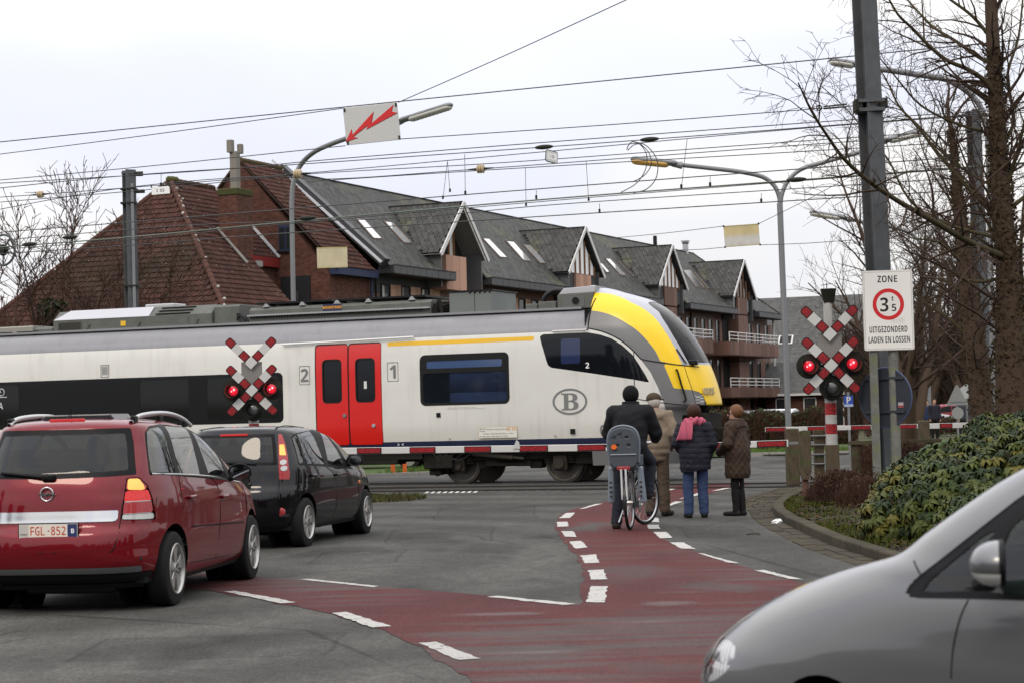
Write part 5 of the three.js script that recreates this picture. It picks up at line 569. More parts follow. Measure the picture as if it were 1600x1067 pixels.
function hung(name,label,cat,quad,depth,mats,thick=0.02,group){const P=quad.map(([x,y])=>D(x,y,depth)),c=P.reduce((a,p)=>a.add(p),V(0,0,0)).multiplyScalar(0.25),o=thing(name,label,cat,c,0,group);const X=P[1].clone().sub(P[0]).normalize(),W=P[1].distanceTo(P[0]),Hh=P[0].distanceTo(P[3]);o.rotation.z=Math.atan2(X.y,X.x);o.updateMatrixWorld(true);part('panel',rbox(W,Hh,thick,0.01),mats,o);return{o,W,H:Hh,P};}
{const{o,W,H,P}=hung('danger_sign','white hanging board with a red lightning arrow above the tracks','sign',[[537.5,169],[622.5,160],[624,217.5],[539,228]],38.5,M([0.5,0.5,0.48],0.6));
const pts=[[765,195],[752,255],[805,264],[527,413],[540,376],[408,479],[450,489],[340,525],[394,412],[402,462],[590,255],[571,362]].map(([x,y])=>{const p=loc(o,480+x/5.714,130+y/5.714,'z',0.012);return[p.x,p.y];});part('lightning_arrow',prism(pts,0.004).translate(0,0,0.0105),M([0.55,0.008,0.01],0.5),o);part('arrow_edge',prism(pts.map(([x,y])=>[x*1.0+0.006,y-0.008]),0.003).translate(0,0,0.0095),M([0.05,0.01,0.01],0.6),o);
part('fixing',[[-1,1],[1,1],[-1,-1],[1,-1]].map(([a,b])=>rbox(0.035,0.07,0.03,0.005,a*(W/2-0.03),b*(H/2-0.05),0.01)),CM.visor,o);
const S=(label,a,b)=>solo('support_wire',wireGeo([a,b],0.009,0.02,20),CM.wire,label,'wire','support wires of the hanging boards');S('support wire from the lightning board towards the upper left',P[0],D(-60,248.5,44));S('support wire rising from the lightning board to the top edge',P[1],D(1000,-10,31));S('support wire from the lower left corner of the lightning board',P[3],D(-60,287,44));S('support wire from the lightning board to the mast bracket',P[2],D(1340,165,35.2));
const tb=thing('turnbuckle','turnbuckle on the wire beside the tall mast bracket','turnbuckle',D(1305,168,35.4));part('frame',[rod(V(-0.2,0.02,0),V(0.22,0.05,0),0.014,6),rod(V(-0.2,-0.02,0),V(0.22,0.01,0),0.014,6),new THREE.TorusGeometry(0.045,0.012,6,14).translate(-0.28,0,0)],CM.visor,tb);
const panelTex=(k)=>M(0xffffff,0.6,{transmission:0.45,map:colTex(128,96,(u,v)=>{const n=0.85+0.2*fbm(u*5,v*5,4,5),st=0.9+0.2*fbm(u*9,v*1,2,9);const y=k?sstep(0.35,0.65,v):0.7;return[0.72*n*st,lerp(0.7,0.62,y)*n*st,lerp(0.66,0.36,y)*n*st];})});
const p1=hung('hanging_panel','cream translucent panel hanging in front of the brick house roof','panel',[[495,387.5],[542.6,386],[542.4,417.5],[495,419.5]],58,panelTex(0),0.02),p2=hung('hanging_panel','yellow and pale translucent panel hanging in the sky above the last dormer','panel',[[1131.5,353.5],[1186.5,349.5],[1187.3,383],[1132.5,386.5]],56,panelTex(1),0.02);
for(const q of[p1,p2])part('frame',[1,-1].map((s)=>box(q.W,0.025,0.03,0,s*(q.H/2-0.01),0)),M([0.4,0.34,0.16],0.6),q.o);part('fixing',[[-1,1],[1,1],[-1,-1],[1,-1]].map(([a,b])=>sph(0.03,a*p2.W/2,b*p2.H/2,0.02,8)),CM.visor,p2.o);
S('upper left support wire of the yellow hanging panel',p2.P[0],D(960,372,62));S('upper right support wire of the yellow hanging panel',p2.P[1],D(1330,276,50));S('lower left support wire of the yellow hanging panel',p2.P[3],D(1060,391,60));S('lower right support wire of the yellow hanging panel',p2.P[2],D(1330,375.5,52));}
const plateTex=canvasTex(256,110,(c,w,h)=>{c.fillStyle='#e2e1de';c.fillRect(0,0,w,h);c.fillStyle='#1a1a1a';c.font='bold 62px sans-serif';c.fillText('I',66,78);c.fillText('55',116,78);});
{const q=hung('mast_plate','small white plate reading I 55 beside the left mast','plate',[[236,293],[264.5,290.5],[264,303],[236.5,305]],53,M([0.5,0.5,0.49],0.5));part('plate_face',new THREE.PlaneGeometry(q.W*0.98,q.H*0.96).translate(0,0,0.012),M(0xffffff,0.5,{map:plateTex}),q.o);part('fixing',[-0.24,0.24].map((x)=>box(0.03,0.08,0.03,x,0.13,0)),CM.visor,q.o);
const c=D(862,245,48),o=thing('mast_plate','small white plate reading I 55 hanging high right of centre','plate',c,0.75);o.rotation.z=-0.12;part('panel',prism(rr(-0.2,-0.13,0.2,0.13,0.05),0.012),M([0.55,0.55,0.54],0.5),o);part('plate_face',new THREE.PlaneGeometry(0.32,0.16).translate(0,0,0.0145),M(0xffffff,0.5,{map:plateTex}),o);part('frame',tube(rr(-0.2,-0.14,0.2,0.14,0.06).map(([x,y])=>V(x,y,0)),0.012,60,6,true),CM.visor,o);}
function headGeo(L,w,h){const g=new THREE.CapsuleGeometry(w/2,L-w,6,14).rotateZ(Math.PI/2).translate(L/2,0,0);return g.scale(1,h/w,1);}
function lamp(label,base,pts,heads,r,group){const o=thing('street_lamp',label,'street lamp',V(base.x,0,base.z),0,'street lamps');const lo=(p)=>p.clone().sub(o.position);pts.forEach((l,i)=>part(i?'arm':'pole',new THREE.TubeGeometry(new THREE.CatmullRomCurve3(l.map(lo),false,'centripetal'),60,i?r*0.75:r,10),CM.galv,o));heads.forEach(([a,b,col,w])=>{const A=lo(a),Bq=lo(b),d=Bq.clone().sub(A),L=d.length();const x=d.normalize(),z=x.clone().cross(V(0,1,0)).normalize(),y=z.clone().cross(x);part('lamp_head',basisGeo(headGeo(L,w,w*0.55).translate(0,w*0.12,0),x,y,z,A),CM.galv,o);part('lamp_cover',basisGeo(headGeo(L*0.8,w*1.02,w*0.6).translate(L*0.18,-w*0.05,0),x,y,z,A),col,o);const ribs=[];for(let i=0;i<10;i++)ribs.push(basisGeo(box(0.012,w*0.46,w*0.88,L*(0.25+i*0.07),-w*0.05,0),x,y,z,A));part('cover_rib',ribs,CM.galv,o);part('neck',basisGeo(cylX(w*0.2,w*0.34,w*0.9,10,w*0.1,0,0),x,y,z,A),CM.galv,o);});return o;}
const coverPale=M([0.75,0.73,0.66],0.3,{transmission:0.35}),coverAmber=M([0.85,0.5,0.1],0.35,{transmission:0.35});
{const d=60,p=(x,y,k=d)=>D(x,y,k);lamp('curved lamp post behind the train with its head beside the lightning board',p(462,640),[[V(p(462,640).x,0,p(462,640).z),p(458,470),p(456,360),p(455.5,310),p(459,280),p(470,257),p(490,238,59.5),p(515,226,59),p(560,210,58),p(600,197,57.4),p(628,190,57)]],[[p(624,191,57),p(707,165,56),coverPale,0.3]],0.075);
const e=62;lamp('double armed lamp post right of the train with amber left head',p(1233,650,e),[[V(p(1232,640,e).x,0,p(1232,640,e).z),p(1227,520,e),p(1223,420,e),p(1219,318,e)],[p(1219.3,330,e),p(1218,308,e),p(1210,290,e),p(1195,278,e),p(1165,270,e),p(1110,263,e),p(1055,257,e)],[p(1219.3,330,e),p(1222,305,e),p(1231,284,e),p(1250,266,e),p(1290,253,e),p(1340,239,e),p(1380,224,e)]],[[p(1060,258,e),p(985,250.5,e),coverAmber,0.36],[p(1378,223,e),p(1445,206,e),coverPale,0.34]],0.095);
const f=98;lamp('distant double armed lamp post left of the dark tree trunks',p(1453,650,f),[[V(p(1453,650,f).x,0,p(1453,650,f).z),p(1448,520,f),p(1443,392,f)],[p(1443.5,400,f),p(1440,382,f),p(1425,366,f),p(1395,355,f),p(1345,346,f),p(1320,342,f)],[p(1443.5,400,f),p(1447,380,f),p(1458,362,f),p(1472,354,f),p(1490,351,f)]],[[p(1325,342.5,f),p(1265,333,f),coverPale,0.42],[p(1490,351,f),p(1540,342,f),coverPale,0.42]],0.12);
const g=50;lamp('lamp post behind the big right-hand tree with its head left of the tall mast',p(1545,640,g),[[V(p(1552,640,g).x,0,p(1552,640,g).z),p(1549,420,g),p(1545,230,g),p(1539,182,g),p(1523,153,g),p(1484,126,g),p(1430,116,g),p(1340,103,g)]],[[p(1345,103.5,g),p(1296,96,g),coverPale,0.28]],0.075);lamp('smaller lamp head glimpsed between the right-hand tree trunks',p(1500,650,105),[[V(p(1519,650,105).x,0,p(1519,650,105).z),p(1515,450,105),p(1508,415,105),p(1489,407,105)]],[[p(1490,407,105),p(1453,400,105),coverPale,0.4]],0.1);}
{const d=33.6,c=D(1388.5,485,d),o=thing('zone_sign','white traffic sign reading ZONE 3,5t on two grey posts','traffic sign',V(c.x,0,c.z),-0.06);const W=0.845,H=1.355,y0=c.y-H/2;const face=canvasTex(640,1024,(x,w,h)=>{x.fillStyle='#dedbd5';x.fillRect(0,0,w,h);x.strokeStyle='#b9b5ae';x.lineWidth=10;x.strokeRect(14,14,w-28,h-28);x.fillStyle='#101010';x.textAlign='center';const T2=(s,px,X,Y,sx)=>{x.save();x.translate(X,Y);x.scale(sx,1);x.font=`bold ${px}px sans-serif`;x.fillText(s,0,0);x.restore();};T2('ZONE',122,320,150,0.82);x.fillStyle='#d8d4ce';x.beginPath();x.arc(322,436,168,0,7);x.fill();x.lineWidth=50;x.strokeStyle='#c01018';x.beginPath();x.arc(322,436,180,0,7);x.stroke();x.fillStyle='#101010';T2('3',250,270,528,0.9);T2('5',130,395,528,0.95);T2('t',90,378,392,0.9);T2('UITGEZONDERD',112,312,800,0.59);T2('LADEN EN LOSSEN',112,320,932,0.56);x.globalAlpha=0.22;x.fillStyle='#4a4030';for(let i=0;i<60;i++)x.fillRect(340+H2(i,3)*190,600+H2(i,5)*50,2,20+H2(i,9)*60);});
part('panel',prism(rr(-W/2,y0,W/2,y0+H,0.045),0.02,0.003).translate(0,0,0),M([0.5,0.49,0.47],0.5),o);const fp=new THREE.PlaneGeometry(W-0.02,H-0.02).translate(0,y0+H/2,0.0265);part('sign_face',fp,M(0xffffff,0.5,{map:face}),o);
part('post',boxUV(box(0.13,y0+0.8,0.1,loc(o,1368.5,640,'z',0).x,(y0+0.8)/2,-0.06),2),CM.concrete,o);part('post',boxUV(cyl(0.085,0.085,y0+0.6,14,loc(o,1400,640,'z',0).x,(y0+0.6)/2,-0.1),2),CM.concrete,o);
const q=D(1383,621,d+0.14),s=thing('round_sign','back of a round blue traffic sign fixed behind the zone sign post','traffic sign',q,-0.72);part('disc',cylZ(0.51,0.51,0.025,48,0,0,-0.03),CM.signBack,s);part('rim',new THREE.TorusGeometry(0.505,0.014,8,56).translate(0,0,-0.03),M([0.04,0.06,0.14],0.5),s);for(const y of[0.33,-0.24])part('back_rail',box(0.78-Math.abs(y)*0.1,0.045,0.03,0,y,0.0),M([0.02,0.024,0.03],0.5),s);part('sticker',box(0.1,0.09,0.004,0.3,-0.13,-0.014),M([0.35,0.3,0.32],0.6),s);part('sticker_mark',box(0.1,0.03,0.004,0.3,-0.155,-0.012),M([0.3,0.03,0.03],0.6),s);part('face',cylZ(0.49,0.49,0.004,48,0,0,-0.046),M([0.02,0.06,0.3],0.4),s);}
{const post=(o,h,r=0.04)=>part('post',cyl(r,r,h,10,0,h/2,-0.04),CM.galv,o);let p=D(1327,640,62),o=thing('parking_sign','small blue parking sign with white P beside the right signal','traffic sign',V(p.x,0,p.z));const y=D(1327,627,62).y;post(o,y+0.3);part('panel',rbox(0.28,0.32,0.02,0.01,0,y+0.02,0),M([0.01,0.05,0.3],0.5),o);part('letter',text('P',0.2).translate(0,y+0.05,0.011),CM.white,o);part('lower_plate',box(0.28,0.08,0.015,0,y-0.12,0.005),M([0.3,0.35,0.5],0.5),o);
p=D(1497,640,70);o=thing('triangular_sign','back of a grey triangular sign with a small round sign below it','traffic sign',V(p.x,0,p.z));const yt=D(1497,622,70).y;post(o,yt+0.3);part('triangle',prism([[-0.39,-0.24],[0.39,-0.24],[0.04,0.46],[-0.04,0.46]],0.02,0.004).translate(0,yt,0),M([0.2,0.2,0.195],0.5),o);part('back_rail',box(0.62,0.04,0.02,0,yt-0.12,0.03),CM.galv,o);part('disc',cylZ(0.21,0.21,0.02,28,0,yt-0.52,0.01),M([0.22,0.22,0.215],0.5),o);
p=D(1512,640,74);o=thing('diamond_sign','tilted pale diamond sign near the dark tree trunk','traffic sign',V(p.x,0,p.z));const yd=D(1511,611,74).y;post(o,yd+0.2);part('panel',rbox(0.46,0.46,0.02,0.01).rotateZ(0.62).translate(0,yd,0.02),M([0.45,0.45,0.45],0.4),o);
p=D(1532,640,66);o=thing('marker_post','thin red and white marker post among the far trunks','post',V(p.x,0,p.z));for(const[a,b,r]of[[0,1.1,1],[1.1,1.5,0],[1.5,1.75,1],[1.75,2.1,0]])part('band',cyl(0.05,0.05,b-a-0.01,10,0,(a+b)/2,0),r?CM.red:CM.white,o);
for(const[px,l]of[[614,'left orange marker post seen under the train'],[632.5,'right orange marker post seen under the train']]){const q=G(px,743.5),m=thing('marker_post',l,'post',V(q.x,0,q.z));part('post',rbox(0.11,0.85,0.05,0.02,0,0.42,0),M([0.6,0.12,0.02],0.5),m);part('foot',cyl(0.1,0.13,0.06,12,0,0.03,0),CM.visor,m);}
p=G(1214,818);o=thing('litter','crumpled white paper on the gutter by the kerb','litter',V(p.x,0.03,p.z));const R=rng(77),g=new THREE.IcosahedronGeometry(0.055,2),a=g.attributes.position;for(let i=0;i<a.count;i++){const k=0.65+0.6*H2(Math.round(a.getX(i)*900),Math.round((a.getY(i)+a.getZ(i))*900));a.setXYZ(i,a.getX(i)*k*1.3,a.getY(i)*k*0.7,a.getZ(i)*k);}g.computeVertexNormals();part('paper',g,M([0.75,0.75,0.75],0.8),o);}
function rayHit(S,root,px,py){
root.updateMatrixWorld(true);const inv=root.matrixWorld.clone().invert(),o=EYEP.clone().applyMatrix4(inv),d=EYEP.clone().add(ray(px,py)).applyMatrix4(inv).sub(o),e1=V(0,0,0),e2=V(0,0,0),h=V(0,0,0),s=V(0,0,0),q=V(0,0,0);let best=1e9;
for(const t of S.I){const a=S.V[t[0]].p,b=S.V[t[1]].p,c=S.V[t[2]].p;e1.subVectors(b,a);e2.subVectors(c,a);h.crossVectors(d,e2);const det=e1.dot(h);if(Math.abs(det)<1e-12)continue;const f=1/det;s.subVectors(o,a);const u=f*s.dot(h);if(u<-0.001||u>1.001)continue;q.crossVectors(s,e1);const v=f*d.dot(q);if(v<-0.001||u+v>1.001)continue;const k=f*e2.dot(q);if(k>0.1&&k<best)best=k;}
if(best<1e8)return o.addScaledVector(d,best);d.normalize();let bd=1e9,bp=null;for(const v of S.V){q.subVectors(v.p,o);const k=q.dot(d),m=q.lengthSq()-k*k;if(m<bd){bd=m;bp=v.p;}}return bp.clone();
}
function carSurf(keys,yMax,y0,nu=220){
const col=(k)=>smoothKeys(keys.map((r)=>[r[0],r[k]])),xr=col(1),xf=col(2),w=col(3),pr=col(4),pf=col(5),ys=[];
for(let y=y0;y<yMax-0.22;y+=0.0125)ys.push(y);const a=ys[ys.length-1];for(let i=1;i<=34;i++)ys.push(lerp(a,yMax,1-(1-i/34)**2.2));
const rings=ys.map((y)=>{const c=(xr(y)+xf(y))/2,A=(xf(y)-xr(y))/2,W=w(y),pts=[];for(let i=0;i<=360;i++){const th=i/360*Math.PI,cs=Math.cos(th),sn=Math.sin(th),p=cs>0?pr(y):pf(y);const k=Math.pow(Math.abs(cs)**p+sn**p,-1/p);pts.push([c-A*cs*k,W*sn*k]);}
const L=[0];for(let i=1;i<pts.length;i++)L.push(L[i-1]+Math.hypot(pts[i][0]-pts[i-1][0],pts[i][1]-pts[i-1][1]));const out=[],n=nu/2,tot=L[L.length-1];let j=0;for(let i=0;i<=n;i++){const t=i/n*tot;while(j<pts.length-2&&L[j+1]<t)j++;const f=clamp((t-L[j])/(L[j+1]-L[j]||1e-9));out.push([lerp(pts[j][0],pts[j+1][0],f),lerp(pts[j][1],pts[j+1][1],f)]);}return out;});
const S=surf((u,v)=>{const r=rings[Math.round(v*(ys.length-1))],i=Math.round(u*nu),n=nu/2,k=i<=n?i:nu-i,p=r[k];return V(p[0],ys[Math.round(v*(ys.length-1))],i<=n?p[1]:-p[1]);},nu,ys.length-1,true);
const pb=S.V.find((v)=>Math.abs(v.p.y-0.6)<0.05&&v.p.z>0.6);if(pb.n.z<0)S.V.forEach((v)=>v.n.negate());return S;
}
const ribs=tex(64,64,(u,v)=>0.5+0.5*Math.sin(u*6.2832*4)*Math.sin(v*6.2832*4),{rep:[14,14]});
const KM={rearGlass:M([0.08,0.09,0.088],0.02,{transmission:1,thickness:0,ior:1.45}),tyre:M([0.012,0.012,0.012],0.8),alloy:M([0.42,0.41,0.39],0.3,{metalness:0.7}),black:M([0.006,0.006,0.007],0.5,{specularIntensity:0.3}),trim:M([0.012,0.012,0.013],0.6,{specularIntensity:0.4}),chrome:M([0.62,0.62,0.62],0.15,{metalness:1}),glass:M([0.34,0.38,0.37],0.02,{transmission:1,thickness:0,ior:1.85}),dark:M([0.02,0.02,0.022],0.9),seat:M([0.03,0.03,0.033],0.9),redLens:M([0.36,0.006,0.01],0.15,{clearcoat:0.6,bumpMap:ribs,bumpScale:0.003}),redLit:M([0.42,0.01,0.012],0.2,{bumpMap:ribs,bumpScale:0.004,emissive:new THREE.Color().setRGB(1,0.03,0.02),emissiveIntensity:0.28}),amberLit:M([0.8,0.45,0.1],0.15,{emissive:new THREE.Color().setRGB(1,0.45,0.08),emissiveIntensity:0.5}),silverLens:M([0.5,0.5,0.48],0.15,{clearcoat:1}),under:M([0.01,0.01,0.01],0.95),disc:M([0.1,0.095,0.09],0.5,{metalness:0.8}),plate:M([0.5,0.49,0.46],0.5),skin:M([0.35,0.22,0.16],0.7),hair:M([0.03,0.02,0.015],0.9)};
function wheel(par,x,z,r,side,style,steer=0,w=0.205){
const prof=[[r*0.64,-w/2],[r*0.7,-w/2],[r*0.93,-w/2+0.005],[r*0.985,-w/2+0.022],[r,-w/2+0.045],[r,w/2-0.045],[r*0.985,w/2-0.022],[r*0.93,w/2-0.005],[r*0.7,w/2],[r*0.64,w/2-0.004]].map(([a,b])=>new THREE.Vector2(a,b));
const t=part('wheel',new THREE.LatheGeometry(prof,56).rotateX(Math.PI/2),KM.tyre,par);t.position.set(x,r*0.985,z-side*w/2);t.rotation.y=steer;
const f=side*w/2;part('rim',[new THREE.LatheGeometry([[r*0.66,-0.02],[r*0.69,0.0],[r*0.655,0.012],[r*0.62,-0.01],[r*0.6,-0.07]].map(([a,b])=>new THREE.Vector2(a,b)),48).rotateX(Math.PI/2).scale(1,1,side).translate(0,0,f)],KM.alloy,t);
part('brake_disc',cylZ(r*0.42,r*0.42,0.02,32,0,0,f-side*0.09),KM.disc,t);part('wheel_well_face',cylZ(r*0.62,r*0.62,0.01,32,0,0,f-side*0.11),KM.under,t);
const sp=[];if(style==='five'){for(let i=0;i<5;i++){const a=i/5*Math.PI*2+0.3;for(const d of[-0.16,0.16])sp.push(prism([[r*0.08,-0.022],[r*0.4,-0.024],[r*0.64,-0.034],[r*0.64,0.034],[r*0.4,0.024],[r*0.08,0.022]],0.02,0.005).rotateZ(a+d).translate(0,0,0));}}else for(let i=0;i<7;i++){const a=i/7*Math.PI*2+0.2;sp.push(prism([[r*0.1,-0.02],[r*0.62,-0.058],[r*0.63,0.058],[r*0.1,0.02]],0.018,0.005).rotateZ(a));}
sp.forEach((g)=>part('spoke',g.translate(0,0,side>0?-0.022:0).scale(1,1,1).translate(0,0,f-side*0.012),KM.alloy,t));part('hub_cap',cylZ(r*0.17,r*0.19,0.03,24,0,0,f-side*0.012),KM.alloy,t);part('wheel_bolt',Array.from({length:5},(_,i)=>cylZ(0.011,0.011,0.008,8,Math.cos(i*1.2566)*r*0.11,Math.sin(i*1.2566)*r*0.11,f+side*0.005)),KM.disc,t);return t;}
function placeCar(o,rearPx,frontPx,zOut,base){const a=G(...rearPx),b=G(...frontPx),h=b.clone().sub(a),L=h.length(),s=L/base;h.normalize();const right=h.clone().cross(V(0,1,0));o.position.copy(a).addScaledVector(right,-zOut*s);o.rotation.y=Math.atan2(-h.z,h.x);o.scale.set(s,s*1.03,s);o.updateMatrixWorld(true);return s;}
function mirror(o,x,y,z,paint,k=1,lampM,yaw=0){for(const s of[1,-1]){const g=new THREE.SphereGeometry(1,26,18,0,Math.PI).rotateY(Math.PI/2).scale(0.1*k,0.08*k,0.115*k),m=part('wing_mirror',g.translate(x,y,s*z),paint,o);part('mirror_housing',[new THREE.TorusGeometry(1,0.1,8,36).rotateY(Math.PI/2).scale(0.12*k,0.075*k,0.11*k).translate(x-0.006,y,s*z),new THREE.CircleGeometry(1,30).rotateY(-Math.PI/2).scale(1,0.077*k,0.112*k).translate(x+0.004,y,s*z)],KM.black,m);part('mirror_glass',new THREE.CircleGeometry(1,30).rotateY(-Math.PI/2).scale(1,0.066*k,0.1*k).translate(x-0.004,y,s*z),M([0.35,0.36,0.37],0.04,{metalness:1}),m);part('mirror_foot',bar(V(x+0.02,y-0.05*k,s*(z-0.06)),V(x+0.05,y-0.09*k,s*(z-0.17)),0.07,0.04,0.012),KM.black,m);if(lampM)part('mirror_lamp',new THREE.SphereGeometry(1,24,10,0,Math.PI,1.9,0.62).rotateY(Math.PI/2).scale(0.104*k,0.083*k,0.119*k).translate(x,y,s*z),lampM,m);if(yaw){const q=new THREE.Matrix4().makeTranslation(x,y,s*z).multiply(new THREE.Matrix4().makeRotationY(-s*yaw)).multiply(new THREE.Matrix4().makeTranslation(-x,-y,-s*z));m.applyMatrix4(q);}}}
function carKit(o,S0,paint){
let S=S0;const kit={S0,get S(){return S;},set S(v){S=v;},
side:(list)=>list.map(([x,y])=>{const p=rayHit(S0,o,x,y);return p?[p.x,p.y]:[0,1];}),
rear:(list)=>list.map(([x,y])=>{const p=rayHit(S0,o,x,y);return p?[p.z,p.y]:[0,1];}),
take(name,fn,mat,off=0,par=o,label){const[a,b]=cut(S,fn);S=b;if(!a.I.length)return null;return part(name,geoOf(a,off),mat,par,label);},
drop(fn){S=cut(S,fn)[1];},
pick(fn){const[a,b]=cut(S,fn);S=b;return a;}};
return kit;}
const winSide=(sd,xr)=>(x,y,z)=>Math.max(sd(x,y),xr-x);
function groove(kit,o,pts,r=0.0042,both=true){const P=pts.map(([x,y])=>rayHit(kit.S0,o,x,y)).filter(Boolean);if(P.length<2)return;const c=new THREE.CatmullRomCurve3(P,false,'centripetal');const g=new THREE.TubeGeometry(c,P.length*8,r,5);part('panel_gap',g,KM.under,o);if(both)part('panel_gap',new THREE.TubeGeometry(new THREE.CatmullRomCurve3(P.map((p)=>V(p.x,p.y,-p.z)),false,'centripetal'),P.length*8,r,5),KM.under,o);}
function wheelArch(kit,o,x,cy,R,zo,mat,lip=0.03){kit.drop((px,py,pz)=>Math.hypot(px-x,py-cy)-R);for(const s of[-1,1]){part('wheel_well',new THREE.CylinderGeometry(R+0.01,R+0.01,0.4,32,1,true,0,Math.PI).rotateX(Math.PI/2).rotateZ(0).translate(x,cy,s*(zo-0.24)),KM.under,o);part('wheel_well',new THREE.CircleGeometry(R+0.01,32).translate(x,cy,s*(zo-0.42)),KM.under,o);}}
function seats(o,list,H){for(const[x,z,w,hr]of list){const s=part('seat',[rbox(0.16,0.62,w,0.06).rotateZ(0.2).translate(x,H*0.5,z),rbox(0.45,0.16,w,0.05,x+0.22,H*0.34,z)],KM.seat,o);if(hr)for(const d of w>0.7?[-w*0.28,w*0.28]:[0])part('headrest',rbox(0.09,0.17,0.24,0.04,x-0.12,H*0.5+0.43,z+d),KM.seat,s);}}
function personBust(o,x,y,z,hairM){const g=new THREE.SphereGeometry(0.105,18,14).scale(0.95,1.25,0.85).translate(x,y,z);const b=part('driver',[new THREE.SphereGeometry(0.2,16,12).scale(0.65,1,1.15).translate(x-0.02,y-0.33,z),cyl(0.055,0.07,0.16,12,x,y-0.15,z)],M([0.03,0.03,0.04],0.9),o);part('head',g,KM.skin,b);part('hair',new THREE.SphereGeometry(0.115,18,12,0,6.3,0,1.7).scale(0.98,1.22,0.9).rotateZ(0.35).translate(x-0.012,y+0.01,z),hairM,b);}
{const o=thing('red_people_carrier','dark red people carrier with roof rails, chrome strip and lit tail lamp at the left','car',V(0,0,0));placeCar(o,[277,945.5],[397,904.5],0.885,2.703);
const paint=M([0.145,0.003,0.008],0.38,{clearcoat:0.75,clearcoatRoughness:0.03,metalness:0.3,specularIntensity:0.2});
const S0=carSurf([[0.2,-0.6,3.42,0.8,5,4],[0.3,-0.74,3.53,0.865,5,4],[0.42,-0.81,3.6,0.885,5,4],[0.55,-0.83,3.62,0.895,4.6,4],[0.66,-0.81,3.6,0.9,4.6,4],[0.74,-0.76,3.52,0.9,4.6,4],[0.84,-0.74,3.38,0.9,4.5,4.2],[0.93,-0.725,3.1,0.893,4.4,4.4],[1.0,-0.71,2.8,0.882,4.2,5],[1.06,-0.695,2.52,0.868,4.1,6],[1.15,-0.66,2.3,0.845,4,6.5],[1.3,-0.575,1.98,0.8,3.9,6.5],[1.42,-0.5,1.66,0.76,3.8,6.5],[1.5,-0.45,1.36,0.725,3.8,6],[1.56,-0.42,1.06,0.675,3.8,5],[1.6,-0.36,0.8,0.57,3.4,3.6],[1.62,-0.2,0.58,0.42,3,2.8],[1.635,0.1,0.3,0.05,2,2]],1.635,0.2);
const k=carKit(o,S0,paint);
wheelArch(k,o,0,0.33,0.375,0.88);wheelArch(k,o,2.703,0.33,0.375,0.88);
const q1=k.side([[229,674],[234,668],[248.5,665.5],[274,737.5],[235.5,737.5],[231,705]]),q2=k.side([[255.4,664],[287.5,663.4],[313,740.5],[280,738.3]]),q3=k.side([[296.5,665.5],[308,668],[320,674],[338.5,700],[350,733],[346,741.5],[326,740.5]]);
const dlo=k.side([[225,675],[231,665.5],[248,662],[288,660],[310,665],[322,672],[341,697],[356,735],[370,752],[232,741],[228,705]]);
const sdD=sdPoly(dlo),s1=sdPoly(q1),s2=sdPoly(q2),s3=sdPoly(q3);let D0=k.pick((x,y,z,n)=>Math.max(sdD(x,y),-0.35-x,0.25-Math.abs(n.z)));const ts=[];for(const s of[s1,s2,s3]){const[a,b]=cut(D0,(x,y)=>s(x,y));D0=b;ts.push(a);}part('window_frame',geoOf(D0,-0.003),KM.black,o);ts.forEach((a)=>part('side_window',geoOf(a,-0.006),KM.glass,o));
const rw=k.rear([[203.5,668],[208,690],[212.5,741],[170,744.5],[81,748.5]]),rwp=[...rw,...rw.slice().reverse().map(([z,y])=>[-z,y])];rwp.splice(rw.length,1);const sR=sdPoly([...rw.slice(0,5),...rw.slice(0,5).reverse().map(([z,y])=>[-z,y])]);const R0=k.pick((x,y,z,n)=>Math.max(sR(z,y),x+0.2));const[Rg,Rf]=cut(R0,(x,y,z)=>sR(z,y)+0.045);part('window_frame',geoOf(Rf,-0.002),KM.black,o);part('rear_window',geoOf(Rg,-0.003),KM.rearGlass,o);
{const wsy=1.07;const W=k.pick((x,y,z)=>Math.max(wsy-y,y-1.55,1.0-x,Math.abs(z)-(0.86-(y-1.0)*0.42)));part('windscreen',geoOf(W,-0.004),KM.glass,o);const sp=sdPoly([[0.35,-0.45],[1.05,-0.42],[1.05,0.42],[0.35,0.45]]);const P=k.pick((x,y,z)=>Math.max(1.56-y,sp(x,z)));part('roof_glass',geoOf(P,0.004),M([0.03,0.035,0.045],0.05,{clearcoat:1}),o);}
const tl=k.rear([[198,746],[217,745],[230,757],[238,778],[243.5,811],[188,812.5],[190,795],[196,752]]),sT=sdPoly(tl);const T0=k.pick((x,y,z,n)=>Math.max(sT(Math.abs(z),y),x+0.1));const yb=(px,py)=>rayHit(S0,o,px,py).y;const y1=yb(210,765),y2=yb(212,783),y3=yb(214,802),lf=sdPoly(k.rear([[199,748],[216,747.5],[223,757],[226,765],[198,765]]));
const lampP=part('tail_lamp',geoOf(cut(T0,(x,y,z)=>0.0)[1],-0.02),KM.black,o);for(const[fn,m,nm]of[[(x,y,z)=>Math.max(y-y3+0.004,sT(Math.abs(z),y)+0.008),KM.silverLens,'lower_lens'],[(x,y,z)=>Math.max(y3+0.003-y,y-y2+0.003,sT(Math.abs(z),y)+0.008),KM.redLens,'red_lens'],[(x,y,z)=>Math.max(y2+0.003-y,y-y1+0.003,sT(Math.abs(z),y)+0.008),KM.redLit,'brake_lens'],[(x,y,z)=>Math.max(y1+0.003-y,sT(Math.abs(z),y)+0.008),KM.redLens,'upper_lens']]){const[a,b]=cut(T0,fn);part(nm,geoOf(a,0.002),m,lampP);}{const[a]=cut(T0,(x,y,z)=>lf(z,y));part('lit_bulb',geoOf(a,0.005),KM.amberLit,lampP);}
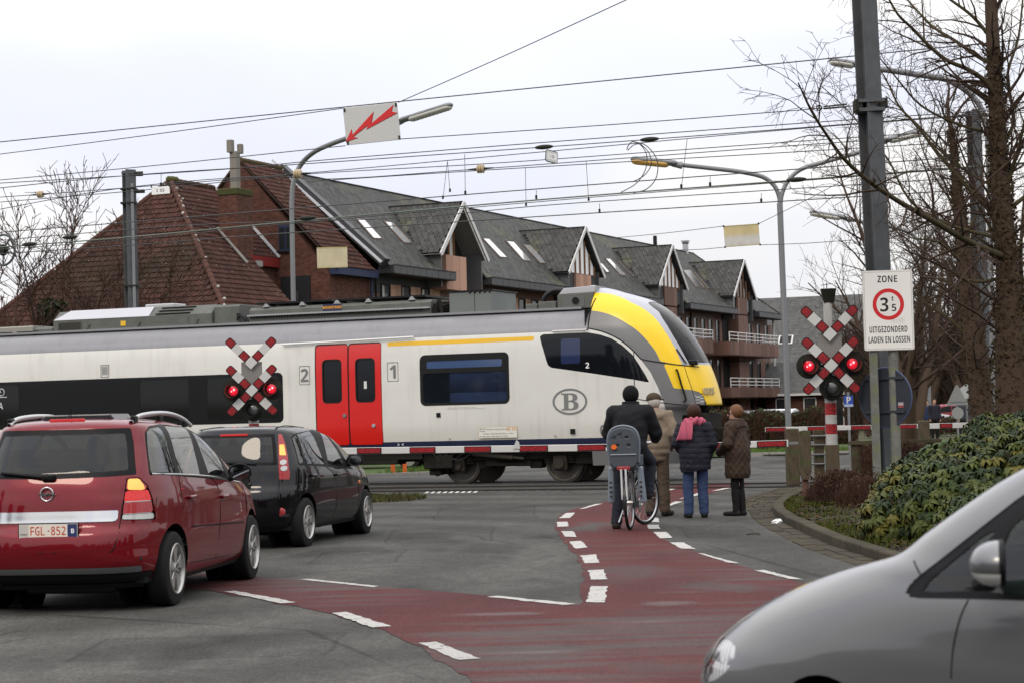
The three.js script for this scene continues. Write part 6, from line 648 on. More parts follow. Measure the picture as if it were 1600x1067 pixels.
for(const y of[y1,y2,y3]){const[a]=cut(T0,(x,yy,z)=>Math.max(Math.abs(yy-y)-0.004,sT(Math.abs(z),yy)+0.01));part('lens_rib',geoOf(a,0.004),KM.silverLens,lampP);}
const cs=k.rear([[183.5,801.5],[183,814]]),ctr=k.rear([[60,800],[60,815]]);k.take('chrome_strip',(x,y,z)=>Math.max(Math.abs(z)-cs[0][0],Math.min(cs[1][1],ctr[1][1])-y,y-Math.max(cs[0][1],ctr[0][1]),x+0.5),KM.chrome,0.008);
const bb=k.rear([[120,888],[120,897]]);k.take('bumper_strip',(x,y,z)=>Math.max(bb[1][1]-y,y-bb[0][1],x+0.3,Math.abs(z)-0.74),M([0.09,0.095,0.095],0.6),0.002);k.take('sill',(x,y)=>y-0.245,KM.trim);k.take('bumper_underside',(x,y,z)=>Math.max(y-bb[1][1],x+0.38),KM.under,-0.01);
const mould=k.side([[303,822],[377,816],[377,819],[303,826]]),sM=sdPoly([[mould[0][0],mould[0][1]],[mould[1][0],mould[1][1]],[mould[2][0],mould[2][1]],[mould[3][0],mould[3][1]]]);
const body=k.S;part('body_shell',geoOf(body),paint,o);part('lining',geoOf(cut(body,(x,y)=>0.95-y)[0],-0.03),KM.dark,o);
groove(k,o,[[196.5,746],[190.5,790],[187,815],[181,845],[172,862],[60,864.5]]);groove(k,o,[[277.5,741],[282,765],[286,793]]);groove(k,o,[[327.5,744],[340,762],[343.5,815],[336,870]]);groove(k,o,[[376,754],[383,772],[384,830],[377,862]]);groove(k,o,[[296,879],[335,871.5],[376,863]]);groove(k,o,[[185,832],[222,829]],0.004);groove(k,o,[[300,822],[340,818.5],[379,815.5]],0.007);
const belt=[[235,740],[280,741],[326,744],[372,753]].map(([x,y])=>rayHit(S0,o,x,y)).map((p)=>p.add(V(0,0,0.004)));part('belt_trim',new THREE.TubeGeometry(new THREE.CatmullRomCurve3(belt),30,0.011,6),KM.chrome,o);part('belt_trim',new THREE.TubeGeometry(new THREE.CatmullRomCurve3(belt.map((p)=>V(p.x,p.y,-p.z))),30,0.011,6),KM.chrome,o);
for(const[x,y]of[[297,776],[348,775]]){const p=rayHit(S0,o,x,y);for(const s of[1,-1])part('door_handle',rbox(0.2,0.035,0.035,0.015,p.x,p.y,s*(p.z+0.022)),paint,o);}
{const p=rayHit(S0,o,243,793);part('fuel_cap',new THREE.TorusGeometry(0.09,0.004,6,28).translate(p.x+0.1,p.y+0.03,p.z-0.001),KM.under,o);}
{const p=loc(o,374,737,'z',0.985);mirror(o,p.x,p.y,0.985,paint,1.0);}
for(const s of[1,-1]){const rl=part('roof_rail',new THREE.TubeGeometry(new THREE.CatmullRomCurve3([V(-0.22,1.585,s*0.56),V(-0.08,1.628,s*0.565),V(0.3,1.657,s*0.57),V(0.9,1.655,s*0.57),V(1.3,1.61,s*0.575),V(1.55,1.545,s*0.58)]),40,0.021,8),M([0.5,0.5,0.5],0.3,{metalness:0.6}),o);for(const x of[-0.15,0.6,1.4])part('rail_foot',rbox(0.12,0.08,0.04,0.015,x,1.605-(x>1?0.035:0),s*0.567),KM.black,rl);}
part('wind_deflector',prism([[-0.34,0],[0.34,0],[0.3,0.045],[-0.3,0.045]],0.5,0.01).rotateY(Math.PI/2).translate(0.0,1.622,0.0),M([0.02,0.022,0.026],0.3),o);part('aerial',[cyl(0.003,0.005,0.14,6).rotateZ(0.5).translate(-0.2,1.69,0.0),new THREE.ConeGeometry(0.03,0.07,12).translate(-0.24,1.64,0)],KM.black,o);
{const a=rayHit(S0,o,70.5,658),b=rayHit(S0,o,112.5,658);part('high_brake_lamp',rbox(0.03,0.035,b.z-a.z+0.05,0.01,(a.x+b.x)/2-0.004,a.y,0),KM.redLit,o);}
{const a=rayHit(S0,o,4,739),b=rayHit(S0,o,76,746);part('wiper',[rod(a.clone().add(V(-0.03,0,0)),b.clone().add(V(-0.035,0,0)),0.016,8),rbox(0.05,0.06,0.12,0.02,b.x-0.02,b.y,b.z)],KM.black,o);}
{const e=rayHit(S0,o,73,772);const em=part('emblem',new THREE.TorusGeometry(0.056,0.0085,8,36).rotateY(-Math.PI/2).translate(e.x-0.012,e.y,e.z),KM.chrome,o);part('emblem_bolt',prism([[-0.085,0.008],[0.014,0.012],[-0.002,0.034],[0.085,-0.008],[-0.014,-0.012],[0.002,-0.034]].map(([a,b])=>[a,b*0.62]),0.008,0.001).rotateY(-Math.PI/2).translate(e.x-0.012,e.y,e.z),KM.chrome,em);
const a=rayHit(S0,o,31,829),b=rayHit(S0,o,122,829),x=Math.min(a.x,b.x)-0.02,w=b.z-a.z,h=0.115;const tx=canvasTex(512,120,(c,W,H)=>{c.fillStyle='#cfc9c0';c.fillRect(0,0,W,H);c.fillStyle='#b9b4ae';c.fillRect(4,4,78,H-8);c.fillStyle='#555';c.fillRect(10,84,62,9);c.fillStyle='#d8d0c4';c.fillRect(86,6,336,H-12);c.fillStyle='#22305e';c.fillRect(424,4,84,H-8);c.fillStyle='#e6e6e6';c.font='bold 56px sans-serif';c.fillText('B',450,82);c.fillStyle='#b03a22';c.font='bold 100px monospace';c.save();c.translate(92,96);c.scale(0.76,1);c.fillText('FGL',0,0);c.fillText('852',242,0);c.restore();c.fillRect(252,54,13,13);});
const pl=part('number_plate',rbox(0.012,h+0.02,w+0.02,0.004,x,(a.y+b.y)/2,(a.z+b.z)/2),KM.black,o);part('plate_face',new THREE.PlaneGeometry(w,h).rotateY(-Math.PI/2).translate(x-0.0075,(a.y+b.y)/2,(a.z+b.z)/2),M(0xffffff,0.45,{map:tx}),pl);}
part('floor_pan',box(3.7,0.05,1.5,1.35,0.26,0),KM.under,o);part('silencer',[rbox(0.3,0.18,0.8,0.06,-0.45,0.25,0.1),cylX(0.025,0.025,0.3,10,-0.62,0.24,-0.5)],KM.under,o);part('rear_axle',rbox(0.14,0.12,1.4,0.04,0,0.28,0),KM.under,o);
seats(o,[[0.05,0.0,1.0,1],[0.75,0.0,1.25,1],[1.55,-0.36,0.5,1],[1.55,0.36,0.5,1]],1.3);part('dashboard',rbox(0.4,0.3,1.4,0.08,2.25,0.88,0),KM.dark,o);part('cabin_floor',box(3,0.03,1.5,0.9,0.45,0),KM.dark,o);personBust(o,1.55,1.32,-0.36,KM.hair);personBust(o,0.7,1.25,0.38,M([0.05,0.03,0.02],0.9));
for(const[x,st]of[[0,0],[2.703,0.02]])for(const s of[1,-1])wheel(o,x,s*0.885,0.322,s,'five',st);
}
{const o=thing('black_hatchback','black hatchback with upright tail lamp waiting ahead of the red car','car',V(0,0,0));placeCar(o,[483,853.5],[575,833.2],0.82,2.486);
const paint=M([0.003,0.003,0.004],0.4,{specularIntensity:0.1,clearcoat:0.8,clearcoatRoughness:0.04});
const S0=carSurf([[0.2,-0.42,3.1,0.75,5,4],[0.3,-0.56,3.2,0.8,5,4],[0.45,-0.62,3.27,0.825,4.8,3.9],[0.58,-0.63,3.28,0.835,4.6,3.8],[0.68,-0.61,3.24,0.84,4.6,3.8],[0.76,-0.57,3.15,0.84,4.5,3.8],[0.86,-0.55,2.92,0.835,4.4,4],[0.93,-0.54,2.62,0.825,4.3,4.6],[0.98,-0.53,2.38,0.813,4.2,5.4],[1.06,-0.51,2.16,0.79,4.1,6],[1.2,-0.455,1.84,0.74,4,6],[1.32,-0.4,1.5,0.69,4,6],[1.39,-0.36,1.18,0.645,4,5],[1.43,-0.33,0.88,0.575,3.8,4],[1.455,-0.2,0.6,0.43,3,2.8],[1.468,0.15,0.32,0.05,2,2]],1.468,0.2);
const k=carKit(o,S0,paint);wheelArch(k,o,0,0.3,0.345,0.82);wheelArch(k,o,2.486,0.3,0.345,0.82);
const dlo=k.side([[453.5,682],[461,676.5],[484,669.5],[493,668.5],[508,675.5],[527.5,698],[541,722],[552,733],[512,729],[466,726.5]]),ps=[[[456.5,683],[462,679],[474.4,722],[467.4,723.7]],[[464,677.5],[483,671.8],[507.3,724.5],[477,723.7]],[[490,671],[494,670.7],[505.6,677],[524.6,699.4],[537,722.5],[535,727.5],[513,726]]].map((l)=>sdPoly(k.side(l)));
const sD=sdPoly(dlo);let D0=k.pick((x,y,z,n)=>Math.max(sD(x,y),-0.3-x,0.25-Math.abs(n.z)));const ts=ps.map((s)=>{const[a,b]=cut(D0,(x,y)=>s(x,y));D0=b;return a;});part('window_frame',geoOf(D0,-0.003),KM.black,o);ts.forEach((a)=>part('side_window',geoOf(a,-0.006),KM.glass,o));
const rw=k.rear([[428.5,677.5],[431,700],[433,726.5],[400,726]]);rw[3][0]=0;const sR=sdPoly([...rw,...rw.slice(0,3).reverse().map(([z,y])=>[-z,y])]);const R0=k.pick((x,y,z)=>Math.max(sR(z,y),x+0.12));const[Rg,Rf]=cut(R0,(x,y,z)=>sR(z,y)+0.035);part('window_frame',geoOf(Rf,-0.002),KM.black,o);part('rear_window',geoOf(Rg,-0.003),KM.rearGlass,o);
{const W=k.pick((x,y,z)=>Math.max(1.0-y,y-1.37,0.95-x,Math.abs(z)-(0.8-(y-0.95)*0.42)));part('windscreen',geoOf(W,-0.004),KM.glass,o);}
const tl=k.rear([[434.5,677],[440,678.5],[445,692],[449,712],[452.5,738],[451.5,748.5],[436,748.5],[435,720]]),sT=sdPoly(tl);const T0=k.pick((x,y,z)=>Math.max(sT(Math.abs(z),y),x+0.0));const lp=part('tail_lamp',geoOf(T0,0.002),KM.redLens,o);{const lf=sdPoly(k.rear([[435.5,694],[443,694],[446,711],[436,711]]));part('lit_bulb',geoOf(cut(T0,(x,y,z)=>lf(z,y))[0],0.006),KM.amberLit,lp);part('lit_bulb',geoOf(cut(T0,(x,y,z)=>lf(-z,y))[0],0.006),KM.amberLit,lp);for(const[x,y]of[[441.5,722],[442.5,731.5]]){const c=rayHit(S0,o,x,y);part('round_lens',geoOf(cut(T0,(X,Y,Z)=>Math.hypot((Z-c.z)*1.0,Y-c.y)-0.032)[0],0.008),KM.silverLens,lp);}}
k.take('bumper_trim',(x,y,z)=>Math.max(y-0.3,x+0.3),KM.trim);k.take('sill',(x,y)=>y-0.25,KM.trim);
const body=k.S;part('body_shell',geoOf(body),paint,o);part('lining',geoOf(cut(body,(x,y)=>0.9-y)[0],-0.03),KM.dark,o);
groove(k,o,[[436,750],[434,775],[430,784],[385,784.5]]);groove(k,o,[[511,729],[523,745],[525.5,788],[519,808]]);groove(k,o,[[556,737],[560,758],[559.5,790],[555,802]]);groove(k,o,[[476,727],[480,745],[484,757]]);groove(k,o,[[497,827],[525,815],[553,806]]);
for(const[x,y]of[[489,742],[527,741]]){const p=rayHit(S0,o,x,y);for(const s of[1,-1])part('door_handle',rbox(0.18,0.032,0.035,0.014,p.x,p.y,s*(p.z+0.02)),paint,o);}
{const p=rayHit(S0,o,560.5,752.5);for(const s of[1,-1])part('side_repeater',rbox(0.09,0.04,0.02,0.008,p.x,p.y,s*p.z),M([0.6,0.15,0.02],0.2),o);const r=rayHit(S0,o,439,800);for(const s of[1,-1])part('reflector',new THREE.SphereGeometry(0.055,16,10).scale(0.35,1,1).translate(r.x,r.y,s*r.z),KM.redLens,o);const a=rayHit(S0,o,350,679),b=rayHit(S0,o,380,679)||a;part('high_brake_lamp',rbox(0.03,0.026,0.36,0.01,b.x-0.004,b.y,0),KM.redLit,o);const w0=rayHit(S0,o,400,722);part('wiper',[rod(V(w0.x-0.03,w0.y,w0.z-0.35),V(w0.x-0.03,w0.y-0.02,w0.z),0.013,6)],KM.black,o);
const q=rayHit(S0,o,388,758);part('plate_recess',prism([[-0.3,-0.1],[0.3,-0.1],[0.25,0.1],[-0.25,0.1]],0.012,0.004).rotateY(-Math.PI/2).translate(q.x-0.002,q.y,0),KM.trim,o);part('boot_lock',cylX(0.014,0.014,0.02,12,q.x-0.016,q.y+0.02,q.z+0.02),KM.chrome,o);}
{const p=loc(o,554,718.5,'z',0.92);mirror(o,p.x,p.y,0.92,paint,0.95);}
part('roof_ditch',[1,-1].map((s)=>tube([V(-0.25,1.437,s*0.5),V(0.3,1.462,s*0.44),V(0.9,1.43,s*0.47)],0.006,20,5)),KM.under,o);
part('floor_pan',box(3.2,0.05,1.4,1.25,0.24,0),KM.under,o);part('cabin_floor',box(2.6,0.03,1.4,0.8,0.4,0),KM.dark,o);seats(o,[[0.3,0,1.25,1],[1.2,-0.34,0.52,1],[1.2,0.34,0.52,1]],1.42);part('dashboard',rbox(0.4,0.28,1.3,0.08,2.0,0.8,0),KM.dark,o);personBust(o,1.22,1.2,-0.34,KM.hair);personBust(o,1.22,1.18,0.34,KM.hair);
for(const[x,st]of[[0,0],[2.486,0.03]])for(const s of[1,-1])wheel(o,x,s*0.82,0.298,s,'seven',st,0.185);
}
{const o=thing('silver_car','blurred silver grey car nosing in at the lower right corner','car',V(0,0,0));
const at=(px,py,y)=>{const r=ray(px,py);return EYEP.clone().addScaledVector(r,(y-EYE)/r.y);};
const A=at(1150,1010,0.75),B=at(1420,930,0.99),h=A.clone().sub(B);h.y=0;h.normalize();const right=h.clone().cross(V(0,1,0));o.position.copy(B).setY(0).addScaledVector(h,0.4).addScaledVector(right,0.86);o.rotation.y=Math.atan2(-h.z,h.x);o.updateMatrixWorld(true);
const paint=M([0.125,0.125,0.13],0.34,{clearcoat:1,clearcoatRoughness:0.05,metalness:0.5});
const S0=carSurf([[0.2,-3.2,1.0,0.8,4,4],[0.32,-3.36,1.16,0.87,4,4],[0.5,-3.45,1.2,0.89,4,4],[0.62,-3.45,1.17,0.9,4,4],[0.7,-3.42,1.1,0.9,4,4],[0.77,-3.4,0.99,0.9,4,4],[0.86,-3.38,0.79,0.895,4,4.2],[0.96,-3.36,0.51,0.888,4,4.4],[1.03,-3.34,0.24,0.875,4,5],[1.065,-3.33,0.05,0.868,4,6],[1.1,-3.32,-0.12,0.86,4,7],[1.18,-3.3,-0.27,0.84,4.2,7.5],[1.27,-3.23,-0.43,0.815,4.5,7.5],[1.36,-3.19,-0.6,0.785,4.5,7.5],[1.46,-3.12,-0.84,0.745,4.5,7],[1.55,-3.05,-1.25,0.69,4.5,6],[1.61,-2.95,-1.7,0.6,4,4],[1.64,-2.6,-2.0,0.38,3,2.6],[1.652,-2.3,-2.2,0.05,2,2]],1.652,0.2);
const k=carKit(o,S0,paint);wheelArch(k,o,0,0.33,0.37,0.88);wheelArch(k,o,-2.6,0.33,0.37,0.88);
const side=(l)=>k.side(l).filter((p)=>p[0]!==0);
const fr=side([[1414.7,928.5],[1421,912],[1440,897],[1500,850],[1560,803],[1597,774]]),frb=side([[1595,938],[1514,936],[1425,934.5]]);const last=fr[fr.length-1];
const sF=sdPoly([...fr,[last[0]-0.5,last[1]+0.22],[-2.9,1.5],[-3.0,1.02],...frb]);const gl=side([[1438,925.5],[1446,912],[1500,866],[1560,818],[1517,922.5]]);const sG=sdPoly(gl);const W0=k.pick((x,y,z,n)=>Math.max(sF(x,y),0.25-Math.abs(n.z)));
const sG2=sdPoly([[gl[4][0]-0.06,gl[4][1]+0.0],[gl[3][0]-0.06,gl[3][1]],[last[0]-0.5,last[1]+0.17],[-2.7,1.44],[-2.8,1.06]]);const[Ga,r1]=cut(W0,(x,y)=>sG(x,y)),[Gb,r2]=cut(r1,(x,y)=>sG2(x,y));part('window_frame',geoOf(r2,-0.003),KM.black,o);{const gg=M([0.74,0.86,0.8],0.02,{transmission:1,thickness:0});part('quarter_window',geoOf(Ga,-0.006),gg,o);part('side_window',geoOf(Gb,-0.006),gg,o);}
{const W=k.pick((x,y,z)=>Math.max(1.1-y,y-1.55,-1.6-x,Math.abs(z)-(0.85-(y-1.04)*0.3)+0.09));part('windscreen',geoOf(W,-0.004),KM.glass,o);const Rw=k.pick((x,y,z)=>Math.max(1.06-y,y-1.5,x+3.0,Math.abs(z)-0.6));part('rear_window',geoOf(Rw,-0.004),KM.glass,o);}
const hl=side([[1131,993],[1144,1001],[1150.5,1012],[1149,1026],[1136,1049],[1119,1062],[1100,1067],[1101,1048],[1113,1024]]);const sH=sdPoly(hl);const Hh=k.pick((x,y,z)=>Math.max(sH(x,y),0.2-Math.abs(z)));const hp=part('headlamp',geoOf(Hh,-0.006),M(0xffffff,0.25,{metalness:0.2,map:colTex(128,128,(u,v)=>{const n=fbm(u*5,v*3,3,5),k=lerp(0.12,0.9,sstep(0.34,0.46,n))*(0.75+0.25*Math.sin(u*60));return[k,k,k*1.02];},{rep:[3.2,4.5]})}),o);part('lamp_lens',geoOf(Hh,0.0),M([0.9,0.9,0.9],0.03,{transmission:1,thickness:0}),hp);for(const s of[1,-1])part('reflector',[new THREE.SphereGeometry(0.05,16,12).scale(0.6,1,1).translate(0.82,0.68,s*0.6)],KM.chrome,hp);
k.take('lower_grille',(x,y,z)=>Math.max(y-0.5,0.36-y,Math.abs(z)-0.5,0.5-x),KM.black,-0.02);k.take('sill',(x,y)=>y-0.24,KM.trim);
const body=k.S;part('body_shell',geoOf(body),paint,o);part('lining',geoOf(cut(body,(x,y)=>0.95-y)[0],-0.03),KM.dark,o);
groove(k,o,[[1429,876],[1434,888],[1439,897]],0.003);groove(k,o,[[1514,937],[1504,958],[1497,980],[1490,1015],[1487,1060]],0.003);
{const p=loc(o,1563,886,'z',-0.99);mirror(o,p.x-0.0,p.y+0.01,0.99,paint,0.86,M([0.6,0.6,0.58],0.2,{clearcoat:1}),0.8);}
part('floor_pan',box(3.6,0.05,1.5,-1.3,0.26,0),KM.under,o);part('cabin_floor',box(2.8,0.03,1.5,-1.7,0.45,0),KM.dark,o);seats(o,[[-2.5,0,1.25,1],[-1.5,-0.36,0.5,1],[-1.5,0.36,0.5,1]],1.25);part('dashboard',rbox(0.5,0.3,1.45,0.08,-0.72,0.88,0),KM.dark,o);part('steering_wheel',new THREE.TorusGeometry(0.18,0.016,8,28).rotateY(Math.PI/2).rotateZ(-0.4).translate(-1.05,1.0,-0.36),KM.black,o);
for(const[x,st]of[[0,0.0],[-2.6,0]])for(const s of[1,-1])wheel(o,x,s*0.88,0.318,s,'five',st);
}
function farCar(label,pos,turn,color,group){const o=thing('parked_car',label,'car',pos,turn,group);const paint=M(color,0.3,{clearcoat:1});const pts=[[-2.1,0.3],[-2.15,0.65],[-2.0,0.9],[-1.7,0.95],[-1.2,1.38],[-0.5,1.46],[0.3,1.4],[1.0,0.98],[1.8,0.82],[2.1,0.62],[2.12,0.3]];part('body_shell',prism(curve2(pts,4),1.5,0.12).translate(0,0,-0.75),paint,o);for(const s of[1,-1]){part('side_window',prism([[-1.15,0.98],[-0.95,1.28],[-0.45,1.36],[0.2,1.32],[0.72,1.0]],0.01).translate(0,0,s>0?0.868:-0.878),BM.glass,o);part('window_pillar',box(0.06,0.4,0.02,-0.25,1.16,s*0.875),paint,o);}part('windscreen',polyGeo([V(0.36,1.41,-0.62),V(0.36,1.41,0.62),V(0.98,1.05,0.7),V(0.98,1.05,-0.7)]),BM.glass,o);part('rear_window',polyGeo([V(-1.24,1.39,-0.6),V(-1.24,1.39,0.6),V(-1.66,1.02,0.66),V(-1.66,1.02,-0.66)]),BM.glass,o);for(const x of[-1.3,1.3])for(const s of[1,-1])part('wheel',[cylZ(0.31,0.31,0.2,20,x,0.31,s*0.78)],KM.tyre,o);for(const x of[-1.3,1.3])for(const s of[1,-1])part('rim',cylZ(0.2,0.2,0.02,18,x,0.31,s*0.885),KM.alloy,o);for(const s of[1,-1]){part('headlamp',rbox(0.08,0.14,0.3,0.03,2.12,0.66,s*0.62),KM.silverLens,o);part('tail_lamp',rbox(0.06,0.2,0.2,0.03,-2.18,0.8,s*0.7),KM.redLens,o);}return o;}
{const g='cars parked beyond the crossing';const P=(px,d)=>{const p=D(px,650,d);p.y=0;return p;};
farCar('silver car seen under the train behind two orange posts',P(583,60),-0.2,[0.4,0.41,0.44],g);farCar('dark parked car at the hedge below the apartment balconies',P(1200,88),0.3,[0.05,0.05,0.06],g);farCar('white parked car beside the hedge left of the right signal post',P(1222,100),1.2,[0.6,0.6,0.62],g);farCar('pale grey parked car between the round sign and the distant lamp post',P(1414,105),1.35,[0.5,0.52,0.52],g);farCar('white parked car just left of the distant lamp post foot',P(1434,112),0.5,[0.6,0.6,0.62],g);farCar('red parked car far right beyond the pedestrians',P(1480,118),0.4,[0.35,0.03,0.04],g);}
const smin=(a,b,k)=>{const h=clamp(0.5+0.5*(b-a)/k);return b+(a-b)*h-k*h*(1-h);};
function capsule(a,b,ra,rb){const bx=b[0]-a[0],by=b[1]-a[1],bz=b[2]-a[2],L=bx*bx+by*by+bz*bz;return(x,y,z)=>{const px=x-a[0],py=y-a[1],pz=z-a[2],t=clamp((px*bx+py*by+pz*bz)/L);return Math.hypot(px-bx*t,py-by*t,pz-bz*t)-lerp(ra,rb,t);};}
function ellipsoid(c,r){const m=Math.min(...r);return(x,y,z)=>(Math.hypot((x-c[0])/r[0],(y-c[1])/r[1],(z-c[2])/r[2])-1)*m;}
const union=(list,k)=>(x,y,z)=>{let d=list[0](x,y,z);for(let i=1;i<list.length;i++)d=smin(d,list[i](x,y,z),k);return d;};
function skin(f,lo,hi,c){
const n=[0,1,2].map((k)=>Math.ceil((hi[k]-lo[k])/c)+1),[nx,ny,nz]=n,F=new Float32Array(nx*ny*nz),id=(i,j,k)=>(k*ny+j)*nx+i;
for(let k=0;k<nz;k++)for(let j=0;j<ny;j++)for(let i=0;i<nx;i++)F[id(i,j,k)]=f(lo[0]+i*c,lo[1]+j*c,lo[2]+k*c);
const vi=new Int32Array(nx*ny*nz).fill(-1),pos=[],nor=[],idx=[];
for(let k=0;k<nz-1;k++)for(let j=0;j<ny-1;j++)for(let i=0;i<nx-1;i++){let m=0;const v=[];for(let q=0;q<8;q++){const d=F[id(i+(q&1),j+((q>>1)&1),k+(q>>2))];v.push(d);if(d<0)m++;}if(m===0||m===8)continue;let sx=0,sy=0,sz=0,cnt=0;for(const[a,b]of[[0,1],[2,3],[4,5],[6,7],[0,2],[1,3],[4,6],[5,7],[0,4],[1,5],[2,6],[3,7]])if((v[a]<0)!==(v[b]<0)){const t=v[a]/(v[a]-v[b]);sx+=lerp(a&1,b&1,t);sy+=lerp((a>>1)&1,(b>>1)&1,t);sz+=lerp(a>>2,b>>2,t);cnt++;}const x=lo[0]+(i+sx/cnt)*c,y=lo[1]+(j+sy/cnt)*c,z=lo[2]+(k+sz/cnt)*c,e=c*0.6;vi[id(i,j,k)]=pos.length/3;pos.push(x,y,z);const gx=f(x+e,y,z)-f(x-e,y,z),gy=f(x,y+e,z)-f(x,y-e,z),gz=f(x,y,z+e)-f(x,y,z-e),L=Math.hypot(gx,gy,gz)||1;nor.push(gx/L,gy/L,gz/L);}
const quad=(a,b,c2,d,fl)=>{if(a<0||b<0||c2<0||d<0)return;fl?idx.push(a,b,c2,a,c2,d):idx.push(a,c2,b,a,d,c2);};
for(let k=1;k<nz-1;k++)for(let j=1;j<ny-1;j++)for(let i=1;i<nx-1;i++){const s=F[id(i,j,k)]<0;if(s!==F[id(i+1,j,k)]<0)quad(vi[id(i,j-1,k-1)],vi[id(i,j,k-1)],vi[id(i,j,k)],vi[id(i,j-1,k)],s);if(s!==F[id(i,j+1,k)]<0)quad(vi[id(i-1,j,k-1)],vi[id(i-1,j,k)],vi[id(i,j,k)],vi[id(i,j,k-1)],s);if(s!==F[id(i,j,k+1)]<0)quad(vi[id(i-1,j-1,k)],vi[id(i,j-1,k)],vi[id(i,j,k)],vi[id(i-1,j,k)],s);}
const g=new THREE.BufferGeometry();g.setAttribute('position',new THREE.Float32BufferAttribute(pos,3));g.setAttribute('normal',new THREE.Float32BufferAttribute(nor,3));g.setAttribute('uv',new THREE.Float32BufferAttribute(pos.flatMap((_,i)=>i%3===0?[Math.atan2(pos[i],pos[i+2])*0.3,pos[i+1]]:[]),2));g.setIndex(idx);return g;
}
const bounds=(pts,r)=>[[0,1,2].map((k)=>Math.min(...pts.map((p)=>p[k]))-r),[0,1,2].map((k)=>Math.max(...pts.map((p)=>p[k]))+r)];
const clothTex=tex(256,256,(u,v)=>0.5*fbm(u*64,v*64,2,64)+0.5*fbm(u*12,v*8,3,12),{rep:[3,3]});
const cloth=(c,r=0.85,o={})=>M(c,r,{bumpMap:clothTex,bumpScale:0.004,...o});
const SK={skin:M([0.42,0.25,0.18],0.6),black:cloth([0.009,0.009,0.011],0.75),shoe:M([0.009,0.008,0.008],0.65)};
function headField(h,s){const[x,y,z]=h;return union([ellipsoid([x,y+0.02*s,z+0.012*s],[0.075*s,0.1*s,0.092*s]),ellipsoid([x,y-0.045*s,z-0.022*s],[0.055*s,0.07*s,0.065*s]),capsule([x,y+0.0,z-0.092*s],[x,y-0.028*s,z-0.108*s],0.011*s,0.014*s),ellipsoid([x,y-0.066*s,z-0.08*s],[0.02*s,0.007*s,0.01*s]),ellipsoid([x+0.078*s,y-0.01*s,z+0.012*s],[0.012*s,0.03*s,0.018*s]),ellipsoid([x-0.078*s,y-0.01*s,z+0.012*s],[0.012*s,0.03*s,0.018*s])],0.014);}
const rotY=(f,c,a)=>(x,y,z)=>{const dx=x-c[0],dz=z-c[2];return f(c[0]+dx*Math.cos(a)-dz*Math.sin(a),y,c[2]+dx*Math.sin(a)+dz*Math.cos(a));};
function handGeo(w,dir,side,curl=0.5){
const d=V(...dir).normalize(),out=V(side,0,0),n=d.clone().cross(out).normalize(),a=n.clone().cross(d).normalize(),P=(u,v,q)=>V(...w).addScaledVector(d,u).addScaledVector(n,v).addScaledVector(a,q).toArray();const L=[capsule(P(0.015,-0.02,0),P(0.08,-0.024,0),0.018,0.017),capsule(P(0.015,0.02,0),P(0.08,0.024,0),0.018,0.017),capsule(P(0,0,0),P(0.08,0,0),0.022,0.019)];
[[-0.03,0.05],[-0.01,0.062],[0.01,0.058],[0.03,0.044]].forEach(([v,l])=>{L.push(capsule(P(0.08,v,0),P(0.08+l*0.55,v,-curl*0.02),0.0095,0.009),capsule(P(0.08+l*0.55,v,-curl*0.02),P(0.08+l*(1-curl*0.3),v,-curl*0.055),0.009,0.0075));});L.push(capsule(P(0.02,-0.034,0),P(0.055,-0.058,-0.018),0.012,0.0105),capsule(P(0.055,-0.058,-0.018),P(0.085,-0.056,-0.035),0.01,0.008));return{f:union(L,0.006),b:bounds([P(0,0,0),P(0.15,0.05,0),P(0.15,-0.07,0),P(0.1,0,-0.08)],0.04)};}
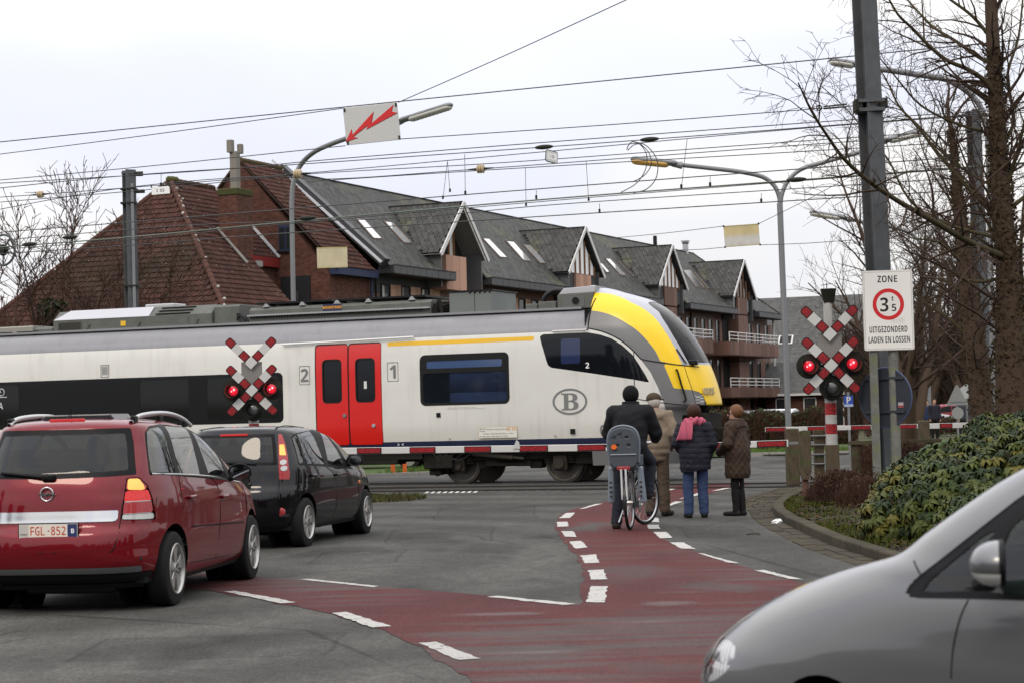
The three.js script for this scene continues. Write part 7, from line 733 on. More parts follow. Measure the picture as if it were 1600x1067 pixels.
function makePerson(label,pos,turn,scale,J,W){
const o=thing('person',label,'person',pos,turn,'people waiting at the crossing');o.scale.setScalar(scale);o.updateMatrixWorld(true);const wF=J.width||1;
const limbs=[capsule(J.hipL,J.kneeL,0.078,0.055),capsule(J.kneeL,J.ankL,0.055,0.036),capsule(J.hipR,J.kneeR,0.078,0.055),capsule(J.kneeR,J.ankR,0.055,0.036),capsule(J.shL,J.elL,0.048,0.038),capsule(J.elL,J.wrL,0.038,0.027),capsule(J.shR,J.elR,0.048,0.038),capsule(J.elR,J.wrR,0.038,0.027)];
const torso=[capsule(J.pelvis,J.chest,0.13,0.135),capsule(J.shL,J.shR,0.055,0.055),capsule(J.hipL,J.hipR,0.09,0.09),capsule(J.chest,J.neck,0.09,0.052),capsule(J.neck,J.head,0.05,0.052)];
const feet=['L','R'].map((s)=>{const a=J['ank'+s],t=J['toe'+s];return capsule([a[0],a[1]-0.05,a[2]+0.02],t,0.036,0.028);});
const hf=rotY(headField(J.head,1),J.head,J.headTurn||0);const body=union([...limbs,...torso,...feet],0.035),full=(x,y,z)=>smin(body(x,y,z),hf(x,y,z),0.02),all=Object.values(J).filter(Array.isArray);
const hands=['L','R'].filter((s)=>J['hand'+s]).map((s)=>handGeo(J['wr'+s],J['hand'+s],s==='L'?-1:1,0.7));const main=skin(full,...bounds(all.filter((p)=>p!==J.handL&&p!==J.handR&&p!==J.scarf),0.17),0.014);main.deleteAttribute('uv');
const headG=skin((x,y,z)=>Math.max(smin(hf(x,y,z),capsule(J.neck,J.head,0.05,0.052)(x,y,z),0.015),J.head[1]-0.13-y),...bounds([J.head],0.16),0.005);headG.deleteAttribute('uv');
const gs=[main,headG,...hands.map((h)=>{const g=skin(h.f,...h.b,0.005);g.deleteAttribute('uv');return g;})].map((g)=>g.toNonIndexed());const bd=part('body',mergeGeometries(gs),SK.skin,o);
{const q=(dx,dy,dz)=>{const a=-(J.headTurn||0);return V(J.head[0]+dx*Math.cos(a)-dz*Math.sin(a),J.head[1]+dy,J.head[2]+dx*Math.sin(a)+dz*Math.cos(a));};part('eye',[sph(0.011,...q(-0.031,0.0,-0.079).toArray(),10),sph(0.011,...q(0.031,0.0,-0.079).toArray(),10)],M([0.05,0.04,0.035],0.2),bd);part('lips',[sph(0.012,...q(0,-0.066,-0.083).toArray(),10).scale(1,1,1)],M([0.3,0.1,0.09],0.5),bd);}
const f={limbs,torso,hf,full,all,o,J,bd};
for(const[name,fn,mat,c,reach,label2]of W(f)){const lo=reach[0],hi=reach[1];part(name,skin(fn,lo,hi,c),mat,o,label2);}
return o;
}
const grow=(f,d)=>(x,y,z)=>f(x,y,z)-d;
const wrinkle=(a,fx,fy,ph=0)=>(x,y,z)=>a*(fbm(x*fx+z*fx*0.7+ph,y*fy+z*3,3)-0.5);
function legs(J,r=[0.095,0.068,0.058],y1=0.93,fold=0.02){const L=union([capsule(J.hipL,J.kneeL,r[0],r[1]),capsule(J.kneeL,J.ankL,r[1],r[2])],0.03),R=union([capsule(J.hipR,J.kneeR,r[0],r[1]),capsule(J.kneeR,J.ankR,r[1],r[2])],0.03),hip=union([capsule(J.hipL,J.hipR,0.11,0.11),capsule(J.pelvis,J.chest,0.14,0.13)],0.04),w=wrinkle(fold,9,16);return(x,y,z)=>Math.max(smin(Math.min(L(x,y,z),R(x,y,z)),hip(x,y,z),0.05)+w(x,y,z),y-y1,0.055-y);}
function shoes(J,r=0.05){const F=['L','R'].map((s)=>{const a=J['ank'+s],t=J['toe'+s];return union([capsule([a[0],a[1]-0.045,a[2]+0.025],[t[0],t[1]+0.002,t[2]-0.02],r*0.9,r*0.78),capsule([a[0],a[1]+0.0,a[2]],[a[0],a[1]-0.05,a[2]+0.01],r*0.95,r)],0.03);});return(x,y,z)=>Math.max(Math.min(F[0](x,y,z),F[1](x,y,z)),J.flat===false?-1:0.004-y);}
function sleeves(J,r=[0.082,0.066,0.056]){return union([capsule(J.shL,J.elL,r[0],r[1]),capsule(J.elL,J.wrL,r[1],r[2]),capsule(J.shR,J.elR,r[0],r[1]),capsule(J.elR,J.wrR,r[1],r[2])],0.02);}
const box3=(x0,y0,z0,x1,y1,z1)=>[[x0,y0,z0],[x1,y1,z1]];
const stand=(o={})=>({hipL:[-0.085,0.9,0],kneeL:[-0.09,0.49,-0.01],ankL:[-0.095,0.085,0.02],toeL:[-0.11,0.03,-0.14],hipR:[0.085,0.9,0],kneeR:[0.09,0.49,-0.01],ankR:[0.095,0.085,0.02],toeR:[0.12,0.03,-0.14],pelvis:[0,0.95,0],chest:[0,1.27,0.0],neck:[0,1.43,0.01],head:[0,1.58,-0.015],shL:[-0.17,1.37,0],elL:[-0.22,1.1,0.02],wrL:[-0.22,0.87,-0.06],handL:[0,-1,-0.2],shR:[0.17,1.37,0],elR:[0.22,1.1,0.02],wrR:[0.22,0.87,-0.06],handR:[0,-1,-0.2],...o});
const ground3=(px,py)=>{const p=G(px,py);return V(p.x,0,p.z);};
{const J=stand({wrL:[-0.17,1.02,-0.22],elL:[-0.27,1.14,-0.02],handL:null,wrR:[0.2,0.9,-0.12],elR:[0.26,1.12,0.03],handR:null,hipL:[-0.1,0.88,0],hipR:[0.1,0.88,0],kneeL:[-0.115,0.48,-0.01],kneeR:[0.105,0.48,-0.01],ankL:[-0.12,0.085,0.02],ankR:[0.115,0.085,0.02],toeL:[-0.14,0.03,-0.13],toeR:[0.14,0.03,-0.14],headTurn:0.25});
makePerson('woman in a dark navy padded coat and blue jeans with a pink fringed scarf',ground3(1089,808.5),0.08,0.965,J,(f)=>{const sl=sleeves(J,[0.105,0.085,0.066]),tor=union([capsule([0,0.78,0.01],[0,1.02,0.01],0.235,0.22),capsule([0,1.0,0.01],[0,1.34,0.01],0.215,0.16),capsule(J.shL,J.shR,0.09,0.09)],0.08),coat=(x,y,z)=>{const zz=z*1.28,d=Math.min(tor(x,y,zz)),a=smin(d,sl(x,y,z),0.035),q=Math.abs(Math.sin(y*38+1.2*fbm(x*5,z*5,2)));return Math.max(a-0.008*Math.sqrt(q)-0.03*(fbm(x*9+z*7,y*9,3)-0.5),0.71+0.02*Math.sin(x*9)-y,y-1.45);};const hair=(x,y,z)=>{const c=J.head,d=ellipsoid([c[0],c[1]+0.03,c[2]+0.03],[0.105,0.115,0.115])(x,y,z);return Math.max(d-0.008*fbm(x*60,y*22+z*40,2),-(0.065+(z-c[2])*1.4+(y-c[1])*0.6),c[1]-0.085-y);};
const scarfT=new THREE.Vector3();const scarf=(x,y,z)=>{const r=Math.hypot(x*0.95,(z-0.0)*1.0),d=Math.hypot(r-0.115,(y-1.435-z*0.25)*0.85)-0.052;return d-0.01*Math.sin(Math.atan2(z,x)*9+y*30);},tail=(x,y,z)=>{const t=clamp((1.45-y)/0.28),cx=-0.13-0.07*t,w=0.085+0.035*t,cz=0.16+0.05*Math.sin(t*2.2)+0.0;return Math.max(Math.abs(x-cx)-w,Math.abs(z-cz-0.012*Math.sin(x*60))-0.022,1.19+0.014*Math.sin(x*210)-y,y-1.46);};
return[['trousers',legs(J,[0.1,0.078,0.075],0.9,0.02),cloth([0.028,0.045,0.1],0.8),0.014,box3(-0.3,0.02,-0.22,0.3,0.95,0.2)],['shoes',shoes(J,0.05),SK.shoe,0.011,box3(-0.28,-0.01,-0.26,0.28,0.2,0.14)],['coat',coat,cloth([0.012,0.012,0.02],0.6),0.012,box3(-0.44,0.66,-0.36,0.44,1.5,0.32)],['hair',hair,M([0.035,0.014,0.008],0.6),0.007,box3(-0.15,1.42,-0.2,0.15,1.76,0.2)],['scarf',(x,y,z)=>smin(scarf(x,y,z),tail(x,y,z),0.03),cloth([0.4,0.09,0.14],0.9),0.008,box3(-0.34,1.12,-0.22,0.24,1.56,0.28)]];});}
{const J=stand({wrL:[-0.13,0.98,-0.24],elL:[-0.25,1.12,-0.02],handL:null,wrR:[0.12,1.02,-0.24],elR:[0.25,1.12,0.0],handR:null,hipL:[-0.07,0.9,0],hipR:[0.07,0.9,0],kneeL:[-0.06,0.49,-0.02],kneeR:[0.06,0.49,0.0],ankL:[-0.055,0.085,-0.01],ankR:[0.065,0.085,0.03],toeL:[-0.07,0.03,-0.18],toeR:[0.07,0.03,-0.13],headTurn:0.35});
makePerson('woman in a long brown quilted coat and black boots with short reddish hair',ground3(1155,805.5),0.95,0.955,J,(f)=>{const sl=sleeves(J,[0.1,0.08,0.062]),tor=union([capsule([0,0.68,0.0],[0,1.02,0.01],0.215,0.2),capsule([0,1.0,0.01],[0,1.34,0.01],0.2,0.15),capsule(J.shL,J.shR,0.085,0.085)],0.08),coat=(x,y,z)=>{const a=smin(tor(x,y,z*1.12),sl(x,y,z),0.035),an=Math.atan2(x,z),q=Math.abs(Math.sin(an*7+y*24))*Math.abs(Math.sin(an*7-y*24));return Math.max(a-0.0085*Math.sqrt(q)-0.028*(fbm(x*9+z*7,y*9,3)-0.5),0.58-y,y-1.46);},collar=(x,y,z)=>Math.max(Math.abs(Math.hypot(x,z-0.01)-0.105-(1.46-y)*0.25)-0.022,1.38-y,y-1.5);const hair=(x,y,z)=>{const c=J.head,dx=x-c[0],dz=z-c[2],a=J.headTurn,fz=-dx*-Math.sin(a)+dz*Math.cos(a);const d=ellipsoid([c[0],c[1]+0.032,c[2]+0.022],[0.098,0.105,0.108])(x,y,z);return Math.max(d-0.01*fbm(x*50,y*30+z*40,2),-(0.035+fz*1.3+(y-c[1])*0.75),c[1]-0.075-y);};
return[['trousers',legs(J,[0.085,0.062,0.05],0.9,0.012),SK.black,0.013,box3(-0.28,0.02,-0.22,0.28,0.95,0.2)],['boots',(x,y,z)=>Math.min(shoes(J,0.048)(x,y,z),Math.max(legs(J,[0.1,0.068,0.056],0.9,0.01)(x,y,z),y-0.4)),SK.shoe,0.011,box3(-0.22,-0.01,-0.28,0.22,0.46,0.16)],['coat',(x,y,z)=>smin(coat(x,y,z),collar(x,y,z),0.02),cloth([0.042,0.026,0.018],0.65),0.012,box3(-0.42,0.53,-0.36,0.42,1.55,0.32)],['hair',hair,M([0.13,0.058,0.028],0.6),0.007,box3(-0.15,1.42,-0.2,0.15,1.76,0.2)],['glasses',(x,y,z)=>{const g=rotY((X,Y,Z)=>{const gx=Math.abs(X-J.head[0]),gy=Y-J.head[1]-0.002,gz=Z-J.head[2]+0.093;const ring=Math.max(Math.abs(Math.hypot(gx-0.033,gy)-0.024)-0.004,Math.abs(gz)-0.006);const arm=Math.max(Math.abs(gx-0.082)-0.005,Math.abs(gy-0.008)-0.005,Math.abs(gz-0.05)-0.05);return Math.min(ring,arm);},J.head,J.headTurn);return g(x,y,z);},SK.shoe,0.004,box3(-0.13,1.53,-0.16,0.13,1.63,0.1)]];});}
{const J=stand({wrL:[-0.13,0.98,-0.2],elL:[-0.26,1.12,0.02],wrR:[0.2,0.94,-0.17],elR:[0.27,1.12,0.04],handL:null,handR:null,chest:[0,1.27,-0.015],neck:[0,1.42,-0.02],head:[0.0,1.56,-0.055],headTurn:-0.55,kneeR:[0.1,0.49,-0.01],ankR:[0.11,0.085,0.0],toeR:[0.19,0.03,-0.13],toeL:[-0.1,0.03,-0.15]});
makePerson('elderly man in a tan jacket, brown trousers and flat cap behind the cyclist',ground3(1027,806),-0.12,1.1,J,(f)=>{const sl=sleeves(J,[0.095,0.08,0.062]),tor=union([capsule([0,0.86,0.01],[0,1.05,0.01],0.185,0.195),capsule([0,1.0,0.01],[0,1.33,0.0],0.195,0.155),capsule(J.shL,J.shR,0.085,0.085)],0.08),coat=(x,y,z)=>{const a=smin(tor(x,y,z*1.2),sl(x,y,z),0.035);return Math.max(a-0.034*(fbm(x*8+z*6,y*7,3)-0.5)-0.006*Math.sin(y*60)*sstep(1.0,0.9,y),0.74-y,y-1.44);},hood=(x,y,z)=>smin(ellipsoid([0.0,1.36,0.1],[0.12,0.07,0.06])(x,y,z),Math.max(Math.abs(Math.hypot(x,z+0.01)-0.09-(1.45-y)*0.3)-0.02,1.37-y,y-1.46),0.03);
const c=J.head,cap=(x,y,z)=>{const q=rotY((X,Y,Z)=>smin(Math.max(ellipsoid([c[0],c[1]+0.04,c[2]+0.005],[0.1,0.085,0.115])(X,Y,Z),c[1]+0.02-Y),ellipsoid([c[0],c[1]+0.03,c[2]-0.12],[0.07,0.012,0.065])(X,Y,Z),0.012),c,J.headTurn);return q(x,y,z)-0.003*fbm(x*40,y*40,2);},hair=(x,y,z)=>Math.max(ellipsoid([c[0],c[1]+0.0,c[2]+0.02],[0.088,0.1,0.1])(x,y,z),-(0.02+(z-c[2])),c[1]-0.07-y,y-c[1]-0.03);
return[['trousers',legs(J,[0.1,0.08,0.078],0.95,0.02),cloth([0.075,0.055,0.04],0.85),0.014,box3(-0.3,0.02,-0.22,0.32,1.0,0.2)],['shoes',shoes(J,0.05),SK.shoe,0.011,box3(-0.25,-0.01,-0.28,0.32,0.2,0.14)],['jacket',(x,y,z)=>smin(coat(x,y,z),hood(x,y,z),0.03),cloth([0.2,0.158,0.115],0.8),0.012,box3(-0.44,0.68,-0.34,0.44,1.52,0.32)],['hair',hair,M([0.4,0.37,0.33],0.8),0.007,box3(-0.14,1.42,-0.2,0.14,1.7,0.16)],['cap',cap,cloth([0.06,0.042,0.028],0.9),0.007,box3(-0.2,1.52,-0.3,0.2,1.72,0.15)]];});}
const bikeO=(()=>{const rearC=ground3(985,828),p=rearC;const o=thing('bicycle','black city bicycle with a grey child seat behind the saddle','bicycle',p,1.35);o.scale.setScalar(1.06);o.updateMatrixWorld(true);const R=0.345,wb=1.1,BK={frame:M([0.012,0.012,0.013],0.35),rim:M([0.5,0.5,0.5],0.3,{metalness:0.8}),tyre:KM.tyre,seat:M([0.07,0.08,0.095],0.55),chrome:KM.chrome};
const front=new THREE.Group();front.name='fork_assembly';o.add(front);front.position.set(wb,0,0);front.rotation.y=-0.42;front.updateMatrix();
const wheelB=(par,x,nm)=>{const w=part(nm,new THREE.TorusGeometry(R-0.02,0.02,10,56).translate(x,R,0),BK.tyre,par);part('rim',new THREE.TorusGeometry(R-0.045,0.012,8,56).translate(x,R,0),BK.rim,w);part('hub',cylZ(0.03,0.03,0.1,14,x,R,0),BK.rim,w);for(let i=0;i<18;i++){const a=i/18*6.2832;part('spoke',rod(V(x,R,(i%2?1:-1)*0.03),V(x+Math.cos(a)*(R-0.05),R+Math.sin(a)*(R-0.05),0),0.0022,4),BK.rim,w);}};
wheelB(o,0,'wheel');wheelB(front,0.04,'wheel');
const bb=V(0.44,0.29,0),seatT=V(0.28,0.86,0),hd0=V(wb-0.12,0.66,0),hd1=V(wb-0.19,0.95,0);part('frame',[rod(bb,seatT,0.018,10),rod(bb,hd0,0.02,10),rod(seatT.clone().lerp(bb,0.3),hd0.clone().lerp(hd1,0.4),0.018,10),rod(hd0,hd1,0.02,10),...[0.05,-0.05].flatMap((z)=>[rod(bb.clone().setZ(z*0.6),V(0,R,z),0.011,8),rod(seatT.clone().lerp(bb,0.12).setZ(z*0.5),V(0,R,z),0.01,8)])],BK.frame,o);
part('fork',[0.05,-0.05].map((z)=>rod(V(0.04,R,z),V(-0.1,0.68,z*0.8),0.013,8)),BK.frame,front);part('mudguard',new THREE.TorusGeometry(R+0.018,0.028,6,30,2.2).scale(1,1,0.9).rotateZ(1.0).translate(0.04,R,0),BK.frame,front);part('handlebar',[tube([V(-0.36,1.06,-0.3),V(-0.2,1.09,-0.27),V(-0.12,1.07,0),V(-0.2,1.09,0.27),V(-0.36,1.06,0.3)],0.012,30,8),rod(V(-0.17,0.9,0),V(-0.13,1.07,0),0.013,8)],BK.chrome,front);part('handlebar_grip',[0.3,-0.3].map((z)=>rod(V(-0.4,1.05,z),V(-0.28,1.075,z*0.96),0.018,10)),BK.frame,front);part('head_lamp',cylX(0.035,0.045,0.06,14,-0.02,0.8,0),BK.frame,front);
part('mudguard',new THREE.TorusGeometry(R+0.02,0.03,6,36,3.0).scale(1,1,0.9).rotateZ(0.35).translate(0,R,0),BK.frame,o);part('carrier',[0.06,-0.06].flatMap((z)=>[rod(V(-0.32,0.78,z),V(0.2,0.8,z),0.007,6),rod(V(-0.24,0.78,z),V(0,R,z),0.007,6),rod(V(-0.12,0.78,z),V(0,R,z),0.007,6)]),M([0.4,0.4,0.4],0.4,{metalness:0.6}),o);part('rear_stay',[0.028,-0.028].map((z)=>rod(V(-0.4,0.78,z),V(-0.35,0.4,z),0.014,6)),M([0.6,0.6,0.6],0.4),o,'pale stays above the back wheel');part('rear_lamp',rbox(0.03,0.05,0.17,0.015,-0.375,0.79,0),KM.redLens,o);
part('saddle',new THREE.SphereGeometry(0.1,16,10).scale(1.3,0.4,0.95).translate(0.24,0.95,0),BK.frame,o);part('seat_post',rod(seatT,V(0.25,0.94,0),0.014,8),BK.chrome,o);part('crank',[cylZ(0.09,0.09,0.012,24,bb.x,bb.y,0.06),rod(V(bb.x,bb.y,0.075),V(bb.x+0.12,bb.y+0.12,0.085),0.012,6),rod(V(bb.x,bb.y,-0.075),V(bb.x-0.12,bb.y-0.12,-0.085),0.012,6)],BK.rim,o);part('pedal',rbox(0.09,0.025,0.1,0.008,bb.x+0.12,bb.y+0.12,0.14),BK.frame,o);part('pedal',rbox(0.09,0.025,0.1,0.008,bb.x-0.12,bb.y-0.12,-0.14),BK.frame,o);part('chain_case',rbox(0.5,0.09,0.02,0.03,0.22,0.315,0.055),BK.frame,o);part('kickstand',rod(V(0.1,0.3,-0.08),V(-0.02,0.1,-0.14),0.009,6),BK.rim,o);
const st=part('child_seat',prism(curve2([[-0.17,0.0],[-0.185,0.2],[-0.18,0.36],[-0.13,0.46],[0,0.5],[0.13,0.46],[0.18,0.36],[0.185,0.2],[0.17,0.0],[0.12,-0.07],[-0.12,-0.07]],4,true),0.04,0.018,[[[-0.07,0.35],[-0.03,0.35],[-0.035,0.37],[-0.065,0.37]],[[0.03,0.35],[0.07,0.35],[0.065,0.37],[0.035,0.37]],[[-0.09,0.235],[-0.055,0.23],[-0.05,0.255],[-0.085,0.26]],[[0.055,0.23],[0.09,0.235],[0.085,0.26],[0.05,0.255]],[[-0.012,0.38],[0.012,0.38],[0,0.42]]]).rotateY(-Math.PI/2).rotateZ(0.08).translate(-0.3,0.98,0),BK.seat,o);
st.scale.y=0.88;part('seat_rim',tube(curve2([[-0.18,0.0],[-0.195,0.2],[-0.19,0.36],[-0.137,0.47],[0,0.515],[0.137,0.47],[0.19,0.36],[0.195,0.2],[0.18,0.0]],3).map(([z,y])=>V(-0.31-y*0.08,0.98+y,z)),0.017,50,8),M([0.13,0.155,0.19],0.45),st);part('seat_ledge',rbox(0.03,0.02,0.33,0.01,-0.365,1.09,0),M([0.2,0.23,0.27],0.45),st);part('seat_shell',[rbox(0.34,0.1,0.34,0.04,-0.14,0.91,0),rbox(0.3,0.16,0.04,0.02,-0.12,1.0,0.17),rbox(0.3,0.16,0.04,0.02,-0.12,1.0,-0.17)],BK.seat,st);for(const s of[1,-1]){part('footrest',rbox(0.12,0.52,0.075,0.025).rotateZ(0.12).rotateX(s*-0.06).translate(-0.18,0.66,s*0.19),M([0.17,0.2,0.24],0.45),st);part('footrest_holes',Array.from({length:6},(_,i)=>box(0.012,0.02,0.03,-0.243+i*-0.0,0.5+i*0.065,s*0.19)),BK.frame,st);}part('buckle',rbox(0.02,0.06,0.03,0.008,-0.345,1.0,0),BK.frame,st);part('reflector',cylX(0.035,0.035,0.03,18,-0.385,1.2,-0.11),M([0.7,0.14,0.02],0.25),st);
return o;})();
{
const p=bikeO.position.clone(),fw=V(1,0,0).applyAxisAngle(V(0,1,0),bikeO.rotation.y);const pos=p.clone().addScaledVector(fw,0.22).setY(0);
const J=stand({pelvis:[0,1.0,0.02],chest:[0.0,1.3,-0.06],neck:[0,1.46,-0.09],head:[0.0,1.6,-0.13],hipL:[-0.09,0.98,0.0],kneeL:[-0.17,0.53,-0.1],ankL:[-0.2,0.09,-0.02],toeL:[-0.22,0.035,-0.17],hipR:[0.09,0.98,-0.02],kneeR:[0.17,0.8,-0.4],ankR:[0.15,0.44,-0.33],toeR:[0.17,0.4,-0.47],shL:[-0.19,1.4,-0.06],elL:[-0.29,1.16,-0.16],wrL:[-0.22,1.08,-0.4],shR:[0.19,1.4,-0.06],elR:[0.29,1.16,-0.16],wrR:[0.24,1.08,-0.4],handL:[0.1,-0.2,-1],handR:[-0.1,-0.2,-1],flat:false,headTurn:0});
makePerson('cyclist in black jacket and cap on the bicycle, left foot on the ground',pos,bikeO.rotation.y-Math.PI/2,1.115,J,(f)=>{const sl=sleeves(J,[0.105,0.085,0.06]),tor=union([capsule([0,0.98,0.03],[0,1.3,-0.04],0.19,0.2),capsule([0,1.2,-0.02],[0,1.38,-0.06],0.2,0.16),capsule(J.shL,J.shR,0.095,0.095)],0.08),jk=(x,y,z)=>Math.max(smin(tor(x,y,z*1.1),sl(x,y,z),0.035)-0.034*(fbm(x*8+z*6,y*8,3)-0.5),0.86-y,y-1.5),collar=(x,y,z)=>Math.max(Math.abs(Math.hypot(x,z+0.09)-0.085)-0.02,1.42-y,y-1.54);const c=J.head,cap=(x,y,z)=>Math.max(ellipsoid([c[0],c[1]+0.025,c[2]+0.015],[0.1,0.112,0.115])(x,y,z),c[1]-0.06-y,-(0.075+(z-c[2])+(y-c[1])*0.5));const gl=['L','R'].map((s)=>ellipsoid([J['wr'+s][0],J['wr'+s][1]-0.01,J['wr'+s][2]-0.05],[0.05,0.05,0.075]));
return[['trousers',legs(J,[0.1,0.075,0.068],1.04,0.02),cloth([0.02,0.023,0.032],0.85),0.014,box3(-0.34,0.02,-0.56,0.34,1.1,0.24)],['shoes',shoes(J,0.052),M([0.02,0.015,0.012],0.6),0.011,box3(-0.34,-0.02,-0.6,0.32,0.56,0.12)],['jacket',(x,y,z)=>smin(jk(x,y,z),collar(x,y,z),0.02),SK.black,0.012,box3(-0.5,0.8,-0.56,0.5,1.58,0.32)],['cap',cap,M([0.006,0.006,0.007],0.9),0.008,box3(-0.14,1.5,-0.3,0.14,1.78,0.06)],['gloves',(x,y,z)=>Math.min(gl[0](x,y,z),gl[1](x,y,z)),SK.black,0.01,box3(-0.34,0.95,-0.6,0.34,1.2,-0.3)]];});}
{const far=(label,px,d,col,h)=>{const p=D(px,650,d);p.y=0;const J=stand({kneeL:[-0.09,0.49,-0.06],ankL:[-0.09,0.085,0.02]});const o=makePerson(label,p,Math.PI+0.1,h/1.7,J,()=>{const sl=sleeves(J),tor=union([capsule([0,0.9,0],[0,1.33,0],0.17,0.15),capsule(J.shL,J.shR,0.08,0.08)],0.06);return[['trousers',legs(J),SK.black,0.025,box3(-0.3,0.02,-0.25,0.3,1,0.22)],['coat',(x,y,z)=>Math.max(smin(tor(x,y,z),sl(x,y,z),0.04),0.76-y,y-1.44),cloth(col),0.025,box3(-0.42,0.7,-0.3,0.42,1.52,0.3)],['shoes',shoes(J),SK.shoe,0.02,box3(-0.25,-0.02,-0.26,0.25,0.2,0.14)],['hair',(x,y,z)=>Math.max(ellipsoid([0,1.62,0.01],[0.095,0.1,0.105])(x,y,z),-(0.04+z+(y-1.58)*0.6)),KM.hair,0.015,box3(-0.14,1.45,-0.18,0.14,1.76,0.18)]];});o.userData.group='people walking beyond the crossing';};
far('distant walker in a dark coat and pale shirt by the thin lamp post',1461,84,[0.02,0.02,0.03],1.75);far('distant walker in dark blue just left of the thin lamp post',1449,86,[0.02,0.03,0.07],1.7);far('distant walker in a grey coat beside the triangular sign',1506,82,[0.04,0.04,0.05],1.72);}
class Twigs{constructor(){this.p=[];this.n=[];this.i=[];}
add(P,R,sides=4){const b=this.p.length/3,T=V(0,0,0),A=V(0,0,0),Bv=V(0,0,0);let ref=Math.abs(P[1].y-P[0].y)>0.9*P[1].distanceTo(P[0])?V(1,0,0.3):V(0,1,0);
for(let k=0;k<P.length;k++){T.subVectors(P[Math.min(k+1,P.length-1)],P[Math.max(k-1,0)]).normalize();A.crossVectors(T,ref).normalize();Bv.crossVectors(T,A);for(let s=0;s<sides;s++){const a=s/sides*6.2832,c=Math.cos(a),q=Math.sin(a),nx=A.x*c+Bv.x*q,ny=A.y*c+Bv.y*q,nz=A.z*c+Bv.z*q;this.p.push(P[k].x+nx*R[k],P[k].y+ny*R[k],P[k].z+nz*R[k]);this.n.push(nx,ny,nz);}}
for(let k=0;k<P.length-1;k++)for(let s=0;s<sides;s++){const a=b+k*sides+s,c=b+k*sides+(s+1)%sides;this.i.push(a,c,a+sides,c,c+sides,a+sides);}}
geo(){const g=new THREE.BufferGeometry();g.setAttribute('position',new THREE.Float32BufferAttribute(this.p,3));g.setAttribute('normal',new THREE.Float32BufferAttribute(this.n,3));g.setAttribute('uv',new THREE.Float32BufferAttribute(new Float32Array(this.p.length/3*2),2));g.setIndex(this.i);return g;}}
const barkMap=(r,g,b,moss)=>colTex(128,256,(u,v)=>{const n=0.55+0.9*fbm(u*12,v*6,4,12),m=sstep(0.45,0.7,fbm(u*3,v*5,3,3))*moss;return[lerp(r,0.075,m)*n,lerp(g,0.078,m)*n,lerp(b,0.02,m)*n];});
const VM={bark:M(0xffffff,0.95,{map:barkMap(0.085,0.057,0.039,0.35)}),mossBark:M(0xffffff,0.95,{map:barkMap(0.075,0.062,0.032,1.0)}),twig:M([0.055,0.036,0.026],0.9),redTwig:M([0.06,0.032,0.024],0.9),brownTwig:M([0.07,0.036,0.026],0.95),farTwig:M([0.045,0.031,0.022],1),leaf:M(0xffffff,0.42,{transmission:0.15,thickness:0}),ivy:M([0.02,0.026,0.01],0.6),dryIvy:M([0.05,0.034,0.021],0.9)};
function sprout(tw,P,R,Rr,level,opt){const L=[];for(let k=1;k<P.length;k++)L.push(P[k].distanceTo(P[k-1]));const tot=L.reduce((a,b)=>a+b,0),n=Math.max(2,Math.round(tot*opt.per[level]));
for(let q=0;q<n;q++){let t=(opt.from||0.12)+(1-(opt.from||0.12))*(q+Rr())/n,s=t*tot,k=0;while(k<L.length-1&&s>L[k])s-=L[k++];const f=s/L[k],o=P[k].clone().lerp(P[k+1],f),r0=lerp(R[k],R[k+1],f),T=P[k+1].clone().sub(P[k]).normalize(),side=V(Rr()-0.5,Rr()-0.5,Rr()-0.5).cross(T).normalize(),d=T.clone().multiplyScalar(0.75).addScaledVector(side,0.5+0.6*Rr()).add(V(0,opt.up||0,0)).normalize();const len=opt.len[level]*(0.4+0.9*Rr())*(1-0.45*t),m=5,pts=[o],rs=[Math.max(opt.rmin,r0*opt.thin[level])];let dir=d.clone();for(let j=1;j<=m;j++){dir.add(V((Rr()-0.5)*opt.wob,(Rr()-0.5)*opt.wob+(opt.droop||0),(Rr()-0.5)*opt.wob)).normalize();pts.push(pts[j-1].clone().addScaledVector(dir,len/m));rs.push(Math.max(opt.rmin*0.6,rs[0]*(1-j/m*0.75)));}tw.add(pts,rs,level>0?3:4);if(level+1<opt.per.length)sprout(tw,pts,rs,Rr,level+1,{...opt,from:0.1});}}
function bareTree(name,label,pos,h,seed,o2={}){const o=thing(name,label,'tree',pos,0,o2.group),Rr=rng(seed),tr_=new Twigs(),cr=new Twigs(),stems=o2.stems||1,spread=o2.spread||0.12;const r0=(o2.r||0.022)*h;
for(let s=0;s<stems;s++){const a=Rr()*6.28,P=[V(0,-0.1,0)],R=[r0];let d=V(Math.cos(a)*spread*(stems>1?2.4:1)*(s?1:0.3),1,Math.sin(a)*spread*(stems>1?2.4:1)*(s?1:0.3)).normalize();const H=h*(s?0.6+0.35*Rr():1),m=9;for(let j=1;j<=m;j++){d.add(V((Rr()-0.5)*0.16,0.03,(Rr()-0.5)*0.16)).normalize();P.push(P[j-1].clone().addScaledVector(d,H/m));R.push(Math.max(0.01,r0*(1-j/m*0.92)));}tr_.add(P,R,9);sprout(cr,P,R,Rr,0,{per:o2.per||[2.2,2.4,2.6],len:o2.len||[h*0.36,h*0.15,h*0.07],thin:[0.5,0.6,0.7],rmin:o2.rmin||0.006,wob:0.32,up:o2.up??0.25,droop:o2.droop||0,from:o2.from||0.25});}
part('trunk',tr_.geo(),o2.bark||VM.bark,o);part('crown',cr.geo(),o2.twig||VM.twig,o);return o;}
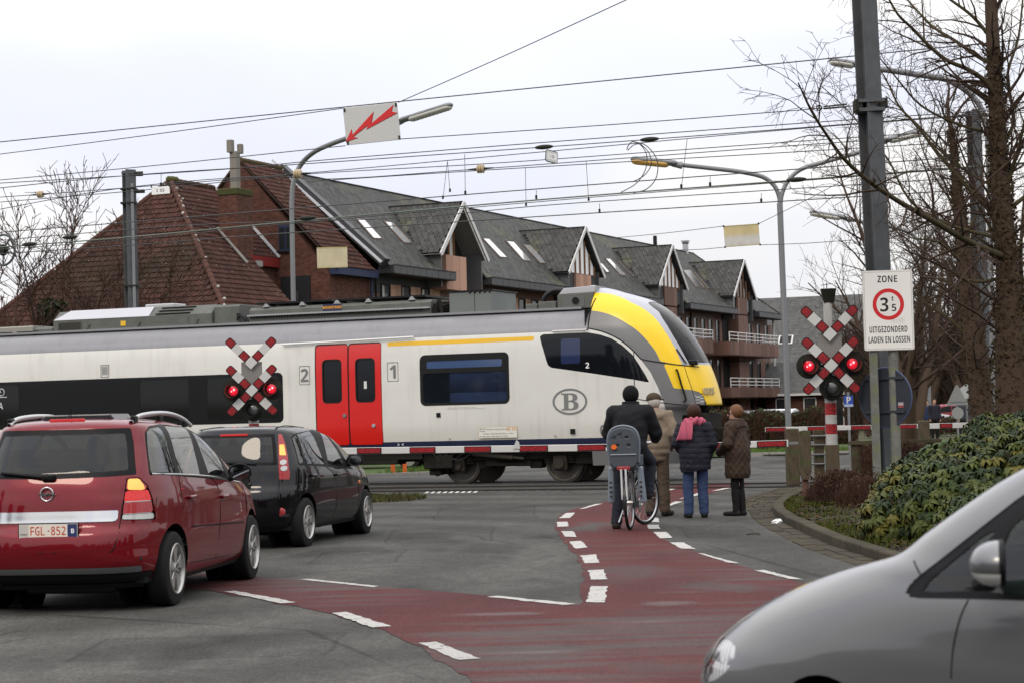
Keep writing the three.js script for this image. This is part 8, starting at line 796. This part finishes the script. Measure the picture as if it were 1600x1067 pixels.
const leafGeo=(()=>{const g=new THREE.BufferGeometry();g.setAttribute('position',new THREE.Float32BufferAttribute([0,0,0,-0.5,0.12,0.4,0,0.02,0.45,0.5,0.12,0.4,-0.34,0.0,0.8,0,-0.08,0.82,0.34,0,0.8,0,-0.22,1.08],3));g.setIndex([0,2,1,0,3,2,1,2,5,1,5,4,2,3,6,2,6,5,4,5,7,5,6,7]);g.computeVertexNormals();g.setAttribute('uv',new THREE.Float32BufferAttribute(new Float32Array(16),2));return g;})();
function edgeTree(label,seed,depth,trunk,limbs,opt={}){const b=D(trunk[0][0],690,depth),o=thing('bare_tree',label,'tree',V(b.x,0,b.z)),Rr=rng(seed),lo=(x,y,d=depth)=>D(x,y,d).sub(o.position);const TP=trunk.map(([x,y])=>lo(x,y));TP[0].y=-0.1;const t=new Twigs(),px=3100/depth;t.add(new THREE.CatmullRomCurve3(TP).getPoints(40),(()=>{const c=trunk.map((q)=>q[2]/2/px);return Array.from({length:41},(_,i)=>{const f=i/40*(c.length-1),k=Math.min(c.length-2,Math.floor(f));return lerp(c[k],c[k+1],f-k);});})(),12);part('trunk',t.geo(),VM.bark,o);
const cr=new Twigs();for(const[pts,w0,w1,dz]of limbs){const P=new THREE.CatmullRomCurve3(pts.map(([x,y],i)=>lo(x,y,depth+dz*i/(pts.length-1)))).getPoints(pts.length*4),R=P.map((_,i)=>lerp(w0,w1,(i/(P.length-1))**0.8)/2/px),l=new Twigs();l.add(P,R,8);part('limb',l.geo(),VM.mossBark,o);sprout(cr,P,R,Rr,0,{per:[4,3.6,3.4],len:[1.7,0.75,0.38],thin:[0.55,0.6,0.7],rmin:0.006,wob:0.42,up:0.12,droop:-0.05,from:0.06});}sprout(cr,TP.length>2?new THREE.CatmullRomCurve3(TP).getPoints(16):TP,Array(20).fill(0.06),Rr,0,{per:[4.5,3,3],len:[2.4,0.95,0.45],thin:[0.6,0.5,0.6],rmin:0.006,wob:0.4,up:0.05,from:0.25});part('crown',cr.geo(),VM.twig,o);
const iv=scatter('ivy',opt.ivy||4200,seed+5,leafGeo,opt.ivyMat||VM.dryIvy,(ob,R2,c)=>{const f=R2()**1.2*(opt.ivyTop||0.75),p=new THREE.CatmullRomCurve3(TP).getPoint(f),r=lerp(trunk[0][2],trunk[trunk.length-1][2],f)/2/px*(0.92+0.25*R2()),a=R2()*6.28;ob.position.set(p.x+Math.cos(a)*r,p.y,p.z+Math.sin(a)*r);ob.rotation.set(R2()*3,R2()*6,R2()*3);ob.scale.setScalar(0.03+R2()*0.035);const g=R2();c.setRGB(0.6+g*0.8,0.6+g*0.9,0.6+g*0.4);},o);return o;}
edgeTree('big ivy-clad bare tree at the right edge with mossy limbs over the pole',301,37,[[1583,690,56],[1580,560,48],[1575,420,36],[1565,300,30],[1557,150,24],[1549,0,19],[1543,-140,14]],[
[[[1578,405],[1515,378],[1460,346],[1405,315],[1358,283],[1319,248],[1291,209],[1268,173],[1248,130]],12,2,-7],[[[1572,355],[1547,327],[1515,295],[1484,260],[1460,232],[1437,201],[1405,165],[1390,134],[1376,108]],10,2,1],[[[1562,170],[1547,134],[1516,110],[1480,94],[1452,71],[1425,43],[1405,24],[1386,-8]],10,3,-1],[[[1556,104],[1527,87],[1492,63],[1460,43],[1437,20],[1412,-8]],8,3,2],[[[1560,372],[1492,354],[1437,327],[1413,299],[1390,252],[1358,212],[1322,169],[1283,134]],6,1.4,1],[[[1570,300],[1590,240],[1600,200],[1615,120]],8,3,-1],[[[1566,230],[1585,190],[1575,120],[1592,60],[1600,-10]],7,3,1],[[[1575,430],[1540,440],[1503,435],[1471,417],[1436,400],[1400,382]],7,1.5,2],[[[1550,60],[1520,25],[1480,-5],[1440,-40]],7,3,0],[[[1574,330],[1610,300],[1650,250]],8,4,0],[[[1556,210],[1500,195],[1440,165],[1400,120],[1350,60]],6,1.5,-1],[[[1568,300],[1500,260],[1430,190],[1385,150]],5,1.5,2]],{ivyMat:VM.dryIvy});
edgeTree('slimmer ivy-wrapped dark tree left of the big right-hand trunk',302,43,[[1540,690,40],[1532,600,36],[1520,500,32],[1508,400,26],[1498,310,18],[1490,230,10],[1480,160,4]],[[[[1530,560],[1514,528],[1485,499],[1453,478],[1428,456]],9,1.5,1],[[[1518,470],[1480,440],[1440,432],[1410,420]],5,1.2,1],[[[1505,380],[1530,330],[1560,280]],6,2,0],[[[1500,330],[1470,290],[1445,240],[1430,190]],5,1.2,1],[[[1535,620],[1560,540],[1570,470]],7,3,1],[[[1512,420],[1470,380],[1420,370],[1380,340]],5,1,-1]],{ivy:4200,ivyTop:0.9});
{const P=(px,d)=>{const p=D(px,650,d);p.y=0;return p;};
bareTree('bare_tree','twiggy bare tree behind the zone sign, its crown left of the tall mast',P(1420,72),10.8,311,{stems:4,spread:0.22,rmin:0.01,per:[2,2.2,2.1]});
const labels=['tall bare tree in the far wood, left end','bare tree in the far wood behind the round sign','bare tree in the far wood behind the thin lamp post','bare tree in the far wood between lamp post and dark trunk','bare tree in the far wood behind the slim dark trunk','rightmost bare tree of the far wood'];[[1352,128,7.5],[1385,120,9.5],[1440,112,11],[1480,125,11.5],[1525,110,13],[1590,118,15]].forEach(([x,d,h],i)=>bareTree('bare_tree',labels[i],P(x,d),h,320+i,{stems:3,spread:0.16,rmin:0.016,per:[1.7,1.8,1.5],twig:VM.farTwig}));
const far=new Twigs(),Rr=rng(340);for(let i=0;i<15000;i++){const px=1325+Rr()*335,d=122+Rr()*30,p=D(px,650,d),y0=Rr()**1.3*6.5*(0.6+0.5*fbm(px*0.02,3,2));const a=V(p.x,y0,p.z),b=a.clone().add(V((Rr()-0.5)*1.6,0.6+Rr()*1.6,(Rr()-0.5)*1.6));far.add([a,a.clone().lerp(b,0.5).add(V((Rr()-0.5)*0.3,0.1,0)),b],[0.035,0.025,0.012],3);}const fw=solo('far_woods',far.geo(),VM.farTwig,'brown bare undergrowth far beyond the crossing at the right','undergrowth');fw.userData.kind='stuff';
const lt=bareTree('bare_tree','bare bushy tree at the left edge in front of the red hipped roof',P(84,64),9.4,352,{stems:8,spread:0.26,r:0.011,rmin:0.016,per:[4.2,3,2.4],twig:VM.redTwig,len:[2.6,1.3,0.6],up:0.5,from:0.15});const iv=scatter('ivy',2600,353,leafGeo,VM.ivy,(o,R,c)=>{const a=R()*6.28,u=R();o.position.set(Math.cos(a)*0.75*R()*(1.2-u*0.6),2+u*3.6,Math.sin(a)*0.75*R());o.rotation.set(R()*3,R()*6,R()*3);o.scale.setScalar(0.1+R()*0.08);const k=0.5+R();c.setRGB(k,k,k);},lt);
bareTree('bare_tree','thin bare tree at the extreme left edge below the tension wheel',P(-22,60),6.8,354,{stems:7,spread:0.34,r:0.014,rmin:0.016,per:[3.4,2.6,2],twig:VM.redTwig,up:0.4});}
const longLeaf=(()=>{const g=new THREE.BufferGeometry(),pos=[],ix=[],n=5;for(let j=0;j<=n;j++){const t=j/n,w=0.19*Math.sin(Math.PI*Math.min(1,0.12+t*0.9))**0.8,y=0.28*Math.sin(t*1.5)-0.75*t*t,z=t*(1-0.2*t);pos.push(-w,y+w*0.35,z,0,y,z,w,y+w*0.35,z);}for(let j=0;j<n;j++){const a=j*3;ix.push(a,a+1,a+3,a+1,a+4,a+3,a+1,a+2,a+4,a+2,a+5,a+4);}g.setAttribute('position',new THREE.Float32BufferAttribute(pos,3));g.setIndex(ix);g.computeVertexNormals();g.setAttribute('uv',new THREE.Float32BufferAttribute(new Float32Array(pos.length/3*2),2));return g;})();
const whorls=[0,1,2,3].map((s)=>{const R=rng(400+s),gs=[],n=8+s;for(let i=0;i<n;i++){const o=new THREE.Object3D();o.rotation.set(0,i/n*6.2832+(R()-0.5)*0.4,0);o.rotateX((R()-0.5)*0.5-0.1);o.scale.setScalar(0.11+R()*0.045);o.position.y=R()*0.02;o.updateMatrix();gs.push(longLeaf.clone().applyMatrix4(o.matrix));}return mergeGeometries(gs);});
const leafMats=[[0.03,0.047,0.009],[0.019,0.033,0.008],[0.052,0.064,0.01],[0.082,0.074,0.012]].map((c)=>M(c,0.55,{transmission:0.15,thickness:0,specularIntensity:0.35}));
function rhodo(label,lumps,seed,n,near){const c0=lumps.reduce((a,l)=>a.add(l.c),V(0,0,0)).multiplyScalar(1/lumps.length),o=thing('rhododendron_shrub',label,'shrub',V(c0.x,0,c0.z)),R=rng(seed),st=new Twigs(),list=[];const tot=lumps.reduce((a,l)=>a+l.r*l.r,0);
for(const l of lumps){const m=Math.round(n*l.r*l.r/tot);for(let i=0;i<m;i++){const z=R()*1.5-0.5,a=R()*6.2832,q=Math.sqrt(Math.max(0,1-z*z)),d=V(q*Math.cos(a),z,q*Math.sin(a)),k=(0.74+0.32*fbm(d.x*3+l.c.x,d.y*3+d.z*2,3))*(R()<0.25?0.75:1)+(R()-0.5)*0.1,p=l.c.clone().sub(o.position).add(V(d.x*l.r*k,d.y*l.r*k*l.s,d.z*l.r*k));if(p.y<0.12)continue;if(lumps.some((w)=>w!==l&&p.clone().add(o.position).sub(w.c).divide(V(w.r,w.r*w.s,w.r)).length()<0.62))continue;list.push({p,d,v:Math.floor(R()*4),t:R(),s:0.75+R()*0.55,ry:R()*6.28,dist:p.clone().add(o.position).distanceTo(EYEP),face:d.z});}
for(let i=0;i<16;i++){const a=R()*6.28,e=l.c.clone().sub(o.position).add(V(Math.cos(a)*l.r*0.7,(R()*1.1-0.2)*l.r*l.s,Math.sin(a)*l.r*0.7)),b=V(l.c.x-o.position.x+(R()-0.5)*0.3,0.02,l.c.z-o.position.z+(R()-0.5)*0.3);st.add([b,b.clone().lerp(e,0.5).add(V((R()-0.5)*0.2,0.15,(R()-0.5)*0.2)),e],[0.022,0.016,0.007],5);}}
{const m=part('stem',st.geo(),VM.bark,o);m.userData.kind='stuff';}list.sort((a,b)=>(a.dist-a.face*0.8)-(b.dist-b.face*0.8));const ob=new THREE.Object3D(),put=(w)=>{ob.position.copy(w.p);const up=w.d.clone().multiplyScalar(0.8).add(V(0,0.75,0)).normalize();ob.quaternion.setFromUnitVectors(V(0,1,0),up);ob.rotateY(w.ry);ob.scale.setScalar(w.s*0.8);ob.updateMatrix();};const yell=(w)=>fbm(w.p.x*1.1+4,w.p.y*1.6+w.p.z,2)*0.7+w.t*0.5;const matOf=(w)=>{const y=yell(w);return y>0.82?3:y>0.62?2:w.t<0.4?1:0;};
list.slice(0,near).forEach((w)=>{put(w);const m=part('leaf_whorl',whorls[w.v],leafMats[matOf(w)],o);m.applyMatrix4(ob.matrix);});
const rest=list.slice(near);[0,1,2,3].forEach((mi)=>{const sel=rest.filter((w)=>matOf(w)===mi);if(!sel.length)return;const im=new THREE.InstancedMesh(whorls[mi],leafMats[mi],sel.length),c=new THREE.Color();sel.forEach((w,i)=>{put(w);im.setMatrixAt(i,ob.matrix);const k=0.7+w.t*0.6;im.setColorAt(i,c.setRGB(k,k,k));});im.name='foliage';im.userData.kind='stuff';im.castShadow=im.receiveShadow=true;o.add(im);});return o;}
{const L=(px,py,d,r,s=0.8)=>({c:D(px,py,d),r,s});
rhodo('broad rhododendron with drooping yellow-green leaves behind the silver car',[L(1412,818,22.2,0.5),L(1450,790,22.8,0.68),L(1500,800,22,0.75),L(1470,755,24.5,0.6),L(1560,800,22,0.85),L(1535,745,24.2,0.68),L(1610,780,22,0.9),L(1590,725,25,0.75),L(1425,760,25,0.42),L(1545,835,21,0.6),L(1660,760,22,0.9)],410,7600,290);
rhodo('smaller rhododendron higher up against the dark tree trunks',[L(1545,680,31,0.42),L(1580,690,30,0.5),L(1530,705,31,0.4),L(1610,685,30,0.55)],411,900,120);}
function twigBush(name,label,cat,pos,turn,w,h,d,n,mat,seed,r=0.006,shape=0,leaves){const o=thing(name,label,cat,pos,turn),t=new Twigs(),R=rng(seed);for(let i=0;i<n;i++){const x=(R()-0.5)*w,z=(R()-0.5)*d,e=shape?1:Math.sqrt(Math.max(0,1-(2*x/w)**2*0.8-(2*z/d)**2*0.6)),top=h*e*(0.75+0.35*fbm(x*2+seed,z*2,2)),y0=R()*top*0.7,a=V(x,y0,z),b=V(x+(R()-0.5)*0.35*h,Math.min(top,y0+0.15+R()*0.5*h),z+(R()-0.5)*0.35*h),m=a.clone().lerp(b,0.5).add(V((R()-0.5)*0.06,0.03,(R()-0.5)*0.06));t.add([a,m,b],[r,r*0.8,r*0.4],3);}const g=part('twigs',t.geo(),mat,o);g.userData.kind='stuff';if(leaves)scatter('leaves',leaves[0],seed+1,leafGeo,leaves[1],(ob,R2,c)=>{const x=(R2()-0.5)*w*0.98,z=(R2()-0.5)*d;ob.position.set(x,R2()**0.7*h*0.95*(0.8+0.3*fbm(x*2+seed,z*2,2)),z);ob.rotation.set(R2()*3,R2()*6,R2()*3);ob.scale.setScalar(leaves[2]*(0.6+R2()*0.8));const k=0.6+R2()*0.8;c.setRGB(k,k,k);},o);return o;}
{const P=(px,d)=>{const p=D(px,690,d);p.y=0;return p;};const dl=M([0.05,0.028,0.018],0.9),gl=M([0.03,0.045,0.014],0.7);
twigBush('heather_shrub','reddish brown twiggy shrub between the wooden posts and the rhododendron','shrub',P(1314,30.5),0.2,1.0,0.62,0.9,4200,VM.redTwig,501,0.0045,0,[900,dl,0.03]);twigBush('heather_shrub','low dead brown shrub in front of the right mast base','shrub',P(1358,29),0,0.9,0.6,0.9,3000,VM.brownTwig,502,0.0045,0,[500,dl,0.03]);
twigBush('hedge','low brown leafless hedge between the round sign and the slim dark trunk','hedge',P(1455,38),0.1,2.7,0.85,0.9,7000,VM.brownTwig,503,0.006,1,[2200,dl,0.045]);twigBush('hedge','clipped brown and green hedge below the apartment balconies','hedge',P(1185,71),0.06,4.6,1.55,1.2,6500,VM.brownTwig,504,0.011,1,[5200,gl,0.09]);twigBush('hedge','second hedge stretch right of the double lamp post','hedge',P(1272,78),0.1,3.4,0.75,1.0,3000,VM.brownTwig,505,0.011,1,[2200,gl,0.08]);twigBush('hedge','dark hedge glimpsed under the train behind the silver car','hedge',P(650,72),0.3,7,1.3,1.2,3500,VM.brownTwig,506,0.012,1,[4200,gl,0.1]);twigBush('hedge','dark hedge behind the far right barrier end','hedge',P(1500,96),0,9,1.0,1.2,3500,VM.brownTwig,507,0.014,1,[3000,gl,0.1]);}
{const l=scatter('leaf_litter',2600,520,leafGeo,M([0.055,0.035,0.02],0.95),(o,R,c)=>{const t=R(),p=kerbLine.getPointAt(t),x=kerbLine.getTangentAt(t),z=x.clone().cross(V(0,1,0)),e=0.2+R()*R()*3;o.position.set(p.x+z.x*e,0.1+0.16*sstep(0,2.5,e),p.z+z.z*e);o.rotation.set((R()-0.5)*1.2,R()*6,(R()-0.5));o.scale.set(0.03,0.03,0.04+R()*0.03);const k=0.4+R();c.setRGB(k,k*0.95,k*0.9);});tag(l,'brown dead leaves on the soil along the kerb','leaf litter');
const m=scatter('moss',5200,521,grassBlade,M([0.05,0.062,0.01],0.95),(o,R,c)=>{const t=0.2+R()*0.75,p=kerbLine.getPointAt(t),x=kerbLine.getTangentAt(t),z=x.clone().cross(V(0,1,0)),e=0.19+R()*R()*1.8;o.position.set(p.x+z.x*e,0.08+0.14*sstep(0,2.5,e),p.z+z.z*e);if(fbm(o.position.x*1.6,o.position.z*1.6,3)<0.47)return false;o.rotation.set((R()-0.5)*1.2,R()*6,(R()-0.5));o.scale.set(0.6,0.4+R()*0.6,0.6);const k=0.6+R()*0.8;c.setRGB(k,k,k*0.8);});tag(m,'green moss tufts on the soil inside the kerb','moss');
const tw=solo('fallen_twig',tube([G(1168,836).setY(0.012),G(1178,835).setY(0.014),G(1188,835.5).setY(0.012)],0.008,8,5),VM.twig,'dark twig lying on the asphalt near the gutter','twig');}
{const R=rng(600),leaf=new THREE.PlaneGeometry(0.5,0.5),t=scatter('far_woods',16000,601,leaf,M([0.022,0.028,0.016],0.9),(o,R2,c)=>{const k=Math.floor(R2()*30),a=-0.25+k/29*3.64,rad=26+(k%3)*4,cx=Math.cos(a)*rad,cz=Math.sin(a)*rad-4,u=R2(),h=7+(k*37%5),w=(2.6+(k%4)*0.4)*Math.sqrt(R2())*(1.05-u*0.75),b=R2()*6.28;o.position.set(cx+Math.cos(b)*w,u*h,cz+Math.sin(b)*w);o.rotation.set(R2()*3,R2()*6,R2()*3);o.scale.setScalar(0.8+R2());const q=0.6+R2()*0.8;c.setRGB(q,q,q);});tag(t,'unseen dark trees added behind the viewpoint to darken reflections in the cars','trees');}  // unseen tree ring added around the camera to darken reflections and low sky light
renderer.render(scene,camera);
